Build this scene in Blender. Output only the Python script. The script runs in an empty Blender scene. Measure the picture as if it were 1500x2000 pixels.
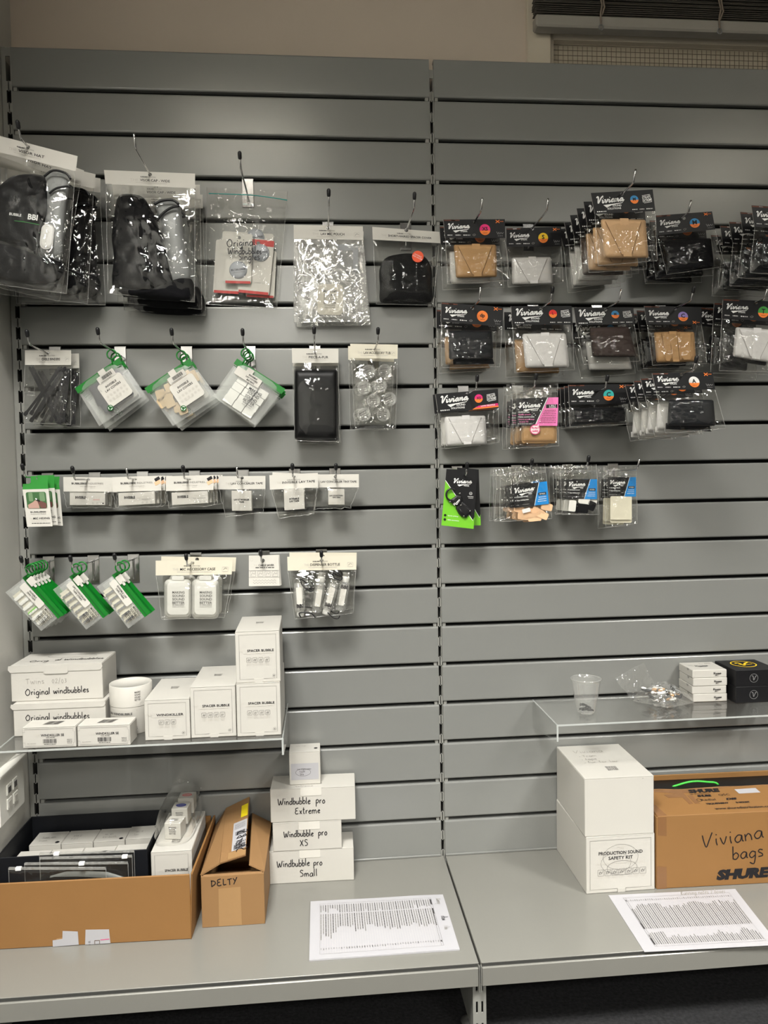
import bpy, bmesh, math, random
from mathutils import Vector, Matrix, noise
V = Vector
random.seed(7)
sc = bpy.context.scene
COL = sc.collection
# ------------------------------------------------------------------ camera
CX, CY, CZ = 0.7014, -1.8434, 1.1317
FPX = 1450.0
cam_d = bpy.data.cameras.new('camera'); cam = bpy.data.objects.new('camera', cam_d); COL.objects.link(cam)
cam.location = (CX, CY, CZ); cam.rotation_euler = (1.528332, 0.018269, -0.084991)
cam_d.sensor_fit = 'VERTICAL'; cam_d.sensor_height = 36.0; cam_d.lens = FPX / 2000 * 36.0
cam_d.clip_start = 0.02
sc.camera = cam
RM = cam.rotation_euler.to_matrix(); CAM = V((CX, CY, CZ))
# ------------------------------------------------------------------ world, lights, exposure
w = bpy.data.worlds.new('world'); sc.world = w; w.use_nodes = True
w.node_tree.nodes['Background'].inputs[0].default_value = (0.9, 0.85, 0.75, 1); w.node_tree.nodes['Background'].inputs[1].default_value = 0.05
sc.view_settings.view_transform = 'Standard'; sc.view_settings.look = 'None'
sc.view_settings.gamma = 1.0; sc.view_settings.use_curve_mapping = False
sc.view_settings.exposure = 0.22
sc.cycles.transparent_max_bounces = 40
sc.cycles.max_bounces = 8; sc.cycles.diffuse_bounces = 3; sc.cycles.glossy_bounces = 4; sc.cycles.transmission_bounces = 6
sc.cycles.caustics_reflective = False; sc.cycles.caustics_refractive = False
sc.cycles.sample_clamp_indirect = 4.0
CEIL = 2.70
LAMPS = [(0.42, -1.56, 3, 60.0, 124), (2.70, -1.75, 3, 60.0, 124), (0.42, -3.8, 1, 30.0, 160), (2.70, -3.8, 1, 30.0, 160), (0.42, -6.2, 1, 45.0, 170), (2.70, -6.2, 1, 45.0, 170)]   # x, y, cells a side, power, cut-off
LAMP_COL = (0.985, 0.975, 0.935)
for lx, ly, n, lw_, lsp in LAMPS:
    for i in range(n):
        for j in range(n):
            ld = bpy.data.lights.new('ceiling_lamp', 'AREA'); ld.shape = 'SQUARE'
            s = 0.52 / n
            ld.size = s * (0.70 if n > 1 else 1.0); ld.energy = lw_ / (n * n); ld.color = LAMP_COL; ld.spread = math.radians(lsp)
            lo = bpy.data.objects.new('ceiling_lamp', ld); COL.objects.link(lo)
            lo.location = (lx + (i - (n - 1) / 2) * (.175 if n > 1 else s), ly + (j - (n - 1) / 2) * (.175 if n > 1 else s), CEIL - 0.012)

# ------------------------------------------------------------------ projection of photograph points onto real planes
def ray(x, y): return RM @ V(((x - 750) / FPX, -(y - 1000) / FPX, -1.0))
def aty(x, y, Y): d = ray(x, y); return CAM + d * ((Y - CY) / d.y)
def atz(x, y, Z): d = ray(x, y); return CAM + d * ((Z - CZ) / d.z)
def atx(x, y, X): d = ray(x, y); return CAM + d * ((X - CX) / d.x)
def M(d): return lambda x, y, o=0.0: aty(x, y, -(d + o))              # photo point on the vertical plane d in front of the slats
def F(A, u, v, n): return lambda x, y, o=0.0: A + u * x + v * y + n * o   # metres on a face
# ------------------------------------------------------------------ materials
def lin(c): return tuple(((x / 255) / 12.92 if x / 255 <= 0.04045 else ((x / 255 + 0.055) / 1.055) ** 2.4) for x in c)
MATS = {}
def mat(name, rgb, rough=0.5, metal=0.0, spec=0.4, bump=0.0, bscale=200.0, var=0.0, vscale=8.0, emit=0.0, coat=0.0):
    m = bpy.data.materials.new(name); m.use_nodes = True; nt = m.node_tree; b = nt.nodes['Principled BSDF']
    c = lin(rgb) + (1,)
    b.inputs['Base Color'].default_value = c; b.inputs['Roughness'].default_value = rough; b.inputs['Metallic'].default_value = metal
    b.inputs['Specular IOR Level'].default_value = spec; b.inputs['Coat Weight'].default_value = coat
    tc = nt.nodes.new('ShaderNodeTexCoord')
    if var:
        n = nt.nodes.new('ShaderNodeTexNoise'); n.inputs['Scale'].default_value = vscale; n.inputs['Detail'].default_value = 5
        r = nt.nodes.new('ShaderNodeMapRange'); r.inputs['To Min'].default_value = 1 - var; r.inputs['To Max'].default_value = 1 + var
        mx = nt.nodes.new('ShaderNodeVectorMath'); mx.operation = 'SCALE'; mx.inputs[0].default_value = c[:3]
        nt.links.new(tc.outputs['Object'], n.inputs['Vector']); nt.links.new(n.outputs['Fac'], r.inputs['Value'])
        nt.links.new(r.outputs['Result'], mx.inputs['Scale']); nt.links.new(mx.outputs['Vector'], b.inputs['Base Color'])
    if bump:
        n = nt.nodes.new('ShaderNodeTexNoise'); n.inputs['Scale'].default_value = bscale; n.inputs['Detail'].default_value = 4
        bp = nt.nodes.new('ShaderNodeBump'); bp.inputs['Strength'].default_value = bump; bp.inputs['Distance'].default_value = 0.002
        nt.links.new(tc.outputs['Object'], n.inputs['Vector']); nt.links.new(n.outputs['Fac'], bp.inputs['Height']); nt.links.new(bp.outputs['Normal'], b.inputs['Normal'])
    if emit:
        b.inputs['Emission Color'].default_value = c; b.inputs['Emission Strength'].default_value = emit
    MATS[name] = m; return m
def clear(name, tint=(0.97, 0.97, 0.96), haze=0.03, rough=0.1, gloss=1.0, base=0.02, bump=0.7, bscale=45.0, hazecol=(0.85, 0.85, 0.82)):
    """thin clear plastic: see-through, a little milky, crumpled gloss"""
    m = bpy.data.materials.new(name); m.use_nodes = True; nt = m.node_tree; nt.nodes.clear()
    N, L = nt.nodes.new, nt.links.new
    out = N('ShaderNodeOutputMaterial'); tr = N('ShaderNodeBsdfTransparent'); tr.inputs[0].default_value = tint + (1,)
    df = N('ShaderNodeBsdfDiffuse'); df.inputs[0].default_value = hazecol + (1,)
    m1 = N('ShaderNodeMixShader'); m1.inputs[0].default_value = haze; L(tr.outputs[0], m1.inputs[1]); L(df.outputs[0], m1.inputs[2])
    gl = N('ShaderNodeBsdfGlossy'); gl.inputs['Roughness'].default_value = rough; gl.inputs[0].default_value = (1, 1, 1, 1)
    fr = N('ShaderNodeLayerWeight'); fr.inputs[0].default_value = 0.5
    pw = N('ShaderNodeMath'); pw.operation = 'POWER'; pw.inputs[1].default_value = 5.0; L(fr.outputs['Facing'], pw.inputs[0])
    ma = N('ShaderNodeMath'); ma.operation = 'MULTIPLY_ADD'; ma.use_clamp = True; ma.inputs[1].default_value = 0.9 * gloss; ma.inputs[2].default_value = 0.035 * gloss + base
    L(pw.outputs[0], ma.inputs[0])
    m2 = N('ShaderNodeMixShader'); L(ma.outputs[0], m2.inputs[0]); L(m1.outputs[0], m2.inputs[1]); L(gl.outputs[0], m2.inputs[2]); L(m2.outputs[0], out.inputs[0])
    if bump:
        tc = N('ShaderNodeTexCoord'); n = N('ShaderNodeTexNoise'); n.inputs['Scale'].default_value = bscale; n.inputs['Detail'].default_value = 2.5; n.inputs['Distortion'].default_value = 0.8
        n.noise_type = 'RIDGED_MULTIFRACTAL' if hasattr(n, 'noise_type') else n.noise_type
        bp = N('ShaderNodeBump'); bp.inputs['Strength'].default_value = bump; bp.inputs['Distance'].default_value = 0.006
        L(tc.outputs['Object'], n.inputs['Vector']); L(n.outputs[0], bp.inputs['Height']); L(bp.outputs[0], gl.inputs['Normal']); L(bp.outputs[0], fr.inputs['Normal'])
    MATS[name] = m; return m
mat('slat', (132, 133, 130), 0.25, metal=0.10, spec=0.5, bump=0.02, bscale=260, var=0.03, vscale=3)
mat('deck', (129, 128, 122), 0.24, metal=0.10, spec=0.5, bump=0.02, bscale=260, var=0.02, vscale=3)
mat('steel', (138, 138, 133), 0.38, spec=0.5)
mat('steel_dark', (60, 60, 58), 0.6)
mat('void', (14, 14, 15), 0.8)  # near-black: the shade inside grooves and slots put into the colour
mat('chrome', (205, 205, 205), 0.16, metal=1.0)
mat('rubber', (22, 22, 24), 0.45)
mat('card_white', (210, 207, 199), 0.55, var=0.015, vscale=30)
mat('card_cream', (216, 210, 192), 0.55)
mat('card_black', (20, 20, 22), 0.42, spec=0.3)
mat('paper', (172, 171, 175), 0.6, var=0.01, vscale=20)
mat('carton_white', (192, 189, 182), 0.5, var=0.012, vscale=25, spec=0.35)
mat('cardboard', (136, 98, 55), 0.7, bump=0.08, bscale=60, var=0.05, vscale=14)
mat('cardboard_pale', (142, 108, 70), 0.72, bump=0.08, bscale=60, var=0.05, vscale=14)
mat('cardboard_edge', (124, 90, 56), 0.85, bump=0.3, bscale=500)
mat('parcel_tape', (128, 92, 60), 0.25, var=0.08, vscale=50)
mat('tape_pale', (158, 124, 84), 0.28, var=0.05, vscale=50)
mat('ink', (24, 22, 26), 0.5)
mat('ink_grey', (126, 124, 120), 0.6)
mat('ink_pale', (196, 192, 184), 0.6)
mat('ink_mid', (84, 82, 80), 0.6)
mat('print_white', (240, 240, 238), 0.5)
mat('print_grey', (120, 120, 120), 0.5)
mat('pencil', (150, 147, 140), 0.6)
mat('fabric_tan', (178, 140, 96), 0.85, bump=0.25, bscale=900, var=0.05, vscale=40)
mat('fabric_beige', (196, 160, 120), 0.8, bump=0.25, bscale=900, var=0.05, vscale=40)
mat('fabric_white', (214, 212, 210), 0.85, bump=0.2, bscale=900)
mat('fabric_black', (13, 13, 16), 0.85, spec=0.15, bump=0.25, bscale=900, var=0.1, vscale=40)
mat('fabric_brown', (54, 42, 38), 0.8, bump=0.25, bscale=900, var=0.08, vscale=40)
mat('fabric_navy', (13, 15, 20), 0.6, spec=0.25, bump=0.1, bscale=700)
mat('fur_black', (16, 16, 17), 0.95, bump=1.0, bscale=700, spec=0.15)
mat('foil_black', (11, 11, 12), 0.42, bump=0.2, bscale=18, spec=0.25)
mat('seam', (96, 74, 50), 0.9)
mat('seam_grey', (150, 148, 144), 0.9)
mat('visor_grey', (150, 152, 152), 0.35, var=0.06, vscale=20)
mat('visor_white', (215, 214, 210), 0.45)
mat('black_plastic', (20, 20, 22), 0.35)
mat('strap_black', (17, 17, 19), 0.55)
mat('green', (12, 116, 34), 0.32)
mat('green_dark', (16, 96, 34), 0.3)
mat('green_lime', (112, 190, 40), 0.45)
mat('green_card', (50, 140, 55), 0.45)
mat('orange', (244, 130, 50), 0.45); mat('orange_red', (238, 90, 52), 0.4)
mat('pink', (226, 52, 116), 0.45); mat('pink_pale', (240, 124, 186), 0.45); mat('magenta', (226, 40, 120), 0.45)
mat('yellow', (246, 206, 34), 0.45); mat('blue', (48, 134, 190), 0.45); mat('blue_card', (20, 136, 214), 0.4)
mat('red', (224, 44, 40), 0.45); mat('lilac', (150, 130, 196), 0.45); mat('badge_green', (64, 150, 62), 0.45); mat('teal', (46, 170, 164), 0.45)
mat('badge_white', (238, 236, 232), 0.45); mat('red_stripe', (190, 50, 46), 0.45); mat('blue_dot', (34, 44, 130), 0.4); mat('red_dot', (206, 90, 90), 0.4)
mat('brown_strip', (92, 48, 30), 0.5)
mat('disc_grey', (172, 176, 182), 0.4)
mat('tile_white', (238, 236, 230), 0.8, bump=0.15, bscale=500); mat('tile_beige', (206, 182, 146), 0.8, bump=0.15, bscale=500); mat('tile_charcoal', (52, 54, 60), 0.8, bump=0.15, bscale=500)
mat('tile_peach', (232, 190, 150), 0.7); mat('felt_cream', (228, 222, 200), 0.85, bump=0.2, bscale=600)
mat('skin_photo', (186, 150, 138), 0.5); mat('skin_photo_dark', (110, 72, 66), 0.5); mat('leaf_photo', (64, 104, 62), 0.5); mat('leaf_photo_pale', (112, 142, 104), 0.5)
mat('case_plastic', (226, 224, 214), 0.3)
mat('wall_paint', (205, 203, 196), 0.7, bump=0.1, bscale=300, var=0.01)
mat('wall_beige', (200, 187, 172), 0.75, bump=0.08, bscale=300, var=0.01)
mat('ceiling_paint', (96, 92, 86), 0.9)
mat('wall_far', (160, 157, 150), 0.8)
mat('frame_paint', (206, 196, 178), 0.5)
mat('blind_slat', (88, 84, 78), 0.45); mat('blind_rail', (150, 146, 138), 0.5); mat('cord', (120, 108, 96), 0.8)
mat('frosted_pane', (176, 166, 148), 0.35, var=0.02, vscale=5)
mat('wire_grey', (98, 90, 78), 0.5)
mat('socket_white', (226, 224, 216), 0.4)
mat('carpet', (40, 40, 41), 0.95, bump=1.0, bscale=180, var=0.75, vscale=130, spec=0.1)
mat('lamp_cell', (255, 249, 236), 0.5, emit=34.0)
mat('sticker_yellow', (240, 216, 30), 0.4); mat('cable_green', (70, 190, 70), 0.4)
clear('film', bump=0.4, bscale=34, rough=0.05, haze=0.005, base=0.0, gloss=1.3)
clear('film_flat', bump=0.35, bscale=22, rough=0.05, haze=0.010, base=0.0, gloss=0.75)
clear('film_bag', bump=1.0, bscale=50, rough=0.07, haze=0.07, base=0.03, gloss=1.3)
clear('film_silver', bump=1.0, bscale=34, rough=0.1, haze=0.16, base=0.10, gloss=1.6)
clear('film_shiny', bump=0.45, bscale=34, rough=0.05, haze=0.004, base=0.0, gloss=1.6)
clear('frosted', bump=0.15, bscale=20, rough=0.3, haze=0.14, tint=(0.93, 0.94, 0.93))
clear('film_seal', bump=0, rough=0.12, haze=0.20, base=0.05, gloss=1.5)
clear('acrylic', bump=0, rough=0.03, haze=0.02, tint=(0.985, 0.988, 0.985), base=0.0, hazecol=(0.75, 0.75, 0.72))
clear('acrylic_edge', bump=0, rough=0.12, haze=0.45, tint=(0.8, 0.83, 0.82), hazecol=(0.8, 0.82, 0.8))
clear('cup_plastic', bump=0, rough=0.06, haze=0.13, base=0.04, gloss=1.6)
clear('tub_plastic', bump=0.1, rough=0.08, haze=0.16, base=0.05, gloss=1.4)
clear('case_clear', bump=0.05, rough=0.25, haze=0.55, hazecol=(0.92, 0.91, 0.86))
# ------------------------------------------------------------------ mesh builder
def catmull(pts, closed=False, k=4):
    n = len(pts); out = []
    if n < 3: return [V(p) for p in pts]
    P = [V(p) for p in pts]
    for i in range(n if closed else n - 1):
        if closed: a, b, c, d = P[i - 1], P[i], P[(i + 1) % n], P[(i + 2) % n]
        else: a, b, c, d = P[max(i - 1, 0)], P[i], P[i + 1], P[min(i + 2, n - 1)]
        for j in range(k):
            t = j / k
            out.append(0.5 * ((2 * b) + (c - a) * t + (2 * a - 5 * b + 4 * c - d) * t * t + (3 * b - a - 3 * c + d) * t ** 3))
    if not closed: out.append(P[-1])
    return out
GLYPHS = {}
def glyphs(s, bold):
    key = (s, bold)
    if key not in GLYPHS:
        cu = bpy.data.curves.new('t', 'FONT'); cu.body = s; cu.resolution_u = 2; cu.size = 1.0; cu.offset = bold
        ob = bpy.data.objects.new('t', cu); me = ob.to_mesh()
        vs = [(v.co.x, v.co.y) for v in me.vertices]; fs = [tuple(p.vertices) for p in me.polygons]
        ob.to_mesh_clear(); bpy.data.objects.remove(ob); bpy.data.curves.remove(cu)
        xs = [v[0] for v in vs] or [0]
        GLYPHS[key] = (vs, fs, min(xs), max(xs))
    return GLYPHS[key]
CAPH = 0.70
class MB:
    def __init__(s): s.v, s.f, s.m, s.mi = [], [], [], []
    def _m(s, m):
        if m not in s.m: s.m.append(m)
        return s.m.index(m)
    def add(s, vs, fs, m):
        b = len(s.v); k = s._m(m); s.v += [V(p) for p in vs]
        for f in fs: s.f.append(tuple(b + i for i in f)); s.mi.append(k)
    def quad(s, a, b, c, d, m): s.add([a, b, c, d], [(0, 1, 2, 3)], m)
    def box(s, A, u, v, n, m, bev=0.0):
        """corner A and three edge vectors"""
        A, u, v, n = V(A), V(u), V(v), V(n)
        if u.cross(v).dot(n) < 0: A = A + n; n = -n
        vs = [A + u * i + v * j + n * k for i in (0, 1) for j in (0, 1) for k in (0, 1)]
        fs = [(0, 1, 3, 2), (4, 6, 7, 5), (0, 4, 5, 1), (2, 3, 7, 6), (0, 2, 6, 4), (1, 5, 7, 3)]
        if bev:
            bm = bmesh.new(); bv = [bm.verts.new(p) for p in vs]
            for f in fs: bm.faces.new([bv[i] for i in f])
            bmesh.ops.bevel(bm, geom=bm.edges[:], offset=bev, segments=1, affect='EDGES')
            bm.verts.index_update(); s.add([p.co.copy() for p in bm.verts], [tuple(q.index for q in f.verts) for f in bm.faces], m); bm.free()
        else: s.add(vs, fs, m)
    def extr(s, pts, off, m):
        """prism: polygon pts swept by off"""
        n = len(pts); P = [V(p) for p in pts]; Q = [p + off for p in P]
        s.add(P + Q, [tuple(range(n - 1, -1, -1)), tuple(range(n, 2 * n))] + [(i, (i + 1) % n, n + (i + 1) % n, n + i) for i in range(n)], m)
    def plate(s, f, pts, o0, t, m):
        """flat plate drawn in the 2-D frame f, from depth o0 to o0+t"""
        n = len(pts); A = [f(p[0], p[1], o0) for p in pts]; B = [f(p[0], p[1], o0 + t) for p in pts]
        s.add(A + B, [tuple(range(n)), tuple(range(2 * n - 1, n - 1, -1))] + [(i, (i + 1) % n, n + (i + 1) % n, n + i) for i in range(n)], m)
    def blob(s, f, pts, o0, t, m, p=2.0, rings=6, smooth=0, nz=0.0, ns=0.15, seed=0):
        """domed relief over an outline (frame f): flat back at o0, height t"""
        P = catmull([(a, b, 0) for a, b in pts], True, smooth) if smooth else [V((a, b, 0)) for a, b in pts]
        c = sum(P, V((0, 0, 0))) / len(P); n = len(P); vs = [f(q.x, q.y, o0) for q in P]; fs = [tuple(range(n))]
        for k in range(rings):
            r = math.cos(math.pi / 2 * (k + 0.0) / rings) if p < 3 else 1 - (k / rings) ** 1.6
            h = t * max(0.0, 1 - r ** p) ** (1.0 / p) if k else 0.0
            for q in P:
                x = c + (q - c) * r; dz = nz * noise.noise(V((x.x * ns, x.y * ns, seed))) if (nz and k) else 0
                vs.append(f(x.x, x.y, o0 + h + dz))
        vs.append(f(c.x, c.y, o0 + t))
        for k in range(rings - 1):
            for i in range(n): j = (i + 1) % n; fs.append((n + k * n + i, n + (k + 1) * n + i, n + (k + 1) * n + j, n + k * n + j))
        L = n + (rings - 1) * n
        for i in range(n): fs.append((L + i, len(vs) - 1, L + (i + 1) % n))
        for i in range(n): j = (i + 1) % n; fs.append((i, n + i, n + j, j))
        s.add(vs, fs, m)
    def grid(s, fn, nu, nv, m):
        vs = [fn(i / nu, j / nv) for j in range(nv + 1) for i in range(nu + 1)]
        s.add(vs, [(j * (nu + 1) + i, j * (nu + 1) + i + 1, (j + 1) * (nu + 1) + i + 1, (j + 1) * (nu + 1) + i) for j in range(nv) for i in range(nu)], m)
    def tube(s, pts, r, m, n=8, cap=True):
        P = [V(p) for p in pts]; rs = r if isinstance(r, (list, tuple)) else [r] * len(P); vs, fs = [], []
        up = None
        for i, p in enumerate(P):
            t = (P[min(i + 1, len(P) - 1)] - P[max(i - 1, 0)]).normalized()
            if up is None: up = t.orthogonal().normalized()
            up = (up - t * up.dot(t)).normalized(); sd = t.cross(up)
            vs += [p + (up * math.cos(2 * math.pi * k / n) + sd * math.sin(2 * math.pi * k / n)) * rs[i] for k in range(n)]
        for i in range(len(P) - 1):
            for k in range(n): l = (k + 1) % n; fs.append((i * n + k, i * n + l, (i + 1) * n + l, (i + 1) * n + k))
        if cap: fs += [tuple(range(n - 1, -1, -1)), tuple(range((len(P) - 1) * n, len(P) * n))]
        s.add(vs, fs, m)
    def lathe(s, c, prof, m, n=32, axis=V((0, 0, 1)), sx=V((1, 0, 0))):
        sy = axis.cross(sx); vs, fs = [], []
        for r, z in prof: vs += [c + axis * z + (sx * math.cos(2 * math.pi * k / n) + sy * math.sin(2 * math.pi * k / n)) * r for k in range(n)]
        for i in range(len(prof) - 1):
            for k in range(n): l = (k + 1) % n; fs.append((i * n + k, i * n + l, (i + 1) * n + l, (i + 1) * n + k))
        s.add(vs, fs, m)
    # ---- flat print
    def text(s, f, txt, x, y, h, m, ang=0.0, wid=None, al='c', bold=0.0, o=0.0006, px=True, shear=0.0):
        vs, fs, x0, x1 = glyphs(txt, bold); k = h / CAPH; kx = k if wid is None else wid / max(x1 - x0, 1e-6)
        ox = {'c': (x0 + x1) / 2, 'l': x0, 'r': x1}[al]; ca, sa = math.cos(ang), math.sin(ang); g = -1 if px else 1
        out = []
        for a, b in vs:
            tx = (a - ox + shear * b) * kx; ty = (b - CAPH / 2) * k
            out.append(f(x + tx * ca - g * ty * sa * 1.0, y + tx * sa + g * ty * ca, o) if not px else f(x + tx * ca + ty * sa, y + tx * sa - ty * ca, o))
        s.add(out, fs, m)
    def rect(s, f, x, y, w_, h, m, ang=0.0, o=0.0005):
        ca, sa = math.cos(ang), math.sin(ang)
        s.add([f(x + a * w_ / 2 * ca - b * h / 2 * sa, y + a * w_ / 2 * sa + b * h / 2 * ca, o) for a, b in ((-1, -1), (1, -1), (1, 1), (-1, 1))], [(0, 1, 2, 3)], m)
    def flat(s, f, pts, m, o=0.0005): s.add([f(p[0], p[1], o) for p in pts], [tuple(range(len(pts)))], m)
    def dashes(s, f, x0, x1, y, h, m, seed=0, ang=0.0, o=0.0006, gap=0.35):
        r = random.Random(seed); x = x0; ca, sa = math.cos(ang), math.sin(ang)
        while x < x1:
            l = min((x1 - x), (x1 - x0) * r.uniform(0.06, 0.2)); cx = x + l / 2
            s.rect(f, x0 + (cx - x0) * ca, y + (cx - x0) * sa, l, h, m, ang, o); x += l + h * gap * 2
    def disc(s, f, x, y, r, m, o=0.0006, n=24, a0=0.0, a1=2 * math.pi, ry=None):
        ry = ry or r
        s.add([f(x + r * math.cos(a0 + (a1 - a0) * k / n), y + ry * math.sin(a0 + (a1 - a0) * k / n), o) for k in range(n + (a1 - a0 < 6))], [tuple(range(n + (a1 - a0 < 6)))], m)
    def stroke(s, f, pts, wd, m, o=0.0007, closed=False, smooth=4, taper=False):
        P = catmull([(a, b, 0) for a, b in pts], closed, smooth) if smooth else [V((a, b, 0)) for a, b in pts]
        n = len(P); vs = []
        for i, p in enumerate(P):
            a = P[i - 1] if (closed or i) else P[i]; b = P[(i + 1) % n] if (closed or i < n - 1) else P[i]
            t = (b - a); t = t.normalized() if t.length > 1e-9 else V((1, 0, 0)); q = V((-t.y, t.x, 0)) * wd / 2
            if taper: q *= (0.35 + 0.65 * math.sin(math.pi * (i + 0.5) / n))
            vs += [f(p.x + q.x, p.y + q.y, o), f(p.x - q.x, p.y - q.y, o)]
        k = n if closed else n - 1
        s.add(vs, [(2 * i, 2 * i + 1, (2 * i + 3) % (2 * n), (2 * i + 2) % (2 * n)) for i in range(k)], m)
    def ring(s, f, x, y, r, wd, m, o=0.0006, ry=None, n=24):
        ry = ry or r
        s.stroke(f, [(x + r * math.cos(2 * math.pi * k / n), y + ry * math.sin(2 * math.pi * k / n)) for k in range(n)], wd, m, o, True, 0)
    def hand(s, f, txt, x, y, h, m, wd, ang=0.0, px=True, o=0.0007, kx=1.0, seed=0):
        """felt-pen handwriting; (x, y) is the left end of the base line, h the x-height"""
        r = random.Random(seed + len(txt)); ca, sa = math.cos(ang), math.sin(ang); cx = 0.0
        for ch in txt:
            if ch == ' ': cx += 0.8; continue
            g = HAND.get(ch)
            if g is None: cx += 0.8; continue
            j = r.uniform(-0.07, 0.07); k = r.uniform(0.93, 1.07)
            for st in g[1]:
                pts = []
                for a, b in st:
                    tx = (cx + a * k) * h * kx; ty = (b * k + j) * h
                    pts.append((x + tx * ca + ty * sa, y + tx * sa - ty * ca) if px else (x + tx * ca - ty * sa, y + tx * sa + ty * ca))
                if len(pts) == 1: s.disc(f, pts[0][0], pts[0][1], wd * 0.6, m, o, 6)
                else: s.stroke(f, pts, wd, m, o, smooth=3)
            cx += g[0] * k + 0.22
    def logo(s, f, x, y, wd, m, sub=None, px=True, o=0.0008, ang=0.0):
        """brush-script word mark with an underline swoosh; (x, y) = left end of base line, wd = width"""
        k = wd / 9.6; g = -1 if px else 1; ca, sa = math.cos(ang), math.sin(ang)
        def T(p):
            a = (p[0] + p[1] * 0.28) * k; b = (p[1] + 0.11 * p[0] * 0.5) * k
            return (x + a * ca - g * b * sa, y + a * sa + g * b * ca)
        cx = 0.0
        for ch in 'Viviana':
            wch, sts = LOGO[ch]
            for st in sts: s.stroke(f, [T((cx + a, b)) for a, b in st], 0.42 * k, m, o, smooth=3)
            cx += wch
        s.flat(f, [T(p) for p in ((2.6, -0.75), (9.0, -0.55), (9.7, -0.05), (9.1, -0.75), (5.6, -1.05), (3.9, -1.75))], m, o)
        if sub:
            for i, t in enumerate(sub): s.text(f, t, *T((9.0, -1.45 - 0.95 * i)), 0.62 * k, m, ang, al='r', bold=0.02, px=px, o=o)
    def build(s, name, root, parent=None, smooth=False, label=None, loc=None, kind=None):
        me = bpy.data.meshes.new(name); L = loc if loc is not None else (root.location if root else V((0, 0, 0)))
        me.from_pydata([tuple(p - L) for p in s.v], [], s.f); me.polygons.foreach_set('material_index', s.mi)
        if smooth: me.polygons.foreach_set('use_smooth', [True] * len(s.f))
        for m in s.m: me.materials.append(MATS[m])
        me.update(); ob = bpy.data.objects.new(name, me); COL.objects.link(ob)
        if root is None: ob.location = L
        else: ob.parent = parent or root
        if label: ob['label'] = label
        if kind: ob['kind'] = kind
        return ob
LOGO = {
 'V': (1.9, [[(0.0, 1.9), (0.25, 2.35), (0.6, 2.1), (0.62, 1.0), (0.72, 0.05), (1.1, 0.7), (1.6, 1.9), (2.2, 2.4)]]),
 'i': (0.95, [[(0.05, 0.9), (0.3, 1.05), (0.28, 0.3), (0.5, 0.02), (0.95, 0.5)], [(0.33, 1.6), (0.42, 1.72)]]),
 'v': (1.35, [[(0.0, 0.8), (0.28, 1.1), (0.42, 0.5), (0.5, 0.02), (0.95, 0.5), (1.05, 1.1), (1.35, 0.85)]]),
 'a': (1.45, [[(1.0, 0.95), (0.6, 1.1), (0.15, 0.55), (0.35, 0.02), (0.75, 0.3), (1.02, 1.05), (1.0, 0.25), (1.2, 0.02), (1.5, 0.5)]]),
 'n': (1.55, [[(0.0, 0.8), (0.22, 1.05), (0.25, 0.5), (0.22, 0.0), (0.5, 0.75), (0.85, 1.08), (0.98, 0.8), (0.95, 0.2), (1.15, 0.02), (1.55, 0.5)]]),
}
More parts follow.
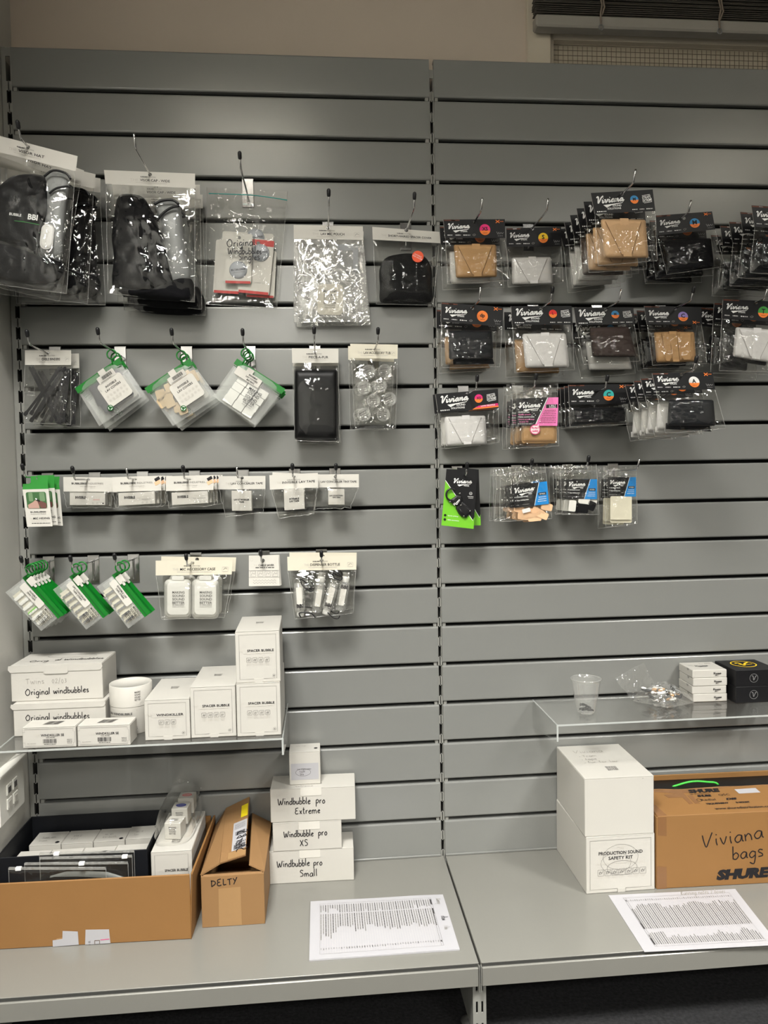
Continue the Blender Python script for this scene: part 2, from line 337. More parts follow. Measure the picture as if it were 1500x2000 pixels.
HAND = {
 'a': (0.9, [[(.85, .85), (.45, 1), (.05, .5), (.25, .02), (.65, .2), (.85, .9), (.85, .2), (1, .05)]]),
 'b': (0.85, [[(.12, 2), (.1, 1), (.1, .05)], [(.1, .6), (.5, 1), (.85, .55), (.5, 0), (.1, .1)]]),
 'd': (0.95, [[(.8, .8), (.4, 1), (.05, .45), (.35, 0), (.8, .3)], [(.85, 2), (.82, 1), (.88, .05)]]),
 'e': (0.8, [[(.08, .5), (.5, .6), (.75, .8), (.45, 1), (.08, .5), (.35, 0), (.8, .2)]]),
 'g': (0.9, [[(.85, .85), (.45, 1), (.08, .5), (.35, .05), (.8, .4)], [(.85, .95), (.82, 0), (.6, -.85), (.1, -.6)]]),
 'i': (0.35, [[(.15, 1), (.12, .5), (.2, .02)], [(.2, 1.55)]]),
 'l': (0.35, [[(.15, 2.05), (.12, 1), (.18, .02)]]),
 'm': (1.35, [[(.08, 1), (.1, .5), (.1, 0)], [(.1, .6), (.4, 1), (.6, .7), (.6, 0)], [(.6, .6), (.95, 1), (1.15, .7), (1.25, 0)]]),
 'n': (0.9, [[(.08, 1), (.1, .5), (.1, 0)], [(.1, .55), (.45, 1), (.75, .7), (.82, 0)]]),
 'o': (0.85, [[(.45, 1), (.08, .55), (.35, 0), (.8, .4), (.6, .95), (.4, 1)]]),
 'p': (0.9, [[(.15, 1), (.12, 0), (.1, -.9)], [(.1, .7), (.5, 1.05), (.85, .6), (.5, .1), (.12, .25)]]),
 'r': (0.65, [[(.1, 1), (.12, .5), (.1, 0)], [(.1, .6), (.35, .95), (.65, .95)]]),
 's': (0.7, [[(.65, .9), (.3, 1), (.12, .7), (.55, .4), (.6, .1), (.1, .02)]]),
 't': (0.6, [[(.25, 1.7), (.22, .7), (.3, .02), (.5, .1)], [(0, 1.1), (.55, 1.15)]]),
 'u': (0.9, [[(.08, 1), (.1, .3), (.4, 0), (.75, .4)], [(.8, 1), (.78, .4), (.9, .02)]]),
 'v': (0.8, [[(.05, 1), (.35, .02), (.75, 1.05)]]),
 'w': (1.2, [[(.05, 1), (.2, .1), (.4, .1), (.6, .8), (.8, .05), (1.0, .2), (1.15, 1)]]),
 'x': (0.8, [[(.1, 1), (.7, 0)], [(.7, 1), (.1, 0)]]),
 'y': (0.85, [[(.08, 1), (.4, .3)], [(.8, 1), (.4, .1), (.1, -.9)]]),
 'h': (0.9, [[(.12, 2), (.1, 1), (.1, 0)], [(.1, .55), (.5, 1), (.75, .7), (.8, 0)]]),
 'f': (0.6, [[(.65, 1.8), (.35, 1.9), (.25, 1), (.25, 0)], [(0, 1), (.55, 1.05)]]),
 'O': (1.5, [[(.7, 1.75), (.1, 1.0), (.4, .05), (1.1, .2), (1.35, 1.1), (.9, 1.8), (.5, 1.6)]]),
 'W': (1.8, [[(.05, 1.7), (.3, .1), (.6, .2), (.85, 1.2), (1.1, .1), (1.4, .4), (1.75, 1.8)]]),
 'E': (1.1, [[(1.0, 1.75), (.3, 1.6), (.3, 1.0), (.75, .95)], [(.3, .95), (.08, .4), (.4, 0), (1.0, .15)]]),
 'X': (1.1, [[(.1, 1.7), (1.0, 0)], [(1.0, 1.75), (.05, 0)]]),
 'S': (1.0, [[(.9, 1.6), (.4, 1.8), (.15, 1.3), (.8, .8), (.8, .2), (.1, .05)]]),
 'D': (1.1, [[(.2, 1.7), (.12, .8), (.1, 0)], [(.0, 1.6), (.8, 1.4), (1.0, .7), (.1, .02)]]),
 'L': (0.9, [[(.2, 1.7), (.15, .1)], [(.15, .08), (.8, .15)]]),
 'T': (1.1, [[(.5, 1.6), (.5, 0)], [(.0, 1.6), (1.1, 1.7)]]),
 'Y': (1.0, [[(.05, 1.6), (.5, .8)], [(1.0, 1.8), (.4, .5), (.1, -.1)]]),
 'V': (1.2, [[(.05, 1.8), (.15, .8), (.35, .05), (.7, .8), (1.2, 2.0)]]),
 'M': (1.4, [[(.1, 0), (.15, 1.6), (.6, .6), (1.1, 1.7), (1.3, 0)]]),
 'K': (1.0, [[(.15, 1.7), (.15, 0)], [(.9, 1.6), (.2, .8), (1.0, 0)]]),
 'C': (1.0, [[(.9, 1.4), (.5, 1.7), (.08, .9), (.45, .05), (.95, .25)]]),
 'B': (1.0, [[(.15, 1.7), (.12, 0)], [(.1, 1.65), (.75, 1.4), (.2, .9), (.85, .5), (.1, .02)]]),
 'R': (1.0, [[(.15, 1.7), (.12, 0)], [(.1, 1.65), (.8, 1.35), (.2, .85), (.95, 0)]]),
 'P': (1.0, [[(.15, 1.7), (.12, 0)], [(.1, 1.65), (.85, 1.35), (.2, .8)]]),
 '0': (0.8, [[(.4, 1.3), (.1, .7), (.4, 0), (.7, .7), (.4, 1.3)]]), '2': (0.8, [[(.1, 1.1), (.45, 1.4), (.65, 1), (.1, .02)], [(.1, .02), (.75, .08)]]),
 '3': (0.8, [[(.1, 1.3), (.6, 1.2), (.3, .7)], [(.3, .7), (.7, .4), (.1, 0)]]), '1': (0.4, [[(.2, 1.4), (.2, 0)]]), '4': (0.8, [[(.4, 1.4), (.1, .5), (.75, .5)], [(.55, .9), (.55, 0)]]),
 '5': (0.8, [[(.7, 1.4), (.2, 1.35), (.15, .8), (.6, .7), (.6, .1), (.1, .05)]]), '/': (0.6, [[(.5, 1.7), (.05, -.2)]]), '-': (0.6, [[(.1, .5), (.5, .5)]]), '.': (0.3, [[(.1, .05)]]), '&': (0.9, [[(.8, .2), (.3, 1), (.5, 1.4), (.1, .3), (.5, 0), (.8, .6)]]),
}
# ------------------------------------------------------------------ things
def tag(o, label=None, cat=None, group=None, kind=None):
    if label: o['label'] = label
    if cat: o['category'] = cat
    if group: o['group'] = group
    if kind: o['kind'] = kind
    return o
def thing(name, label, cat, loc, group=None):
    o = bpy.data.objects.new(name, None); COL.objects.link(o); o.location = loc; o.empty_display_size = 0.02
    return tag(o, label, cat, group)
def dup(root, label, dy=0.0, rot=0.0, shift=(0, 0, 0), swap=None, group=None, skip=()):
    """a copy of a thing with copies of its parts and sub-parts, slid back along its hook"""
    r = root.copy(); COL.objects.link(r); r.location = root.location + V((shift[0], dy + shift[1], shift[2])); r.rotation_euler = (0, rot, 0); r['label'] = label
    if group: r['group'] = group
    def rec(src, dst):
        for ch in list(src.children):
            st = ch.name.split('.')[0]
            if st in skip: continue
            c = ch.copy(); COL.objects.link(c); c.parent = dst
            if swap and st in swap:
                for k, sl in enumerate(c.material_slots):
                    sl.link = 'OBJECT'; sl.material = MATS[swap[st]] if k == 0 else ch.material_slots[k].material
            rec(ch, c)
    rec(root, r); return r
def rr(cx, cy, w_, h, r, ang=0.0, n=4):
    """rounded rectangle outline"""
    ca, sa = math.cos(ang), math.sin(ang); out = []
    for qx, qy, a0 in ((1, -1, -90), (1, 1, 0), (-1, 1, 90), (-1, -1, 180)):
        for k in range(n + 1):
            a = math.radians(a0 + 90 * k / n); x = qx * (w_ / 2 - r) + r * math.cos(a); y = qy * (h / 2 - r) + r * math.sin(a)
            out.append((cx + x * ca - y * sa, cy + x * sa + y * ca))
    return out
def bil(q, u, v):
    """q = TL, TR, BL, BR"""
    return ((q[0][0] * (1 - u) + q[1][0] * u) * (1 - v) + (q[2][0] * (1 - u) + q[3][0] * u) * v, (q[0][1] * (1 - u) + q[1][1] * u) * (1 - v) + (q[2][1] * (1 - u) + q[3][1] * u) * v)
def sub(f, q):
    """frame of a card: x 0..100 across, y down in the same unit"""
    wd = math.hypot(q[1][0] - q[0][0], q[1][1] - q[0][1]); H = 100 * math.hypot(q[2][0] - q[0][0], q[2][1] - q[0][1]) / wd
    return (lambda x, y, o=0.0: f(*bil(q, x / 100, y / H), o)), H
def holed(mb, f, q, hole, r, t, m):
    """card with a round punched hole (hole in photo points, inside q = TL,TR,BL,BR); r in photo points"""
    poly = [q[0], q[1], q[3], q[2]]; ang = [2 * math.pi * k / 14 for k in range(14)] + [math.atan2(p[1] - hole[1], p[0] - hole[0]) for p in poly]
    ang = sorted(a % (2 * math.pi) for a in ang); inn, out = [], []
    for a in ang:
        dx, dy = math.cos(a), math.sin(a); best = None
        for i in range(4):
            p, s_ = poly[i], poly[(i + 1) % 4]; ex, ey = s_[0] - p[0], s_[1] - p[1]; den = dx * ey - dy * ex
            if abs(den) < 1e-9: continue
            tt = ((p[0] - hole[0]) * ey - (p[1] - hole[1]) * ex) / den; uu = ((p[0] - hole[0]) * dy - (p[1] - hole[1]) * dx) / den
            if tt > 0 and -1e-6 <= uu <= 1 + 1e-6 and (best is None or tt < best): best = tt
        inn.append((hole[0] + r * dx, hole[1] + r * dy)); out.append((hole[0] + best * dx, hole[1] + best * dy))
    n = len(ang); vs = [f(*p, 0) for p in inn] + [f(*p, 0) for p in out] + [f(*p, -t) for p in inn] + [f(*p, -t) for p in out]; fs = []
    for i in range(n):
        j = (i + 1) % n
        fs += [(i, n + i, n + j, j), (2 * n + i, 2 * n + j, 3 * n + j, 3 * n + i), (n + i, 3 * n + i, 3 * n + j, n + j), (i, j, 2 * n + j, 2 * n + i)]
    mb.add(vs, fs, m)
def film(f, q, tf, tb, seed=0, nz=0.0015, nu=26, nv=30, m='film', top=0.0, jag=1.2):
    """crumpled clear pouch: front and back sheet over the photo-point quad q"""
    mb = MB()
    def sheet(sgn, t):
        def fn(u, v):
            e = min(1.0, 4.5 * u * (1 - u)) ** 0.6; g = min(1.0, top + 3.2 * v) * min(1.0, 5 * (1 - v)) ** 0.6
            x, y = bil(q, u, v)
            if u in (0, 1) or v == 1: x += jag * noise.noise(V((x * .2, y * .2, seed))); y += jag * noise.noise(V((x * .2, y * .2, seed + 5)))
            return f(x, y, sgn * (0.0006 + t * e * g) + (nz * noise.noise(V((x * 0.07, y * 0.07, seed + 2 * sgn))) + nz * 1.1 * (.5 - abs(noise.noise(V((x * 0.11 + y * .03, y * 0.09 - x * .04, seed + 3 * sgn)))) * 2.2) + nz * .35 * (.5 - abs(noise.noise(V((x * 0.3, y * 0.26, seed + 7 * sgn)))) * 2)) * (0.12 + e * g))
        mb.grid(fn, nu, nv, m)
    sheet(1, tf); sheet(-1, tb)
    if m != 'frosted':
        for pts in ([bil(q, 0, i / 12) for i in range(13)], [bil(q, 1, i / 12) for i in range(13)], [bil(q, i / 12, 1) for i in range(13)]):
            mb.tube([f(x + jag * noise.noise(V((x * .2, y * .2, seed))), y + jag * noise.noise(V((x * .2, y * .2, seed + 5))), .0004) for x, y in pts], .0006, 'film_seal', 5)
    return mb
# ---- hooks
HK = {}
def hook(key, label, hole, d, L, cap=True, long_plate=True, tip=(0, -0.011, 0.024)):
    """chrome peg hook in the groove above: plate, wire with upturned end, rubber cap; the wire passes through photo point hole at depth d"""
    P = aty(hole[0], hole[1], -d); X, Z = P.x, P.z; k = math.ceil((Z - 0.06 + 0.004) / 0.1); gz = 0.06 + k * 0.1      # groove above the wire
    t = thing('display_hook', label, 'hook', V((X, -0.002, Z)), 'chrome display hooks')
    b = MB(); zb = min(Z - 0.012, gz - 0.064)
    b.box(V((X - .0135, -0.0035, zb)), (0.027, 0, 0), (0, 0.002, 0), (0, 0, gz + 0.003 - zb), 'chrome', 0.0006)
    b.box(V((X - .0135, -0.0015, gz + 0.002)), (0.027, 0, 0), (0, 0.009, 0), (0, 0, 0.002), 'chrome'); b.build('back_plate', t)
    E_ = V((X, -L, Z)); T_ = E_ + V(tip); wi = MB()
    wi.tube([V((X, -0.004, zb + 0.008)), V((X, -0.0065, zb + .012)), V((X, -0.0065, Z - 0.006)), V((X, -0.011, Z)), V((X, -0.016, Z)), V((X, -L * .5, Z)), E_ + V((0, .008, 0)), E_ + V((0, .001, .002)), T_], 0.0021, 'chrome', 8); wi.build('wire_prong', t, smooth=True)
    if cap:
        c = MB(); a = (T_ - E_).normalized(); c.tube([T_ - a * .010, T_ - a * .007, T_ + a * .002, T_ + a * .005, T_ + a * .0065], [.0034, .0042, .0045, .0034, .001], 'rubber', 10); c.build('tip_cap', t, smooth=True, label='black rubber tip cap')
    HK[key] = (X, Z); return t
def wire(key, d): X, Z = HK[key]; return V((X, -d, Z))
# ================================================================== the room
LWX = -0.024; BY = 0.075
def struct(name, mb, smooth=False): o = mb.build(name, None, loc=V((0, 0, 0)), smooth=smooth); o['kind'] = 'structure'; return o
b = MB(); b.box((-0.2, -7.7, -0.05), (5.2, 0, 0), (0, 8.0, 0), (0, 0, 0.05), 'carpet'); struct('floor', b)
b = MB(); b.box((-0.2, -7.7, CEIL), (5.2, 0, 0), (0, 8.0, 0), (0, 0, 0.05), 'ceiling_paint'); struct('ceiling', b)
b = MB(); b.box((LWX - 0.1, -7.7, 0), (0.1, 0, 0), (0, 7.9, 0), (0, 0, CEIL), 'wall_paint'); struct('wall_left', b)
b = MB(); b.box((4.9, -7.7, 0), (0.1, 0, 0), (0, 7.9, 0), (0, 0, CEIL), 'wall_far'); struct('wall_right', b)
b = MB(); b.box((LWX, -7.7, 0), (5.0, 0, 0), (0, 0.1, 0), (0, 0, CEIL), 'wall_far'); struct('wall_front', b)
# back wall with the window opening
WX0, WZ0 = 1.287, 2.02
b = MB()
b.box((LWX, BY, 0), (4.95, 0, 0), (0, 0.1, 0), (0, 0, 1.5), 'wall_beige'); b.box((LWX, BY, 1.5), (1.30 - LWX, 0, 0), (0, 0.1, 0), (0, 0, CEIL - 1.5), 'wall_beige')
b.box((2.9, BY, 1.5), (2.0, 0, 0), (0, 0.1, 0), (0, 0, CEIL - 1.5), 'wall_beige'); b.box((1.30, BY, 2.45), (1.6, 0, 0), (0, 0.1, 0), (0, 0, CEIL - 2.45), 'wall_beige')
struct('wall_back', b)
wn = bpy.data.objects.new('window_1', None); COL.objects.link(wn); wn.location = (1.25, BY, 1.5); tag(wn, kind='structure')
b = MB()
for A, u, n in (((1.252, BY - .012, 1.48), (.062, 0, 0), (0, 0, 1.0)), ((2.87, BY - .012, 1.48), (.06, 0, 0), (0, 0, 1.0)), ((1.314, BY - .012, 2.43), (1.556, 0, 0), (0, 0, .05)), ((1.314, BY - .012, 1.48), (1.556, 0, 0), (0, 0, .05))):
    b.box(A, u, (0, .03, 0), n, 'frame_paint', .002)
b.build('window_frame', wn)
b = MB()
for A, u, n in (((1.314, BY + .004, 1.53), (.012, 0, 0), (0, 0, .9)), ((2.858, BY + .004, 1.53), (.012, 0, 0), (0, 0, .9)), ((1.326, BY + .004, 2.262), (1.532, 0, 0), (0, 0, .17)), ((1.326, BY + .004, 1.53), (1.532, 0, 0), (0, 0, .02))):
    b.box(A, u, (0, .02, 0), n, 'frame_paint', .001)
b.build('sash', wn)
b = MB(); b.box((1.326, BY + .022, 1.55), (1.532, 0, 0), (0, .006, 0), (0, 0, .712), 'frosted_pane'); b.build('pane', wn)
b = MB()
for k in range(118): b.box((1.330 + k * .013, BY + .0205, 1.55), (.0008, 0, 0), (0, .001, 0), (0, 0, .706), 'wire_grey')
for k in range(55): b.box((1.328, BY + .0203, 1.556 + k * .013), (1.53, 0, 0), (0, .001, 0), (0, 0, .0008), 'wire_grey')
b.build('wire_mesh', wn, kind='stuff')
# raised venetian blind
t = thing('venetian_blind', 'dark venetian blind pulled up over the wired window', 'blind', V((1.28, 0.04, 2.28)))
BX0 = 1.262
for k in range(12):
    b = MB(); z = 2.293 + k * 0.0052; x0 = BX0 + random.uniform(-.003, .003); y0 = random.uniform(-.002, .002)
    b.add([V((x0, .020 + y0, z - .0012)), V((x0, .034 + y0, z + .0008)), V((x0, .048 + y0, z - .0012)), V((2.85, .020 + y0, z - .0012)), V((2.85, .034 + y0, z + .0008)), V((2.85, .048 + y0, z - .0012)), V((x0, .020 + y0, z + .0002)), V((x0, .034 + y0, z + .0022)), V((x0, .048 + y0, z + .0002)), V((2.85, .020 + y0, z + .0002)), V((2.85, .034 + y0, z + .0022)), V((2.85, .048 + y0, z + .0002))],
          [(0, 3, 4, 1), (1, 4, 5, 2), (6, 7, 10, 9), (7, 8, 11, 10), (0, 6, 9, 3), (2, 5, 11, 8), (0, 1, 7, 6), (1, 2, 8, 7), (3, 9, 10, 4), (4, 10, 11, 5)], 'blind_slat'); b.build('slat', t)
b = MB(); b.box((BX0, .016, 2.258), (1.6, 0, 0), (0, .036, 0), (0, 0, .030), 'blind_rail', .004); b.build('bottom_rail', t, label='pale bottom rail')
b = MB(); b.box((BX0, .014, 2.356), (1.6, 0, 0), (0, .046, 0), (0, 0, .045), 'blind_rail', .002); b.build('head_rail', t, label='pale head rail')
for x in (1.425, 1.735, 2.4):
    b = MB()
    b.tube([V((x, .013, 2.37)), V((x - .003, .012, 2.34)), V((x + .004, .011, 2.31)), V((x, .012, 2.288)), V((x + .001, .012, 2.262))], .0022, 'cord', 6)
    b.tube([V((x + .008, .013, 2.36)), V((x + .004, .011, 2.335)), V((x + .010, .0105, 2.305)), V((x + .003, .012, 2.285))], .0022, 'cord', 6)
    b.tube([V((x + .001 + .006 * math.sin(a), .0115, 2.256 + .007 * math.cos(a))) for a in [k * math.pi / 5 for k in range(11)]], .0014, 'print_grey', 6); b.build('lift_cord', t, smooth=True)
# socket box on the left wall
t = thing('data_socket', 'white data outlet box on the left wall by the low shelf', 'socket', V((LWX, -.115, .45)))
b = MB(); b.box((LWX, -.20, .392), (.018, 0, 0), (0, .135, 0), (0, 0, .11), 'socket_white', .003); b.build('back_box', t)
for i in (0, 1):
    for j in (0, 1):
        b = MB(); y, z = -.165 + i * .032, .418 + j * .032
        b.box((LWX + .018, y, z), (.003, 0, 0), (0, .024, 0), (0, 0, .024), 'socket_white', .001); b.box((LWX + .021, y + .005, z + .004), (.0006, 0, 0), (0, .014, 0), (0, 0, .013), 'ink_mid' if j else 'ink_pale'); b.build('jack', t)
b = MB(); b.box((LWX, -.205, .502), (.024, 0, 0), (0, .145, 0), (0, 0, .006), 'socket_white', .001); b.build('top_lip', t)
# ceiling luminaires (the lamps' housings, above and behind the camera)
for i, (lx, ly, n, _w, _s) in enumerate(LAMPS):
    t = thing('ceiling_light', 'square recessed ceiling light, %s' % ('first of the front row', 'second of the front row', 'first of the middle row', 'second of the middle row', 'first of the rear row', 'second of the rear row')[i], 'light', V((lx, ly, CEIL)), 'ceiling lights')
    b = MB()
    for a, u in (((-.30, -.30), (.6, .02)), ((-.30, .28), (.6, .02)), ((-.30, -.28), (.02, .56)), ((.28, -.28), (.02, .56))):
        b.box((lx + a[0], ly + a[1], CEIL - .010), (u[0], 0, 0), (0, u[1], 0), (0, 0, .010), 'frame_paint')
    b.build('housing_frame', t); b = MB(); b.box((lx - .28, ly - .28, CEIL - .003), (.56, 0, 0), (0, .56, 0), (0, 0, .002), 'ceiling_paint'); b.build('reflector', t)
    for cx_ in (-1, 0, 1):
        for cy_ in (-1, 0, 1): b = MB(); b.box((lx + cx_ * .175 - .065, ly + cy_ * .175 - .065, CEIL - .008), (.13, 0, 0), (0, .13, 0), (0, 0, .004), 'lamp_cell'); b.build('lamp_cell', t)
    if n > 1:
        for k in range(4):
            for ax in (0, 1):
                b = MB(); o_ = -.2625 + k * .175 - .002
                b.box((lx + (o_ if ax else -.2625), ly + (-.2625 if ax else o_), CEIL - .066), (.004 if ax else .525, 0, 0), (0, .525 if ax else .004, 0), (0, 0, .056), 'blind_rail'); b.build('louvre_blade', t)

# ================================================================== slatted display bays
GZ = lambda k: 0.06 + 0.1 * k          # top edge of the slat below groove k
SHZ = 0.170
UP = []
for i, (x0, x1, tx0, tx1, lab) in enumerate(((-.0215, .0012, -.012, -.0015, 'slotted grey steel upright post against the left wall'), (.9876, .9984, .9892, .9969, 'slotted grey steel upright post between the two bays'), (1.9855, 2.012, 1.99, 2.0, 'slotted grey steel upright post at the far end of the display'))):
    t = thing('upright_post', lab, 'post', V(((x0 + x1) / 2, .03, 0)), 'slotted upright posts')
    yf = 0.003
    b = MB(); zt_ = 2.160 if i == 0 else 2.136
    b.box((x0, yf, SHZ - .06), (tx0 - x0, 0, 0), (0, .003, 0), (0, 0, zt_ - SHZ + .06), 'steel'); b.box((tx1, yf, SHZ - .06), (x1 - tx1, 0, 0), (0, .003, 0), (0, 0, zt_ - SHZ + .06), 'steel')
    b.box((x0, yf + .003, 0), (.002, 0, 0), (0, .055, 0), (0, 0, zt_ - .02), 'steel'); b.box((x1 - .002, yf + .003, 0), (.002, 0, 0), (0, .055, 0), (0, 0, zt_ - .02), 'steel'); b.build('post_rail', t)
    b = MB()
    for k in range(-1, 42):
        z = GZ(1) + k * .05 + .001
        if z > zt_ - .05: break
        b.box((tx0, yf, z), (tx1 - tx0, 0, 0), (0, .003, 0), (0, 0, .021), 'steel'); xm = (tx0 + tx1) / 2
        b.box((xm - .001, yf, z - .002), (.002, 0, 0), (0, .003, 0), (0, 0, .025), 'steel')
    b.box((tx0, yf, zt_ - .021), (tx1 - tx0, 0, 0), (0, .003, 0), (0, 0, .02), 'steel'); b.build('slot_rung', t, kind='stuff')
    b = MB(); b.box((x0 + .002, .056, 0), (x1 - x0 - .004, 0, 0), (0, .004, 0), (0, 0, zt_ - .02), 'void'); b.build('post_back', t)  # sheet behind the slots, their shade painted as near-black
def slat_mesh(x0, x1):
    z0, z1, y = 0.0, 0.0915, 0.0; r = .0042; b = MB()
    arc = [(r - r * math.sin(a), r - r * math.cos(a)) for a in (0, .4, .8, 1.2, math.pi / 2)]
    prof = [(.016, .004), (.016, 0)] + arc + [(p[0], z1 - p[1]) for p in reversed(arc)] + [(.022, z1), (.022, z1 - .004)]
    n = len(prof); vs = [V((x, p[0], p[1])) for x in (x0, x1) for p in prof]
    b.add(vs, [(i, n + i, n + i + 1, i + 1) for i in range(n - 1)], 'slat')
    ends = [(.014, 0)] + prof[2:12] + [(.014, z1)]
    b.add([V((x0, p[0], p[1])) for p in ends], [tuple(range(11, -1, -1))], 'slat'); b.add([V((x1, p[0], p[1])) for p in ends], [tuple(range(12))], 'slat')
    return b
for i, (x0, x1, lab) in enumerate(((.0015, .9872, 'grey slatted steel back panel of the bay beside the left wall'), (.9987, 1.985, 'grey slatted steel back panel of the bay under the window'))):
    t = thing('slat_panel', lab, 'display panel', V(((x0 + x1) / 2, .02, SHZ)), 'slatted back panels')
    me = None
    for k in range(21):
        zt = GZ(k) if k < 22 else 0; zb = zt - .0915 if k else SHZ - .004
        if k == 0:
            b = MB(); b.box((x0, 0, zb), (0, 0, 0.0), (0, .01, 0), (0, 0, .01), 'slat')
            continue
        if me is None: o = slat_mesh(x0, x1).build('slat', t, loc=V((0, 0, 0))); me = o.data
        else: o = bpy.data.objects.new('slat', me); COL.objects.link(o); o.parent = t
        o.location = V((0, 0, zb)) - t.location
    o = bpy.data.objects.new('slat', me); COL.objects.link(o); o.parent = t; o.location = V((0, 0, GZ(21) - .0915)) - t.location
    # the steel web behind the grooves, coloured near-black to paint in their shade, and the little fixing clips at the groove ends
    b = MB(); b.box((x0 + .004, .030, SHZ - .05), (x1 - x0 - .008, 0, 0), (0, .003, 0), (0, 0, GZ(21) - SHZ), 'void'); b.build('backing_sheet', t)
    b = MB()
    for k in range(1, 21):
        for x in (x0 + .002, x1 - .010): b.box((x, .004, GZ(k) - .001), (.008, 0, 0), (0, .012, 0), (0, 0, .0105), 'steel')
    b.build('end_clip', t, kind='stuff')
    b = MB(); b.box((x0, -.0045, SHZ + .0004), (x1 - x0, 0, 0), (0, .004, 0), (0, 0, .005), 'slat', .001); b.build('bottom_trim', t)
# ---- base shelves, leg
FY = -0.426
for i, (x0, x1, lab) in enumerate(((.004, .9935, 'deep grey steel base shelf under the left bay, ending at the left wall'), (.9985, 1.985, 'deep grey steel base shelf under the right bay, with the printer carton on it'))):
    if i: lab = 'deep grey steel base shelf under the right bay, below the window'
    t = thing('base_shelf', lab, 'shelf', V(((x0 + x1) / 2, FY / 2, SHZ)), 'steel base shelves')
    b = MB(); b.box((x0, FY, SHZ - .002), (x1 - x0, 0, 0), (0, -FY - .0005, 0), (0, 0, .002), 'deck', .0006)
    b.box((x0 + .002, FY - .001, SHZ - .008), (x1 - x0 - .004, 0, 0), (0, .0015, 0), (0, 0, .0065), 'steel_dark'); b.build('shelf_deck', t)
    b = MB(); b.box((x0 + .001, FY - .005, SHZ - .046), (x1 - x0 - .002, 0, 0), (0, .006, 0), (0, 0, .0385), 'deck', .0015); b.box((x0, FY, SHZ - .046), (x1 - x0, 0, 0), (0, .02, 0), (0, 0, .0015), 'deck'); b.build('front_lip', t)
    b = MB(); b.box((x0, FY, SHZ - .04), (.0015, 0, 0), (0, .41, 0), (0, 0, .036), 'deck'); b.build('side_flange', t); b = MB(); b.box((x1 - .0015, FY, SHZ - .04), (.0015, 0, 0), (0, .41, 0), (0, 0, .036), 'deck'); b.build('side_flange', t)
for x, lab in ((.996, 'grey steel base leg with slots under the joint of the two shelves'), (.02, 'grey steel base leg under the left end of the left shelf'), (1.965, 'grey steel base leg under the far end of the right shelf')):
    t = thing('base_support', lab, 'leg', V((x, -.2, 0)), 'steel base legs')
    b = MB(); yl = -.418
    for a, ww in ((-.0135, .006), (-.0035, .007), (.0075, .006)): b.box((x + a, yl, .012), (ww, 0, 0), (0, .003, 0), (0, 0, .108), 'steel')
    for z in (.012, .040, .085):
        hh = .016 if z == .012 else .021
        b.box((x - .0075, yl, z), (.004, 0, 0), (0, .003, 0), (0, 0, hh), 'steel'); b.box((x + .0035, yl, z), (.004, 0, 0), (0, .003, 0), (0, 0, hh), 'steel')
    b.box((x - .0135, yl + .003, .012), (.002, 0, 0), (0, .40, 0), (0, 0, .108), 'steel'); b.box((x + .0115, yl + .003, .012), (.002, 0, 0), (0, .40, 0), (0, 0, .108), 'steel'); b.box((x - .0115, yl + .02, .012), (.023, 0, 0), (0, .002, 0), (0, 0, .108), 'void'); b.build('leg_channel', t)  # last box: shade behind the leg slots, painted near-black
    b = MB(); b.lathe(V((x - .012, yl + .06, 0)), [(0, 0), (.016, 0), (.017, .004), (.008, .010), (.004, .012), (.004, .014), (0, .014)], 'steel_dark', 16); b.build('levelling_foot', t, smooth=True)
    for s_ in ((-1, 1) if .9 < x < 1.1 else ()):
        b = MB(); b.box((x + s_ * .0017 - .00075, FY - .0065, SHZ - .058), (.0015, 0, 0), (0, .008, 0), (0, 0, .054), 'steel', .0008); b.build('shelf_hook', t)
# ---- clear acrylic shelves
def acrylic(label, x0, x1, ztop, y0, zf, zb):
    t = thing('acrylic_shelf', label, 'shelf', V(((x0 + x1) / 2, y0 / 2, ztop)), 'clear acrylic shelves'); th = .004
    b = MB(); b.box((x0, y0, ztop - th), (x1 - x0, 0, 0), (0, -y0 - .001, 0), (0, 0, th), 'acrylic'); b.build('shelf_top', t)
    b = MB(); b.box((x0 + .004, y0 - .0006, ztop - th), (x1 - x0 - .008, 0, 0), (0, .0005, 0), (0, 0, th), 'acrylic_edge'); b.build('front_edge', t)
    for s_, x in ((0, x0), (1, x1 - th)):
        b = MB(); P = [V((x, y0, ztop - th)), V((x, y0, zf)), V((x, -.001, zb)), V((x, -.001, ztop - th))]; b.extr(P, V((th, 0, 0)), 'acrylic'); b.build('side_panel', t)
        b = MB(); b.box((x, y0 - .0006, zf), (th, 0, 0), (0, .0005, 0), (0, 0, ztop - zf), 'acrylic_edge'); b.tube([V((x + .002, y0 + .001, ztop - .0015)), V((x + .002, -.002, ztop - .0015))], .0016, 'acrylic_edge', 6); b.build('bent_edge', t)
    return t
ZL, ZR = 0.582, 0.5645
acrylic('clear acrylic shelf of white boxes in the left bay', .010, .6095, ZL, -.2535, .545, .512)
acrylic('clear acrylic shelf with plastic cup in the right bay', 1.2285, 1.8325, ZR, -.2007, .5248, .492)
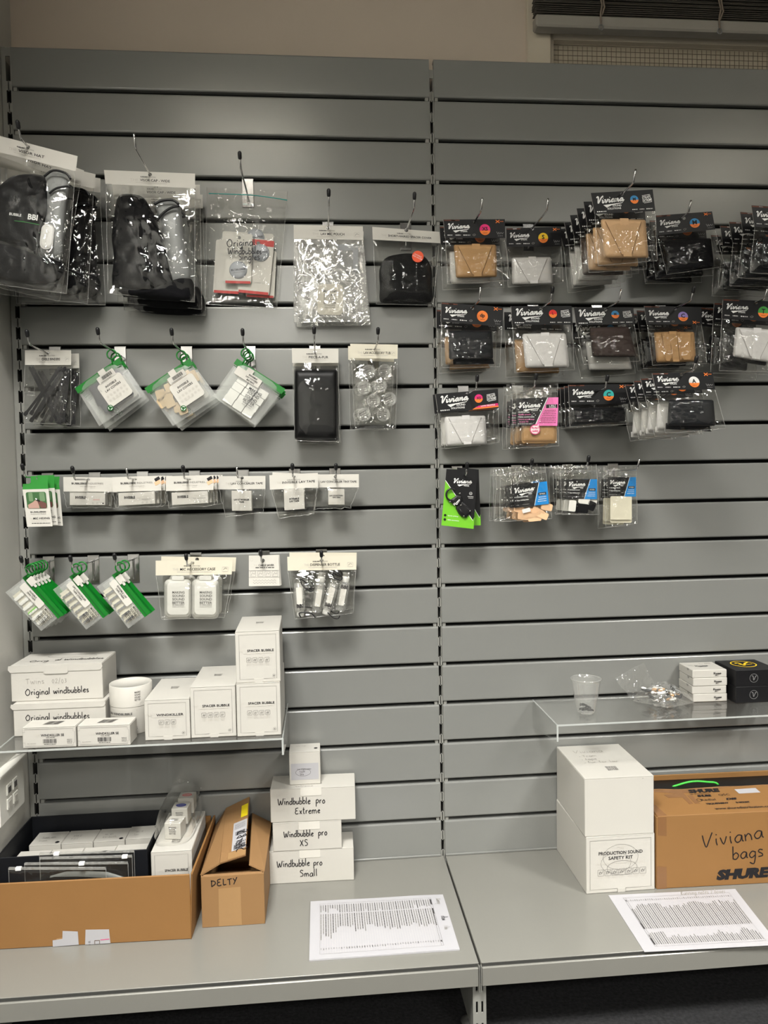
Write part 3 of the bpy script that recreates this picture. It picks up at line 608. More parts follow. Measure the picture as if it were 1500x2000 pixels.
# ================================================================== hooks
hk = [('hat', 'long chrome hook at the far left holding the visor hats', (55, 287), .215, .255, 1), ('cap', 'chrome hook without rubber tip holding the visor caps', (293, 340), .13, .26, 0),
 ('zipb', 'chrome hook through the clear zip bag of single windshields', (483, 379), .02, .17, 1), ('pouch', 'chrome hook with rubber tip holding the clear pouch pack', (641, 445), .03, .18, 1), ('fur', 'chrome hook holding the black furry cover, beside the middle post', (793.8, 449.6), .02, .17, 1),
 ('binders', 'chrome hook holding the bag of black cable binders', (93.5, 690), .05, .16, 1), ('M2', 'chrome hook with the grey lav cover pouches on green rings', (222, 686), .06, .17, 1), ('M3', 'chrome hook with the beige lav cover pouches on green rings', (356, 687), .06, .17, 1), ('M4', 'chrome hook with the white tile pouches on a green ring', (483, 684), .07, .16, 1), ('paf', 'chrome hook holding the tall flat black fur pack', (615, 688), .05, .19, 1), ('tub', 'chrome hook holding the bag of round clear tubs', (732, 682), .07, .165, 1),
 ('mic', 'chrome hook at far left holding the green-topped boxes', (72, 932), .07, .14, 1), ('N2', 'chrome hook with black tip through the white carded box nearest the green boxes', (173, 937), .05, .15, 1), ('N3', 'chrome hook with bare end through the middle carded box with colour chips', (265, 935), .07, .14, 0), ('N4', 'chrome hook with black tip through the right carded box with colour chips', (372, 935), .06, .14, 1), ('N5', 'bare looped chrome hook through the concealer tape card', (473, 933), .03, .13, 0), ('N6', 'chrome hook with black tip through the middle tape card', (574, 931), .06, .13, 1), ('N7', 'chrome hook with black tip through the tiny tape card', (655, 931), .05, .13, 1),
 ('O1', 'chrome hook with five green rings, nearest the left wall', (90, 1098), .02, .155, 1), ('O2', 'chrome hook with two green rings, middle of the three', (178, 1096.5), .02, .155, 1), ('O3', 'chrome hook with green rings, rightmost of the three', (257, 1093), .02, .155, 1), ('O4', 'chrome hook through the two-case pack card', (376, 1099), .05, .12, 1), ('O5', 'chrome hook through the small square printed cards', (513, 1094), .05, .09, 1), ('O6', 'chrome hook through the bottle pack card', (628, 1094), .05, .11, 1),
 ('A1', 'chrome hook with the tan strap and pink XS badge, top row', (926, 434.7), .07, .15, 0), ('A2', 'chrome hook with the white strap and yellow S badge', (1040, 445.3), .04, .155, 0), ('A3', 'long chrome hook with the fanned stack of blue M tan straps', (1214.7, 378.7), .25, .31, 0), ('A4', 'chrome hook with the black straps and large blue M badge', (1329, 426.7), .12, .16, 0), ('A5', 'chrome hook with the black strap stack at the right edge, top row', (1532, 418), .24, .29, 0),
 ('B1', 'chrome hook with the black strap and orange dp badge', (922.7, 600.8), .08, .16, 0), ('B2', 'chrome hook with black tip and the white strap with red L badge', (1056.5, 603), .07, .15, 1), ('B3', 'chrome hook with the brown strap and small blue M badge', (1182.7, 604), .06, .145, 0), ('B4', 'chrome hook with the tan strap and lilac C badge', (1318.7, 602), .08, .16, 1), ('B5', 'chrome hook with the white strap and green T badge', (1477, 590.6), .13, .165, 0),
 ('C1', 'chrome hook with the white strap and low-profile pink stripe card', (912, 769.7), .05, .16, 1), ('C2', 'chrome hook with the zip bags of pink-labelled pouches', (1032.7, 760.6), .10, .15, 1), ('C3', 'chrome hook with the flat black strap and teal C badge', (1164.5, 764), .08, .14, 1), ('C4', 'long chrome hook with the black strap and white A badge', (1331, 731), .255, .31, 1),
 ('D1', 'chrome hook with the lime green carabiner cards', (903, 928), .07, .12, 1), ('D2', 'chrome hook with the zip bags of peach pads', (1030, 921), .10, .13, 1), ('D3', 'chrome hook with the zip bags of black and white pads', (1135, 915), .10, .14, 1), ('D4', 'chrome hook with the zip bags of cream felt squares', (1215, 918), .06, .15, 0)]
for k, lab, h, d, L, c in hk: hook(k, lab, h, d, L, bool(c))
# ================================================================== hanging goods, left bay
INK, GREY, PALE, MID = 'ink', 'ink_grey', 'ink_pale', 'ink_mid'
def header(t, f, q, hole, title, pre='THE', m='card_white', line=True, icon=False, r=3.6, tw=None, bold=.012, pre_w=.13):
    """folded header card with its print; returns the card frame"""
    b = MB(); holed(b, f, q, hole, r, .0012, m); c = b.build('header_card', t); g, H = sub(f, q); p = MB()
    y = H * .60; h = H * .17
    tw = tw or .62
    x0 = 50 - tw * 50; pw = pre_w * 100 if pre else 0
    if pre: p.text(g, pre, x0, y, h, PALE, wid=pw * .8, al='l')
    p.text(g, title, x0 + pw, y, h, INK, wid=tw * 100 - pw, al='l', bold=bold)
    p.text(g, 'BUBBLEBEE', 50 - tw * 6, y - h * 1.35, h * .42, INK, al='r', bold=.02); p.text(g, 'INDUSTRIES', 50 - tw * 6 + 1, y - h * 1.35, h * .42, GREY, al='l')
    if line: p.dashes(g, x0 + 6, x0 + tw * 92, y + h * 1.1, h * .22, PALE, 3)
    if icon: p.stroke(g, rr(91, H * .62, 8, H * .3, 1), .5, PALE, closed=True, smooth=0); p.stroke(g, [(88.5, H * .68), (91, H * .55), (93.5, H * .62)], .5, GREY, smooth=2)
    p.build('card_print', t, c); return g, H
def slogan(p, f, x, y, h, ang=0.0, m=INK, lines=('MAKING', 'SOUND', 'SOUND', 'BETTER'), al='c', px=True, foot=True, lead=1.45, wid=None):
    g = 1 if px else -1; ca, sa = math.cos(ang), math.sin(ang)
    rows = list(lines) + ([''] if foot else [])
    for i, s_ in enumerate(lines):
        dy = (i - (len(lines) - 1) / 2) * h * lead
        X, Y = (x - dy * sa, y + dy * ca) if px else (x + dy * sa, y - dy * ca)
        p.text(f, s_, X, Y, h, m, ang, wid=wid, al=al, bold=.014, px=px)
    if foot:
        for j, s_ in enumerate(('BUBBLEBEE', 'INDUSTRIES')):
            dy = (len(lines) / 2 + .15) * h * lead + j * h * .8
            X, Y = (x - dy * sa, y + dy * ca) if px else (x + dy * sa, y - dy * ca)
            p.text(f, s_, X, Y, h * .45, m if j == 0 else GREY, ang, al=al, px=px, wid=(wid or h * 4) * (.98))
# --- visor hats, far left
d = .215; f = M(d); O = wire('hat', d)
t = thing('bagged_visor_hat', 'front bag of the visor hats at the far left, black cap with white letters', 'bagged hat', O, 'bagged visor hats at the far left')
q = [(-44, 254), (151.7, 305), (-48, 285), (148, 335)]; header(t, f, q, (55, 287.5), 'VISOR HAT', tw=.36, pre_w=.10)
film(f, [(-46, 286), (147, 334), (-60, 548), (130, 574)], .017, .015, 1, m='film_shiny', nz=.0024).build('clear_film', t, smooth=True)
b = MB(); b.blob(f, [(25, 344), (60, 340), (88, 346), (97, 372), (92, 410), (76, 450), (70, 490), (40, 478), (0, 470), (-40, 450), (-30, 390), (0, 362)], -.014, .026, 'fabric_black', 2.6, 6, 3, .004, .06, 1); c = b.build('cap_crown', t, smooth=True)
p = MB(); g2 = M(d + .0135); p.text(g2, 'BBI', 64, 424, 10.5, 'print_white', .14, bold=.03); p.text(g2, 'BUBBLE', 30, 419, 5, 'print_white', .14, bold=.014); p.stroke(g2, [(28, 431), (52, 434), (77, 439)], 1.3, 'green', smooth=2); p.build('cap_print', t, c, label='white embroidered letters with a green line')
b = MB(); b.blob(f, [(88, 340), (110, 334), (136, 344), (130, 400), (124, 470), (118, 505), (84, 500), (80, 470), (92, 410)], -.014, .024, 'visor_grey', 2.2, 6, 2); c = b.build('clear_visor', t, smooth=True, label='silver grey curled visor')
b = MB(); b.tube(catmull([M(d + .010)(*p_) for p_ in ((86, 345), (104, 333), (128, 338), (138, 350))]), .0024, 'black_plastic', 6); b.build('visor_rim', t, c, smooth=True); b = MB(); b.tube(catmull([M(d + .013)(*p_) for p_ in ((96, 378), (110, 368), (130, 364), (137, 366))]), .0022, 'black_plastic', 6); b.build('visor_rim', t, c, smooth=True); b = MB(); b.tube(catmull([M(d + .012)(*p_) for p_ in ((78, 494), (95, 503), (120, 512))]), .0035, 'black_plastic', 6); b.build('visor_rim', t, c, smooth=True)
b = MB(); b.blob(M(d + .012), rr(92, 462, 26, 50, 12, .12), 0, .004, 'visor_white', 3, 4); b.build('lining_disc', t, smooth=True, label='pale oval lining')
b = MB(); b.blob(f, [(-40, 470), (0, 476), (40, 486), (84, 502), (118, 510), (126, 530), (110, 552), (60, 556), (0, 545), (-44, 530)], -.013, .022, 'fabric_black', 2.4, 5, 3, .003, .07, 6); b.build('cap_peak', t, smooth=True)
h1 = dup(t, 'second bag of the visor hats, right behind the front one', .048, .10, swap={'lining_disc': 'fabric_black'})
h2 = dup(t, 'third bag of the visor hats, behind the first two', .096, -.02, (.008, 0, 0), swap={'clear_visor': 'fabric_black', 'lining_disc': 'fabric_black'})
h3 = dup(t, 'rearmost bag of the visor hats, nearest the slats', .144, -.12, (.004, 0, 0), swap={'clear_visor': 'fabric_black', 'lining_disc': 'fabric_black'})
# --- visor caps
d = .135; f = M(d); O = wire('cap', d)
t = thing('visor_pack', 'front bag of the wide visor caps, black cap beside a grey visor', 'bagged cap', O, 'bagged visor caps')
hx = (293, 341); q = [(203, 332), (381, 339), (206, 359), (381, 367.7)]; header(t, f, q, hx, 'VISOR CAP - WIDE', tw=.44, pre_w=.11)
film(f, [(207, 360), (381, 368), (211, 573), (380, 590)], .021, .017, 2, m='film_shiny', nz=.0026).build('clear_film', t, smooth=True)
b = MB(); b.blob(f, [(232, 383), (255, 379), (280, 386), (296, 412), (312, 455), (330, 510), (342, 560), (300, 566), (240, 563), (219, 556), (222, 500), (218, 460), (224, 410)], -.016, .030, 'fabric_black', 2.6, 6, 3, .005, .05, 4); b.build('cap_crown', t, smooth=True)
b = MB(); b.blob(f, [(302, 394), (325, 390), (350, 396), (358, 450), (368, 520), (372, 548), (338, 556), (326, 500), (314, 440)], -.014, .030, 'visor_grey', 2.2, 6, 2); c = b.build('clear_visor', t, smooth=True, label='silver grey curled visor')
b = MB(); b.tube(catmull([M(d + .012)(*p_) for p_ in ((301, 400), (316, 392), (338, 391), (349, 399))]), .0028, 'black_plastic', 6); b.build('visor_rim', t, c, smooth=True); b = MB(); b.tube(catmull([M(d + .017)(*p_) for p_ in ((306, 432), (318, 417), (334, 406), (351, 402))]), .0028, 'black_plastic', 6); b.build('visor_rim', t, c, smooth=True)
b = MB(); b.blob(M(d), [(334, 548), (360, 540), (376, 548), (380, 572), (366, 588), (300, 586), (250, 578), (232, 566), (290, 566)], -.010, .026, 'fabric_black', 2.2, 5, 3, .004, .08, 5); b.build('cap_peak', t, smooth=True)
dup(t, 'second bag of the wide visor caps, behind the front one', .052, -.02, (.002, 0, -.006)); dup(t, 'rearmost bag of the wide visor caps', .103, -.03, (.0, 0, -.010))
# --- zip bag of singles
d = .03; f = M(d); O = wire('zipb', d)
t = thing('zip_bag', 'clear zip bag with teal seal and handwritten name, single windshield cards inside', 'zip bag', O)
Q = [(404, 366), (562, 374), (401, 594), (540, 602)]
film(f, Q, .020, .014, 3, m='film_flat', nz=.004, top=.25).build('clear_film', t, smooth=True)
b = MB(); b.tube(catmull([M(d + .004)(*p_) for p_ in ((408, 378), (440, 379), (490, 381), (530, 386), (561, 391))]), .0011, 'teal', 6); b.build('zip_seal', t, smooth=True, label='thin teal zip line')
p = MB(); g2 = M(d + .0235); p.hand(g2, 'Original', 443, 482, 7.5, INK, 1.7, -.05, kx=.98); p.hand(g2, 'Windbubbles', 445, 496, 6.6, INK, 1.7, .0, kx=.86); p.hand(g2, 'Singles', 466, 508, 7.0, INK, 1.7, -.02, kx=.95); p.build('handwriting', t, label='black felt-pen handwriting')
def scard(i, cx, cy, wd, h, ang, o, lab, disc=None, top=False):
    k = thing('windshield_card', lab, 'card', M(d + o)(cx, cy), 'cards in the clear zip bag'); m2 = M(d + o); b = MB(); b.plate(m2, rr(cx, cy, wd, h, 4, ang), -.0006, .0012, 'card_white'); c = b.build('backing_card', k)
    p = MB(); ca, sa = math.cos(ang), math.sin(ang); at_ = lambda a, b_: (cx + a * wd / 2 * ca - b_ * h / 2 * sa, cy + a * wd / 2 * sa + b_ * h / 2 * ca)
    p.rect(m2, *at_(0, .95), wd * .94, h * .05, 'red_stripe', ang, .0009)
    if top: p.rect(m2, *at_(0, -.86), wd * .99, h * .11, 'red_stripe', ang, .0009)
    p.disc(m2, *at_(0, -.84), 3.4, 'ink_grey', .0010, 14); p.dashes(m2, *(at_(-.7, .55)[0], at_(.7, .55)[0]), at_(0, .55)[1], 1.2, PALE, i, ang); p.build('card_print', k, c)
    if disc:
        b = MB(); x, y = at_(*disc); b.lathe(m2(x, y, .0008), [(.0, .0045), (.010, .0045), (.0175, .004), (.0205, .0015), (.021, 0)], 'disc_grey', 24, V((0, -1, 0)), V((1, 0, 0))); z = b.build('foam_disc', k, smooth=True, label='round pale grey disc')
        p = MB(); p.text(m2, 'BUBBLEBEE', x, y - 1, 3.6, INK, -.1, wid=28, bold=.01, o=.0056); p.text(m2, 'INDUSTRIES', x + 2, y + 4, 2.4, GREY, -.1, wid=22, o=.0056); p.build('disc_print', k, z)
scard(1, 466, 505, 52, 97, .03, .012, 'front windshield card in the zip bag, under the writing, with grey disc', (0, .46))
scard(2, 500, 520, 62, 108, .10, .004, 'windshield card tilted behind the front card in the zip bag, red band on top', (.2, -.5), True)
scard(3, 445, 521, 52, 104, .06, -.002, 'windshield card at the lower left of the zip bag, red foot')
scard(4, 510, 535, 56, 92, .05, -.006, 'windshield card at the lower right of the zip bag, behind the others', None)
scard(5, 482, 500, 100, 92, .06, -.009, 'rear windshield card reaching across the zip bag top', (.3, -.8))
# --- lav mic pouch
d = .042; f = M(d); O = wire('pouch', d)
t = thing('pouch_pack', 'shiny clear pouch pack under a white header card, round pale label', 'pouch pack', O, 'clear pouch packs')
q = [(573.6, 439), (708.6, 442), (573.6, 466.6), (709.6, 469)]; header(t, f, q, (641, 445.3), 'LAV MIC POUCH', tw=.46, pre_w=.12, icon=True)
film(f, [(574, 467), (709, 470), (574, 630), (720, 628)], .012, .006, 4, m='film_silver', nz=.002).build('clear_film', t, smooth=True)
b = MB(); b.plate(f, rr(640, 554, 98, 132, 4, .01), -.001, .003, 'film_silver'); b.tube([f(603, 475, .004), f(600, 550, .005), f(598, 622, .004)], .004, 'film_silver', 8); b.build('folded_pouch', t)
b = MB(); b.plate(f, rr(679, 503, 40, 52, 2), -.003, .0015, 'disc_grey'); b.build('foam_pad', t, label='pale grey pad')
b = MB(); b.plate(M(d + .004), rr(645, 585, 50, 60, 8, .02), 0, .0012, 'card_cream'); c = b.build('inner_label', t, label='pale cream label')
p = MB(); slogan(p, M(d + .0056), 645, 580, 5.2, .02, MID, wid=None); p.build('label_print', t, c)
dup(t, 'rear clear pouch pack, behind the front one', .026, -.012, (.003, 0, -.004))
# --- spacer cover
d = .03; f = M(d); O = wire('fur', d)
t = thing('fur_cover_pack', 'black short-haired cover in a clear bag with round orange sticker', 'fur cover pack', O)
q = [(727, 443), (860, 453), (728, 468), (860, 475)]; header(t, f, q, (793.8, 449.8), 'SHORT-HAIRED SPACER COVER', tw=.74, pre_w=.10)
film(f, [(729, 469), (858, 475.5), (735, 594), (846, 596)], .026, .018, 5, m='film_flat').build('clear_film', t, smooth=True)
b = MB(); b.blob(f, [(742, 560), (741, 528), (752, 505), (775, 497), (805, 495), (830, 502), (843, 525), (844, 560), (842, 590), (800, 594), (760, 592), (742, 588)], -.014, .034, 'fur_black', 2.8, 8, 3, .003, .12, 3); b.build('fur_body', t, smooth=True)
b = MB(); g2 = M(d + .0265); b.plate(g2, [(816 + 11.3 * math.cos(a), 501 + 11.3 * math.sin(a)) for a in [k * math.pi / 12 for k in range(24)]], 0, .0005, 'orange_red'); c = b.build('round_sticker', t, label='round orange sticker')
p = MB(); p.text(g2, 'SUITABLE', 816.5, 499, 2.6, 'print_white', .45, o=.001); p.text(g2, 'FOR SPACER', 815.5, 503, 2.6, 'print_white', .45, o=.001); p.build('sticker_print', t, c)
# --- cable binders
d = .065; f = M(d); O = wire('binders', d)
t = thing('cable_binder_pack', 'front clear bag of black cable binders with white header', 'cable binders', O, 'packs of cable binders')
q = [(48.7, 684), (139, 684), (48.7, 712.8), (139, 713)]; header(t, f, q, (93.5, 690), 'CABLE BINDERS', tw=.52, pre_w=.12, icon=True, r=3)
film(f, [(49, 713), (139, 714), (45, 825), (138, 829)], .011, .009, 6).build('clear_film', t, smooth=True)
r = random.Random(3)
for k, (a, c_) in enumerate((((58, 718), (112, 823)), ((64, 718), (118, 822)), ((115, 718), (62, 806)), ((120, 718), (50, 808)), ((124, 720), (62, 820)), ((128, 724), (100, 820)), ((131, 722), (116, 824)), ((127, 718), (78, 800)), ((134, 730), (124, 820)))):
    b = MB(); o = -.006 + k * .0013; A_, B_ = V((a[0], a[1], 0)), V((c_[0], c_[1], 0)); n_ = (B_ - A_).normalized(); s_ = V((-n_.y, n_.x, 0)) * 2.6
    b.plate(M(d + o), [tuple((A_ + s_)[:2]), tuple((A_ + n_ * -2.5)[:2]), tuple((A_ - s_)[:2]), tuple((B_ - s_)[:2]), tuple((B_ + s_)[:2])], 0, .001, 'strap_black')
    b.plate(M(d + o), rr(B_.x, B_.y, 9, 8, 1.5, math.atan2(n_.y, n_.x)), -.0002, .0016, 'strap_black'); b.build('cable_binder', t)
dup(t, 'rear clear bag of cable binders, behind the front one', .030, -.03, (.008, 0, -.004))
# --- piece of fur
d = .06; f = M(d); O = wire('paf', d)
t = thing('fur_sheet_pack', 'tall flat glossy black fur pack with white header', 'fur pack', O, 'flat black fur packs')
q = [(569.9, 680.5), (661, 681), (570.7, 708.8), (661, 708.8)]; header(t, f, q, (615, 688), 'PIECE-A-FUR', tw=.56, pre_w=.14, r=3)
film(f, [(571, 709), (661, 709), (576, 861), (662.7, 862.7)], .0170, .006, 7, m='film_flat', nz=.0006).build('clear_film', t, smooth=True)
b = MB(); b.blob(f, rr(617, 789, 84, 138, 4), -.005, .016, 'foil_black', 8, 5, 0, .0012, .05, 2); b.build('folded_fur', t, smooth=True)
dup(t, 'rear flat black fur pack, behind the front one', .030, -.02, (.0, 0, -.003))
# --- accessory tubs
d = .085; f = M(d); O = wire('tub', d)
t = thing('tub_pack', 'front clear bag of eight round clear tubs under a cream header', 'tub pack', O, 'packs of round clear tubs')
q = [(684, 671.5), (777, 673), (685, 699), (776.5, 701)]; header(t, f, q, (732, 682), 'LAV ACCESSORY TUB', m='card_cream', tw=.70, pre_w=.13, icon=True, r=3)
film(f, [(686, 699), (776, 701), (694, 838), (773, 836)], .018, .012, 8, m='film_shiny').build('clear_film', t, smooth=True)
for k, (x, y) in enumerate(((719.5, 728), (750.7, 726.7), (710.7, 758.7), (741.9, 754.7), (729, 784), (760, 781), (710.7, 810.7), (748, 810.7))):
    b = MB(); R_ = .0165; b.lathe(f(x, y, -.006), [(0, 0), (R_ * .86, 0), (R_ * .9, .010), (R_, .0105), (R_, .0165), (R_ * .9, .0175), (R_ * .8, .0165), (0, .0165)], 'tub_plastic', 24, V((0, -1, 0)), V((1, 0, 0))); c = b.build('tub', t, smooth=True)
    p = MB(); a = r.uniform(-.5, .3); g2 = M(d + .0112)
    for j, s_ in enumerate(('MAKING', 'SOUND', 'SOUND', 'BETTER')): p.text(g2, s_, x - (j - 1.5) * 4.1 * math.sin(a), y + (j - 1.5) * 4.1 * math.cos(a), 2.7, MID, a, wid=14, bold=.018)
    p.build('tub_print', t, c)
dup(t, 'rear clear bag of round tubs, behind the front one', .038, .03, (-.004, 0, .0))
# --- zip pouches with green bars
def pouch(key, lab, d, A, B_, C, D, ring, fill, labelq, text, tagq, mirrored=False, bars=True):
    """frosted pouch: A-B is the green zip, C below A, D below B"""
    f = M(d); O = wire(key, d); t = thing('zip_pouch', lab, 'zip pouch', O, None)
    q = [A, B_, C, D]; film(f, q, .0075, .006, 9, m='frosted', nz=.0008, nu=8, nv=8, top=.4, jag=.2).build('frosted_film', t, smooth=True)
    ang = math.atan2(B_[1] - A[1], B_[0] - A[0]); ca, sa = math.cos(ang), math.sin(ang)
    b = MB(); z0 = bil(q, -.02, -.02), bil(q, 1.02, -.02), bil(q, 1.02, .12), bil(q, -.02, .12); b.plate(f, z0, -.003, .0065, 'green'); c = b.build('zip_bar', t, label='green zip bar')
    b = MB(); b.plate(f, [bil(q, 0, .14), bil(q, 1, .14), bil(q, 1, .155), bil(q, 0, .155)], .0035, .001, 'green_dark'); b.build('zip_groove', t, c)
    b = MB(); P = []
    for k in range(41): a = k / 40 * 2 * math.pi * 2.4; P.append(M(d + .004 - .012 * k / 40)(ring[0] + 9 * math.cos(a), ring[1] + 9 * math.sin(a)))
    b.tube(P, .0017, 'green', 6); b.tube([M(d + .002)(ring[0], ring[1] + 9), M(d + .002)(*bil(q, .85 if not mirrored else .12, .03))], .0022, 'green', 6); b.build('coil_ring', t, smooth=True, label='green plastic coil ring')
    for k, (u, v, su, sv, rot) in enumerate(fill[1]):
        x, y = bil(q, u, v); b = MB(); b.plate(M(d + fill[2][k % len(fill[2])]), rr(x, y, su, sv, fill[3], ang + rot), 0, .003, fill[0]); b.build('foam_tile', t)
    if labelq:
        b = MB(); x, y = bil(q, labelq[0], labelq[1]); g2 = M(d + .0082); b.plate(g2, rr(x, y, labelq[2], labelq[3], 6, ang), 0, .0006, 'card_white'); c = b.build('front_label', t, label='white rounded label'); p = MB()
        h_ = labelq[3]
        for j, s_ in enumerate(text): dy = -h_ * .28 + j * 7.2; p.text(g2, s_, x - dy * sa, y + dy * ca, 4.3, INK, ang, bold=.014, o=.0011)
        rr_ = random.Random(5)
        for k in range(6):
            for j in range(2):
                dx, dy = -labelq[2] * .36 + k * labelq[2] * .145, h_ * .08 + j * h_ * .17; X, Y = x + dx * ca - dy * sa, y + dx * sa + dy * ca
                p.ring(g2, X, Y, 2.2, .6, PALE, .0011, n=8); p.rect(g2, X, Y, 1.6, 1.6, PALE, ang + rr_.uniform(-1, 1), .0011)
        p.dashes(g2, x - labelq[2] * .3 * ca - h_ * .42 * -sa * -1, x + labelq[2] * .3, y + h_ * .40, .8, PALE, 2, ang, .0011); p.build('label_print', t, c)
    if tagq:
        b = MB(); x, y = bil(q, tagq[0], tagq[1]); g2 = M(d + .0090); b.plate(g2, rr(x, y, tagq[2], tagq[3], 2, ang), 0, .0006, 'card_white')
        x2, y2 = bil(q, tagq[0] - .03, tagq[1] - .12); b.plate(g2, rr(x2, y2, 14, 12, 1, ang), -.0002, .0006, 'card_white'); c = b.build('hang_tag', t, label='white tag'); p = MB()
        if bars:
            xx = -tagq[2] * .26; k = 0; r2 = random.Random(8)
            while xx < tagq[2] * .28:
                ww = r2.choice((.5, .9, 1.4)); p.rect(g2, x + (xx + ww / 2) * ca + .1 * sa, y + (xx + ww / 2) * sa - 1 * ca, ww, tagq[3] * .5, INK, ang, .0011); xx += ww + r2.choice((.5, .9))
            p.dashes(g2, x - tagq[2] * .4 * ca - tagq[3] * .38 * sa, x + tagq[2] * .38, y - tagq[2] * .4 * sa + tagq[3] * .38 * ca, .9, MID, 4, ang, .0011)
        p.v and p.build('tag_print', t, c)
    return t, q, ang
tiles = [(.62, .45, 66, 62, 0)]
d = .075
for key, nm, A, B_, C, D, ring, fillm, fl, lab1 in (
  ('M2', 'grey', (148.7, 758.7), (231.5, 701.3), (194, 832.5), (277, 775), (218, 692), 'tile_charcoal', [(.55, .50, 68, 62, 0), (.40, .42, 40, 44, .2)], 'front frosted pouch with charcoal pads and green zip, second hook from left'),
  ('M3', 'beige', (284.7, 758.7), (369, 702.7), (338, 832), (420.7, 778.7), (354, 694), 'tile_beige', [(.16, .30, 19, 22, .3), (.22, .52, 20, 22, .1), (.30, .72, 18, 20, .4), (.10, .45, 17, 20, .0), (.38, .26, 18, 18, .2), (.48, .22, 17, 18, .0), (.62, .24, 24, 20, .1), (.78, .26, 20, 20, .0), (.90, .35, 14, 24, .1), (.26, .40, 20, 20, .5), (.34, .84, 18, 14, .2)], 'front frosted pouch with beige foam tiles and green zip')):
    t, q, ang = pouch(key, lab1, d, A, B_, C, D, ring, (fillm, fl, (.000, .0015, -.0015), 3), (.63, .52, 54, 50), ('INVISIBLE', 'LAV COVERS'), (.62, .16, 38, 14))
    g2 = M(d + .0082); x, y = bil(q, .37, .80); b = MB(); b.plate(g2, [(x + 5.8 * math.cos(a), y + 5.8 * math.sin(a)) for a in [k * math.pi / 8 for k in range(16)]], .0007, .0004, 'green_dark'); c = b.build('recycling_mark', t, label='green recycling mark'); p = MB()
    for k in range(3): a = k * 2.094; p.stroke(g2, [(x + 3.6 * math.cos(a + j), y + 3.6 * math.sin(a + j)) for j in (0, .5, 1.0, 1.4)], 1.2, 'print_white', .0016, smooth=0)
    p.build('mark_arrows', t, c)
    dup(t, 'middle frosted pouch of the %s set, behind the front one' % nm, .018, -.03, (.004, 0, -.004)); dup(t, 'rear frosted pouch of the %s set' % nm, .036, -.06, (.003, 0, -.008))
t, q, ang = pouch('M4', 'front frosted pouch with white foam tiles, green zip tilted right', .085, (464, 702.7), (554.7, 760), (414.7, 773), (498.7, 830.7), (480, 690), ('tile_white', [(u, v, 21, 15, 0) for v in (.34, .52, .70, .86) for u in (.30, .52, .74)], (.000, .0012), 1.5), None, (), (.34, .20, 56, 17), True, False)
g2 = M(.085 + .0082); p = MB(); x, y = bil(q, .42, .20)
for j, s_ in enumerate(('INVISIBLE', 'LAV COVERS', 'BIG BAG')): dy = -5 + j * 5; p.text(g2, s_, x - dy * math.sin(ang), y + dy * math.cos(ang), 3.2, INK, ang, bold=.014, o=.0022)
slogan(p, g2, *bil(q, .62, .52), 5.2, ang, INK, lead=1.55); p.build('pouch_print', t)
dup(t, 'middle frosted pouch of white tiles, behind the front one', .018, .03, (.003, 0, -.002)); dup(t, 'rear frosted pouch of white tiles', .036, .06, (.005, 0, -.003))
# --- row three: boxes and tapes on cards
d = .125; O = wire('mic', d); f = M(d)
t = thing('hang_box', 'front green-topped white box with photo of hands, far left hook', 'hang box', O, 'green-topped boxes on the far left hook')
A, B_, C, D = (44, 956), (94.7, 954.7), (53, 1029), (102.7, 1028); q = [A, B_, C, D]; th = .019
b = MB(); b.plate(f, [A, B_, D, C], -th, th, 'card_white'); b.build('box_body', t)
b = MB(); b.plate(f, [(45, 945), (93, 944), (94.7, 954.7), (44, 956)], -th, th * .98, 'green_card'); b.build('green_top', t, label='green top')
b = MB(); holed(b, M(d - .010), [(60, 930), (94, 929), (60, 946), (93, 945)], (73.5, 934), 3.0, .0006, 'green_card'); b.build('hang_tab', t, label='green hang tab')
g, H = sub(f, q); p = MB(); p.flat(g, rr(49, 43, 78, 64, 8), 'leaf_photo', .0006); p.flat(g, rr(28, 30, 16, 34, 4), 'leaf_photo_pale', .0009); p.flat(g, rr(72, 30, 20, 34, 4), 'leaf_photo_pale', .0009)
p.flat(g, [(14, 74), (14, 60), (34, 50), (44, 42), (52, 48), (56, 62), (58, 74)], 'skin_photo', .0011); p.flat(g, [(84, 74), (86, 56), (66, 46), (52, 46), (54, 56), (64, 74)], 'skin_photo_dark', .0012); p.flat(g, rr(54, 43, 18, 6, 2, .6), 'ink', .0014); p.flat(g, rr(48, 38, 7, 5, 1.5, .6), 'print_white', .0015)
p.text(g, 'BUBBLEBEE', 50, 88, 4.6, INK, wid=60, bold=.02); p.text(g, 'INDUSTRIES', 50, 96, 4.4, GREY, wid=60); p.text(g, 'THE', 22, 113, 6, PALE, bold=.0); p.text(g, 'MIC HIDING', 60, 113, 7.5, INK, wid=64, bold=.02); p.text(g, 'STARTER', 50, 123, 5, PALE, wid=60); p.dashes(g, 20, 92, 132, 2.6, MID, 3); p.build('box_print', t)
dup(t, 'second green-topped box, behind the front one', .028, .012, (.004, 0, .002)); dup(t, 'third green-topped box, nearest the slats', .056, .02, (.006, 0, -.001))
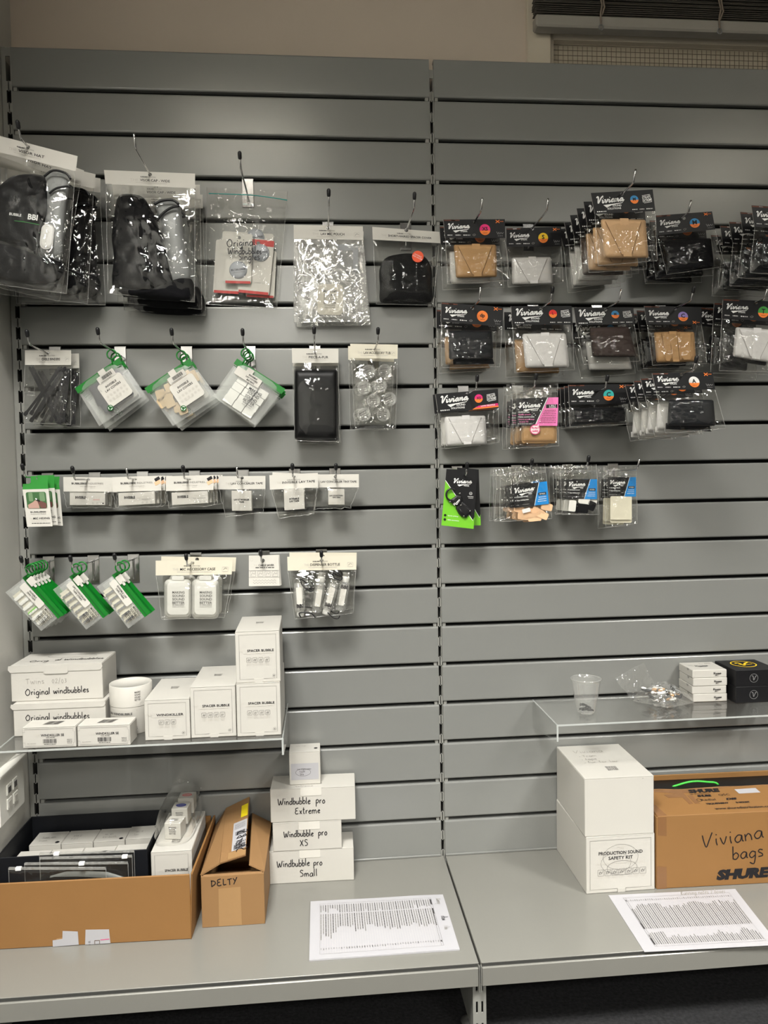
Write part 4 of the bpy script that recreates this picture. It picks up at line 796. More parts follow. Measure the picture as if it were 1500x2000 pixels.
def carded(key, lab, grp, d, q, hole, box, pre, title, boxtext, depth, chips=False, brand=True, filmq=None, ncopy=0, cream='card_white', tw=.78):
    f = M(d); O = wire(key, d); t = thing('carded_box', lab, 'carded box', O, grp); g, H = sub(f, q)
    b = MB(); holed(b, f, q, hole, 3.0, .001, cream); c = b.build('header_card', t); p = MB()
    if brand:
        p.text(g, 'BUBBLEBEE', 17, H * .44, H * .125, INK, wid=31, al='l', bold=.018); p.text(g, 'INDUSTRIES', 50, H * .44, H * .12, GREY, wid=32, al='l'); p.dashes(g, 34, 66, H * .64, H * .05, PALE, 2); p.dashes(g, 55, 65, H * .75, H * .05, PALE, 5)
    else:
        x0 = 50 - tw * 50 + (5 if pre else 0)
        if pre: p.text(g, pre, x0 - 1, H * .56, H * .15, PALE, wid=9, al='l')
        p.text(g, title, x0 + (10 if pre else 0), H * .56, H * .15, INK, wid=tw * 100 - (10 if pre else 0), al='l', bold=.014); p.text(g, 'BUBBLEBEE', 49, H * .40, H * .06, INK, al='r'); p.text(g, 'INDUSTRIES', 50, H * .40, H * .06, GREY, al='l'); p.dashes(g, 90, 95, H * .85, H * .05, PALE, 1)
    if chips: p.rect(g, 92, H * .22, 11, H * .22, INK, -.5); p.rect(g, 92.5, H * .47, 12, H * .24, 'tile_peach', -.45, .0007)
    p.build('card_print', t, c)
    b = MB(); P = [f(*box[0], 0), f(*box[1], 0), f(*box[3], 0), f(*box[2], 0)]; b.box(f(*box[2], .006) + V((0, depth, 0)), f(*box[3], 0) - f(*box[2], 0), f(*box[0], 0) - f(*box[2], 0), (0, -depth, 0), 'carton_white', .0006); c = b.build('small_box', t)
    fb = M(d + .006); gb, Hb = sub(fb, box); p = MB()
    for j, (s_, y, h, x, wd, mm, bo) in enumerate(boxtext): p.text(gb, s_, x, y * Hb, h * Hb, mm, wid=wd, bold=bo)
    p.rect(gb, 50, Hb * .66 if brand else Hb * .9, 96 if brand else 60, .5, PALE); 
    if brand:
        p.dashes(gb, 5, 24, Hb * .84, Hb * .06, PALE, 3)
        for k in range(3): p.ring(gb, 66 + k * 12, Hb * .84, 2.2, .6, GREY, n=10)
        p.rect(gb, 95, Hb * .84, 4, 4, INK if not chips else PALE)
    p.build('box_print', t, c)
    fq = filmq or [q[2], q[3], (box[2][0] - 6, box[2][1] + 5), (box[3][0] + 12, box[3][1] + 4)]
    film(f, fq, .009, depth - .004, sum(map(ord, key)), m='film_flat', top=.5, nz=.003, jag=3).build('clear_film', t, smooth=True); return t
BT = [('INVISIBLE', .36, .20, 31, 30, INK, .04), ('LAVCOVERS', .36, .20, 67, 38, PALE, 0), ]
t = carded('N2', 'white carded box with small red word and no colour chips, left of its row', None, .06, [(123.5, 931.5), (218.7, 932.5), (124, 960), (218.7, 960)], (173, 936.6), [(136, 962.7), (204, 963.5), (136, 986.7), (205, 986.7)], None, '', BT + [('ORIGINAL', .55, .07, 77, 20, 'red_stripe', 0)], .030)
dup(t, 'rear white carded box without chips, behind the front one', .034, -.01, (.002, 0, -.003))
t = carded('N3', 'white carded box with black and tan colour chips, middle of its row', None, .095, [(218.7, 932), (314.7, 928.8), (220, 960.8), (314.7, 958)], (265, 935), [(230.7, 963.5), (301, 962), (232, 988), (302.7, 984)], None, '', BT + [('MOLESKIN', .55, .07, 77, 24, MID, 0)], .015, True)
for k, n_ in enumerate(('second', 'third', 'fourth')): dup(t, '%s card from the front behind the middle chipped carded box' % n_, .021 * (k + 1) + .004, 0, (.004 * (k + 1), 0, 0), skip=('small_box', 'clear_film') if k == 1 else ())
t = carded('N4', 'white carded box with black and tan colour chips, right of its row', None, .095, [(324, 930.7), (417, 928), (324, 959), (417, 957)], (372, 935), [(334.7, 962.7), (405, 959), (336, 986.7), (406.7, 982.7)], None, '', BT + [('FUR - OUTDOOR', .55, .07, 77, 34, MID, 0)], .015, True)
for k, n_ in enumerate(('second', 'third', 'fourth')): dup(t, '%s card from the front behind the right chipped carded box' % n_, .021 * (k + 1) + .004, 0, (.004 * (k + 1), 0, .001), skip=('small_box', 'clear_film') if k == 1 else ())
carded('N5', 'white tape card with small square box, left of the three tape cards', None, .05, [(427, 930), (518.4, 929.4), (427, 956), (518.4, 955)], (473, 933.3), [(452, 958.7), (490.7, 958.7), (453, 997.7), (491.7, 997.7)], 'THE', 'LAV CONCEALER TAPE', [('THE', .32, .06, 50, 14, PALE, 0), ('LAV CONCEALER', .44, .075, 50, 78, INK, .04), ('TAPE', .56, .075, 50, 24, INK, .04), ('for mics', .90, .05, 50, 80, PALE, 0)], .034, brand=False, filmq=[(428, 956), (518, 955.5), (441, 1010), (514, 1000)])
t = carded('N6', 'white tape card with larger square box, middle of the three tape cards', None, .08, [(526, 928), (620.8, 923.5), (527, 956.5), (620.8, 951.6)], (574, 931), [(554, 956.5), (593.7, 955), (555.7, 997), (595, 994)], 'THE', 'INVISIBLE LAV TAPE', [('THE', .34, .06, 50, 14, PALE, 0), ('INVISIBLE', .46, .085, 50, 48, INK, .04), ('LAV TAPE', .58, .085, 50, 48, INK, .04), ('for mics', .90, .05, 50, 80, PALE, 0)], .034, brand=False, filmq=[(530, 957), (619, 952), (545, 1012), (614, 1003)])
dup(t, 'rear tape card tilted up behind the middle tape card', .044, .09, (.004, 0, .002))
carded('N7', 'white tape card with the smallest square box, right of the three tape cards', None, .06, [(621.9, 926.7), (700.8, 926), (621.9, 952), (701, 952)], (655, 931), [(641, 955), (672, 954.4), (641.5, 985.8), (673, 985.8)], '', 'LAV CONCEALER TINY TAPE', [('THE', .30, .06, 50, 14, PALE, 0), ('LAV CONCEALER', .42, .08, 50, 84, INK, .04), ('TINY TAPE', .54, .08, 50, 50, INK, .04), ('for mics', .88, .05, 50, 80, PALE, 0)], .030, brand=False, filmq=[(622, 952), (700, 952), (614, 994), (684, 992)], tw=.88)
# --- row four: tape strip pouches
def strip_pouch(key, lab, n_, d, T_, L_, B_, R_, ring, words_, stripm, accent):
    f = M(d); O = wire(key, d); t = thing('strip_pouch', lab, 'zip pouch', O); q = [L_, T_, B_, R_]      # u: left corner -> top corner, v: down along the strip
    film(f, q, .005, .005, 11, m='frosted', nz=.0006, nu=6, nv=10, top=.5, jag=.2).build('frosted_film', t, smooth=True)
    b = MB(); b.plate(f, [bil(q, 1.0, -.02), bil(q, 1.32, -.02), bil(q, 1.34, 1.02), bil(q, 1.0, 1.02)], -.002, .005, 'green'); c = b.build('zip_bar', t, label='green zip bar')
    b = MB(); b.plate(f, [bil(q, 1.10, -.02), bil(q, 1.16, -.02), bil(q, 1.16, 1.02), bil(q, 1.10, 1.02)], .003, .001, 'green_dark'); b.build('zip_groove', t, c)
    ang = math.atan2(B_[1] - L_[1], B_[0] - L_[0])
    b = MB(); P = [M(d + .002 + .004 * k / 40)(ring[0] + 9.5 * math.cos(k / 40 * 4 * math.pi), ring[1] + 10 * math.sin(k / 40 * 4 * math.pi)) for k in range(41)]; b.tube(P, .0017, 'green', 6); b.tube([M(d + .002)(ring[0], ring[1] + 10), M(d + .002)(*bil(q, 1.15, .03))], .003, 'green', 6); b.build('coil_ring', t, smooth=True, label='green plastic coil ring')
    b = MB(); b.plate(M(d - .0025), [bil(q, .12, .14), bil(q, .92, .14), bil(q, .92, .92), bil(q, .12, .92)], 0, .0006, 'card_cream'); b.build('paper_insert', t, label='cream paper insert')
    r = random.Random(ord(key[1]))
    for k in range(6):
        b = MB(); x, y = bil(q, .36 + .04 * (k % 2), .22 + k * .125); b.plate(M(d - .001), rr(x, y, 6, 26, 1.5, ang), 0, .002, accent if (accent and k in (3,)) else stripm); 
        for j in range(3): xx, yy = bil(q, .18 + j * .16, .24 + k * .125); b.plate(M(d + .001), rr(xx, yy, 4, 6, .8, ang), 0, .0012, 'print_grey' if not accent else 'tile_white')
        b.build('tape_strip', t)
    g2 = M(d + .0055); b = MB(); x, y = bil(q, .80, .36); b.plate(g2, rr(x, y, 58, 15, 3, ang), 0, .0006, 'card_white'); c = b.build('name_label', t, label='white name label'); p = MB()
    for j, s_ in enumerate(words_): dy = -3 + j * 5; p.text(g2, s_, x - dy * math.sin(ang), y + dy * math.cos(ang), 3.4, INK, ang, bold=.014, o=.0011)
    p.build('label_print', t, c)
    b = MB(); x, y = bil(q, 1.22, .14); b.plate(g2, rr(x, y, 17, 14, 1.5, ang), 0, .0006, 'card_white'); x, y = bil(q, 1.22, .24); b.plate(g2, rr(x, y, 9, 5, 2, ang), 0, .0006, 'card_white'); b.build('hang_tag', t, label='white notched tag')
    p = MB(); slogan(p, g2, *bil(q, .62, .82), 4.6, ang + .0, INK, lead=1.4, wid=20); p.build('pouch_print', t); return t
for key, nm, T_, L_, B_, R_, ring, wd, acc, n in (('O1', 'leftmost', (44.8, 1130.4), (10.7, 1157), (80.6, 1232.4), (112, 1207), (60, 1112), ('INVISIBLE', 'SKIN TAPE'), 'green_lime', 4), ('O2', 'middle', (136.5, 1128), (103.5, 1151.7), (168.5, 1229.6), (200, 1206), (150, 1111), ('LAV CONCEALER', 'TAPE STRIPS'), None, 1), ('O3', 'rightmost', (219.7, 1125), (188.8, 1146), (250.7, 1227.5), (281.6, 1204), (235, 1108), ('INVISIBLE LAV', 'TAPE STRIPS'), None, 1)):
    t = strip_pouch(key, 'front tape strip pouch on the %s of the three green ring hooks' % nm, n, .125, T_, L_, B_, R_, ring, wd, 'tile_white' if acc else 'felt_cream', acc)
    for k in range(n): dup(t, '%s tape strip pouch from the front on the %s green ring hook' % (('second', 'third', 'fourth', 'fifth')[k], nm), .018 * (k + 1) + (.018 if n == 1 else 0), -.03 * (k + 1))
# --- mic accessory cases
d = .075; f = M(d); O = wire('O4', d)
t = thing('case_pack', 'front clear bag of two frosted plastic cases under a cream header', 'case pack', O, 'packs of two frosted cases')
q = [(304, 1095), (454, 1094), (304, 1124), (452.6, 1122)]; header(t, f, q, (376, 1099.5), 'MIC ACCESSORY CASE', m='card_cream', tw=.56, pre_w=.10, icon=True)
film(f, [(305, 1124), (452, 1122), (316, 1210), (438.6, 1206)], .020, .016, 12, m='film_flat').build('clear_film', t, smooth=True)
for cx, cy, lab in ((347.5, 1170, None), (401, 1170, None)):
    b = MB(); b.blob(f, rr(cx, cy, 53, 78, 10, .0), -.010, .012, 'case_clear', 9, 4); b.blob(M(d + .002), rr(cx, cy - 1, 47, 70, 9), 0, .010, 'case_clear', 7, 4); b.plate(M(d - .002), rr(cx, cy - 41, 24, 8, 3), 0, .006, 'case_clear'); c = b.build('plastic_case', t, smooth=False)
    p = MB(); g2 = M(d + .0122); slogan(p, g2, cx + 1, cy - 3, 4.5, 0, MID, lead=1.5, wid=24); p.build('case_print', t, c)
dup(t, 'rear clear bag of frosted cases, behind the front one', .042, .02, (.004, 0, .004))
# --- cable saver cards
d = .070; f = M(d); O = wire('O5', d)
t = thing('printed_card', 'front small square white card printed with tiny drawings, below the slats groove', 'card', O, 'small square printed cards')
q = [(486, 1085), (544, 1084.6), (486, 1144.8), (546.4, 1144)]; b = MB(); holed(b, f, q, (513, 1095), 4.2, .0008, 'card_white'); c = b.build('square_card', t); g, H = sub(f, q); p = MB()
p.text(g, 'THE', 22, 33, 5, PALE); p.text(g, 'CABLE SAVER', 58, 33, 6.5, INK, wid=52, bold=.014); p.dashes(g, 22, 84, 41, 3.0, MID, 2); p.rect(g, 50, 51, 100, .8, GREY); p.rect(g, 50, 74, 100, .8, GREY); p.ring(g, 9, 14, 5, .7, PALE)
for k in range(4): p.stroke(g, rr(14 + k * 24, 62, 18, 18, 1), .6, GREY, closed=True, smooth=0); p.stroke(g, [(8 + k * 24, 68), (12 + k * 24, 58), (18 + k * 24, 64), (20 + k * 24, 57)], .9, GREY, smooth=2)
for j in range(2): p.stroke(g, [(14 + k * 5, 84 + j * 8 + (3 if k % 2 else -2)) for k in range(16)], .8, GREY, smooth=0)
p.build('card_print', t, c)
dup(t, 'second small square card, right behind the front one', .006, -.02, (.0015, 0, -.001), skip=('card_print',)); dup(t, 'third small square card, rearmost on its hook', .012, -.03, (.002, 0, -.001), skip=('card_print',))
# --- dispenser bottles
d = .080; f = M(d); O = wire('O6', d)
t = thing('bottle_pack', 'front clear bag of four small clear bottles under a cream header', 'bottle pack', O, 'packs of small clear bottles')
q = [(561, 1087.4), (696, 1085), (561.8, 1114.6), (696, 1112.6)]; header(t, f, q, (628, 1094), 'DISPENSER BOTTLE', m='card_cream', tw=.52, pre_w=.09, icon=True, r=4)
film(f, [(562, 1115), (695, 1113), (576, 1209), (690, 1198)], .022, .016, 13, m='film_shiny', nz=.004).build('clear_film', t, smooth=True)
for x0, y0, x1, y1, o, txt, up_ in ((587, 1204, 583, 1138, .004, 'BBI', 0), (628, 1126, 618, 1196, -.004, '', 1), (636, 1200, 652, 1140, .006, 'BBI', 0), (676, 1126, 664, 1192, .004, 'BBI', 1)):
    a, e = M(d + o)(x0, y0), M(d + o)(x1, y1); ax = (e - a).normalized(); sx = ax.cross(V((0, 1, 0))).normalized(); L = (e - a).length; b = MB()
    b.lathe(a, [(0, .012), (.011, .013), (.0125, .016), (.0125, L - .003), (.010, L), (0, L)], 'tub_plastic', 20, ax, sx); c = b.build('bottle', t, smooth=True)
    b = MB(); b.lathe(a, [(0, 0), (.0085, 0), (.0092, .003), (.0092, .012), (.0085, .0135), (0, .0135)], 'case_clear', 20, ax, sx); b.build('bottle_cap', t, c, smooth=True)
    b = MB(); ang = math.atan2(y1 - y0, x1 - x0); mx, my = x0 + (x1 - x0) * .6, y0 + (y1 - y0) * .6; g2 = M(d + o + .0135); b.plate(g2, rr(mx, my, 34, 11, 2, ang), 0, .0004, 'card_white'); s_ = b.build('bottle_label', t, c, label='white strip label')
    if txt:
        p = MB(); p.text(g2, txt, x0 + (x1 - x0) * .31, y0 + (y1 - y0) * .31, 7, INK, ang + (math.pi / 2 if ang < 0 else -math.pi / 2), bold=.03, o=.0010); p.build('bottle_print', t, c)
for k, pts in enumerate((((586, 1130), (600, 1140), (610, 1152), (606, 1155), (592, 1145), (586, 1132)), ((652, 1128), (650, 1120), (660, 1119), (668, 1128), (664, 1133), (652, 1128)), ((588, 1206), (584, 1198), (594, 1196), (608, 1198), (616, 1206)), ((640, 1196), (650, 1206), (660, 1208), (664, 1202)))):
    b = MB(); b.tube(catmull([M(d + .016)(*p_) for p_ in pts]), .0015, 'black_plastic', 6); b.build('carabiner', t, smooth=True)
dup(t, 'rear clear bag of small bottles, behind the front one', .048, .02, (.003, 0, .004))
# ================================================================== hanging goods, right bay
def vcard(key, lab, d, q, hole, style, badge, parts, fq, copies=(), grp=None, t_=.024):
    """black-carded bag with a rolled strap: style 'straps' or 'sound'; badge = (text, colour); parts = [(quad TL,TR,BL,BR, fabric, flap style)]"""
    f = M(d); O = wire(key, d); t = thing('strap_pack', lab, 'strap pack', O, grp); b = MB(); holed(b, f, q, hole, 3.2, .0012, 'card_black'); c = b.build('header_card', t); g, H = sub(f, q); p = MB(); W_ = 'print_white'
    # thin pale edge of the folded board
    p.rect(g, .35, H / 2, .7, H, GREY); ob = badge[1]
    if style == 'straps':
        p.logo(g, 5.5, H * .52, 36, W_, ('STRAPS',)); p.rect(g, 14, H * .045, 25, H * .06, 'brown_strip'); p.rect(g, 16, H * .045, 7, H * .035, W_)
        bx, by, br = 67, H * .55, 8.8; p.disc(g, bx, by, br, ob); p.disc(g, bx, by, br, 'orange', .0008, 20, .18, math.pi - .18); p.text(g, badge[0], bx, by - 1.5, H * .22 if len(badge[0]) < 2 else H * .18, 'card_black', bold=.03, o=.0011)
        p.dashes(g, bx - 3.5, bx + 3.5, by + 5.3, .9, 'brown_strip', 1, 0, .0010)
        X_, Y_ = (88.5, H * .12) if badge[0] not in ('C',) or key == 'C3' else (87, H * .88)
        p.stroke(g, [(X_ - 3.4, Y_ - 2.2), (X_ + 2.6, Y_ + 2.4)], 1.2, 'orange', smooth=0); p.stroke(g, [(X_ - 3.4, Y_ + 2.4), (X_ + 2.6, Y_ - 2.2)], 1.2, 'orange', smooth=0); p.dashes(g, X_ + 3, X_ + 9, Y_, 1.3, 'orange', 3)
        for k, (a, e) in enumerate(((5, 13), (18, 27), (31, 42))): p.dashes(g, a, e, H * .84, 1.5, W_, k)
        p.stroke(g, [(46, H * .85), (48, H * .79), (51, H * .80), (50, H * .86), (47, H * .87)], .7, GREY, smooth=2)
        if key not in ('B4',): p.stroke(g, [(86, H * .66), (88, H * .80), (89.5, H * .68), (91, H * .79), (93, H * .70), (95, H * .77), (97, H * .70)], .8, 'print_grey', smooth=3); p.dashes(g, 88, 96, H * .88, 1.5, 'print_grey', 4)
    else:
        p.logo(g, 6, H * .52, 45, W_, ('SOUND', 'SOLUTIONS')); bx, by, br = 68.5, H * .42, 6.6; p.disc(g, bx, by, br, ob); p.disc(g, bx, by, br, 'orange', .0008, 20, .1, math.pi - .1); p.text(g, badge[0], bx, by - .8, H * .14, 'card_black', bold=.018, o=.0011)
        a = -.12; p.text(g, 'STRAPS', 88, H * .34, H * .12, W_, a, wid=14, bold=.018, shear=.2); p.text(g, 'EXTREME', 89, H * .48, H * .12, W_, a, wid=15, bold=.018, shear=.2); p.rect(g, 88, H * .24, 13, .7, W_, a); p.rect(g, 90, H * .58, 13, .7, W_, a)
        p.disc(g, 6, H * .90, 1.0, W_); p.dashes(g, 8, 20, H * .90, 1.6, W_, 2)
        for k, (a, e) in enumerate(((63, 72), (75, 83), (86, 96))): p.dashes(g, a, e, H * .88, 1.5, W_, k)
        if key == 'C1':
            p.flat(g, [(68, H * .80), (99, H * .74), (100, H * .87), (61, H * .90)], 'magenta', .0009); p.flat(g, [(61, H * .90), (100, H * .87), (100, H * .94), (57, H * .98)], 'orange', .0009); p.text(g, 'LOW PROFILE', 83, H * .815, H * .07, W_, -.03, wid=23, bold=.014, o=.0012)
    p.build('card_print', t, c)
    for k, (pq, fab, fl) in enumerate(parts):
        th = t_ if k == 0 else t_ * .6; b = MB(); o0 = -.012 if k == 0 else -.020; pts = [bil(pq, u, v) for u, v in ((.03, 0), (.5, -.01), (.97, 0), (1, .04), (1.0, .5), (1, .95), (.97, 1), (.5, 1.01), (.03, 1), (0, .95), (0, .5), (0, .04))]
        b.blob(f, pts, o0, th, fab, 5, 7, 0, .0012, .1, k + len(key) + ord(key[1])); c2 = b.build('rolled_strap' if k == 0 else 'strap_fold', t, smooth=True)
        if fl:
            z = o0 + th; b = MB(); e = .0006
            if fl == 'v':
                b.plate(f, [bil(pq, .10, .05), bil(pq, .90, .05), bil(pq, .63, .90), bil(pq, .40, .90)], z - .004, .0048, fab); b.build('flap', t, c2)
                b = MB(); b.plate(f, [bil(pq, .43, -.03), bil(pq, .62, -.03), bil(pq, .63, .96), bil(pq, .44, .96)], z - .003, .0052, fab); b.build('closure_tab', t, c2)
                b = MB(); sm = 'seam_grey' if 'white' in fab else ('seam' if fab in ('fabric_tan', 'fabric_beige') else 'void')
                b.stroke(M(d + z + .0010), [bil(pq, .10, .05), bil(pq, .40, .90)], .8, sm, 0, smooth=0); b.stroke(M(d + z + .0010), [bil(pq, .90, .05), bil(pq, .63, .90)], .8, sm, 0, smooth=0); b.build('flap_seam', t, c2)
            elif fl == 'w':
                for u0, u1, v1 in ((.20, .40, .95), (.64, .92, .93)): b = MB(); b.plate(f, [bil(pq, u0, .05), bil(pq, u1, .05), bil(pq, u1 - .02, v1 - .12), bil(pq, u1 - .06, v1), bil(pq, u0 + .06, v1), bil(pq, u0 + .01, v1 - .12)], z - .003, .0042, fab); b.build('flap', t, c2)
                b = MB(); b.plate(f, [bil(pq, .38, -.02), bil(pq, .56, -.02), bil(pq, .58, .98), bil(pq, .42, .98)], z - .003, .0048, fab); b.build('closure_tab', t, c2)
                b = MB(); 
                for a in ((.19, .05, .24, .90), (.37, -.02, .42, .96), (.56, -.02, .59, .96), (.92, .05, .86, .90)): b.stroke(M(d + z + .0012), [bil(pq, a[0], a[1]), bil(pq, a[2], a[3])], .7, 'seam', 0, smooth=0)
                b.build('flap_seam', t, c2)
    film(f, [(q[2][0] + 1, q[2][1]), (q[3][0] - 1, q[3][1]), fq[0], fq[1]], t_ - .0065, .0135 if len(parts) < 2 else .021, ord(key[0]) * 7 + ord(key[1]), m='film', nz=.0018).build('clear_film', t, smooth=True)
    out = [t]
    for lab2, dy, rot, sh, sw in copies: out.append(dup(t, lab2, dy, rot, sh, sw, skip=('flap', 'closure_tab', 'flap_seam') if sw else ()))
    return out
def SW(c): return {'rolled_strap': c, 'strap_fold': c, 'flap': c, 'closure_tab': c}
def Q4(*a): return [a[0], a[1], a[2], a[3]]
def rect4(x0, y0, x1, y1): return [(x0, y0), (x1, y0), (x0, y1), (x1, y1)]
vcard('A1', 'tan strap in a black-carded bag with pink XS badge, top row beside the middle post', .085, Q4((865.3, 428.8), (986, 428), (869, 465), (987, 465)), (926, 434.7), 'straps', ('XS', 'magenta'), [(Q4((886, 478), (969, 478), (890.7, 543), (970.7, 541)), 'fabric_tan', 'v')], ((875, 555), (997, 548)),
      [('white strap bag hidden behind the tan XS strap', .035, .02, (-.004, 0, -.006), SW('fabric_white'))])
vcard('A2', 'white strap in a black-carded bag with yellow S badge, top row', .045, Q4((988, 446), (1096, 443), (989, 482), (1097, 481)), (1040, 446.5), 'straps', ('S', 'yellow'), [(Q4((999, 503.5), (1076, 502), (1000, 556), (1081, 554.7)), 'fabric_white', 'v')], ((992, 561), (1100, 552)))
vcard('A3', 'front tan strap bag with small blue M badge, of the fanned top-row stack', .25, Q4((1153, 377), (1274.7, 370), (1161, 418), (1280, 412)), (1214.7, 379), 'sound', ('M', 'blue'), [(Q4((1173, 428), (1261, 429), (1180, 504), (1266.7, 504)), 'fabric_beige', 'v')], ((1168, 519), (1284, 509)),
      [('second bag of the fanned tan M stack, right behind the front one', .045, .03, (0, 0, -.004), None), ('third bag of the fanned M stack, tan strap', .090, .02, (0, 0, -.002), None), ('fourth bag of the fanned M stack, brown strap', .135, .0, (0, 0, 0), SW('fabric_brown')), ('fifth bag of the fanned M stack, white strap', .175, -.02, (0, 0, -.002), SW('fabric_white')), ('rearmost bag of the fanned M stack, white strap', .212, -.03, (0, 0, -.004), SW('fabric_white'))], 'fanned stack of M strap bags')
vcard('A4', 'front black strap bag with large blue M badge, top row', .12, Q4((1280, 421), (1390.7, 412.8), (1282.7, 460), (1397, 448)), (1336, 426.2), 'straps', ('M', 'blue'), [(Q4((1297, 469), (1389, 465), (1302.7, 528), (1394.7, 522.7)), 'fabric_black', None)], ((1302.7, 536.5), (1416, 520)),
      [('second black strap bag behind the large blue M badge', .035, .08, (0, 0, -.004), None), ('rearmost black strap bag behind the large blue M badge', .070, .12, (-.006, 0, -.008), None)], 'black M strap bags')
vcard('A5', 'front black strap bag cut by the right picture edge, top row', .24, Q4((1466.7, 401), (1590, 408), (1473, 443), (1594, 450)), (1530, 412), 'straps', ('L', 'red'), [(Q4((1490, 462), (1580, 466), (1488, 522), (1584, 528)), 'fabric_black', None)], ((1465, 533), (1600, 540)),
      [('second black strap bag of the stack at the right edge, top row', .045, .02, (0, 0, 0), None), ('third black strap bag of the stack at the right edge, top row', .090, -.03, (0, 0, -.003), None), ('fourth black strap bag of the stack at the right edge, top row', .130, .02, (0, 0, -.002), None), ('rearmost black strap bag of the stack at the right edge, top row', .172, -.04, (0, 0, -.006), None)], 'black strap bags at the right edge')
vcard('B1', 'black strap in a black-carded bag with orange dp badge, second row', .085, Q4((861.5, 590.6), (983, 599.7), (860.4, 628), (981.7, 638)), (922.7, 602), 'straps', ('dp', 'orange'), [(Q4((876, 646), (961, 645), (877, 702), (963.5, 701)), 'fabric_navy', None), (Q4((885, 700), (962, 700), (885, 712), (966, 711)), 'fabric_black', None)], ((863, 718), (976, 716)),
      [('tan strap bag behind the black strap with orange dp badge', .048, -.03, (-.004, 0, -.004), SW('fabric_tan'))])
vcard('B2', 'white strap in a black-carded bag with red L badge, second row', .085, Q4((997.5, 598), (1116.5, 597.4), (999.8, 633.7), (1118.8, 634)), (1056.5, 604), 'sound', ('L', 'red'), [(Q4((1020, 652), (1105, 650.7), (1026, 718.7), (1112, 717.5)), 'fabric_white', 'v')], ((1005.5, 728), (1122, 722)),
      [('tan strap bag behind the white strap with red L badge', .045, .03, (-.006, 0, -.006), SW('fabric_tan'))])
vcard('B3', 'brown strap in a black-carded bag with small blue M badge, second row', .075, Q4((1120, 601), (1237, 600), (1125, 634.7), (1240, 633)), (1182.7, 605), 'sound', ('M', 'blue'), [(Q4((1150.7, 640), (1228, 638), (1157, 697), (1244, 697)), 'fabric_brown', None)], ((1140, 712), (1250, 705)),
      [('white strap bag hanging lower behind the brown strap', .040, -.02, (.004, 0, -.026), SW('fabric_white'))])
vcard('B4', 'tan strap with three rounded tabs in a black-carded bag with lilac C badge', .09, Q4((1257.5, 597.4), (1369.7, 599.7), (1263, 633.7), (1371, 633.7)), (1318.7, 603), 'straps', ('C', 'lilac'), [(Q4((1276.7, 648.4), (1356, 648), (1282.4, 708.5), (1359.5, 706)), 'fabric_tan', 'w')], ((1274.5, 713), (1381, 710)),
      [('second bag behind the tan lilac C strap, black strap', .037, .02, (-.003, 0, -.004), SW('fabric_black')), ('rearmost bag behind the tan lilac C strap, black strap', .0735, .02, (-.003, 0, -.004), SW('fabric_black'))])
vcard('B5', 'white strap in a black-carded bag with green T badge at the right edge', .135, Q4((1411.6, 583.8), (1532, 590), (1409, 621), (1530, 630)), (1477, 591), 'straps', ('T', 'badge_green'), [(Q4((1437, 639), (1518, 645), (1431, 696), (1516, 710)), 'fabric_white', 'v')], ((1404.8, 724), (1537, 727)),
      [('second bag behind the white green T strap, black strap', .040, .0, (.0, 0, 0), SW('fabric_black')), ('rearmost bag behind the white green T strap, black strap', .085, .05, (-.016, 0, -.004), SW('fabric_black'))])
vcard('C1', 'white low-profile strap with pink stripe card, third row beside the middle post', .060, Q4((850, 769.7), (972.6, 759.5), (854.7, 806), (973.7, 797)), (912, 770), 'sound', ('XS', 'magenta'), [(Q4((868, 813.9), (947.7, 811.6), (870.6, 871.7), (951, 868)), 'fabric_white', 'v')], ((869, 877), (976, 864)),
      [('rear low-profile strap bag, card edge just showing', .034, .03, (-.002, 0, 0), SW('fabric_white'))])
vcard('C3', 'flat black strap in a wide black-carded bag with teal C badge', .095, Q4((1109.7, 751.5), (1228, 750), (1110.9, 790), (1226.9, 789)), (1164.5, 764), 'straps', ('C', 'teal'), [(Q4((1122, 797), (1223, 795), (1122, 826), (1222, 823)), 'fabric_black', None)], ((1113, 834), (1227, 828)),
      [('second flat strap bag behind the teal C badge', .025, .0, (-.002, 0, 0), None), ('third flat strap bag behind the teal C badge', .050, .0, (-.004, 0, 0), None), ('rearmost flat strap bag behind the teal C badge', .075, .0, (-.006, 0, 0), None)], 'flat black strap bags', .016)
vcard('C4', 'front black strap bag with white A badge, third row right end', .265, Q4((1273, 729), (1392, 726.6), (1280, 761.7), (1396.9, 760.6)), (1331, 731.8), 'straps', ('A', 'badge_white'), [(Q4((1306, 780), (1393.5, 781), (1303, 832), (1398, 832)), 'fabric_navy', None), (Q4((1300, 826), (1386, 830), (1300, 838), (1390, 843)), 'fabric_black', None)], ((1300, 846), (1418, 837)),
      [('second bag of the A badge stack, white strap', .045, -.02, (-.006, 0, -.004), SW('fabric_white')), ('third bag of the A badge stack, white strap', .090, .02, (-.003, 0, -.006), SW('fabric_white')), ('fourth bag of the A badge stack, white strap', .130, -.03, (-.006, 0, -.006), SW('fabric_white')), ('rearmost bag of the A badge stack, white strap', .172, .0, (-.006, 0, -.008), SW('fabric_white'))], 'A badge strap bags')
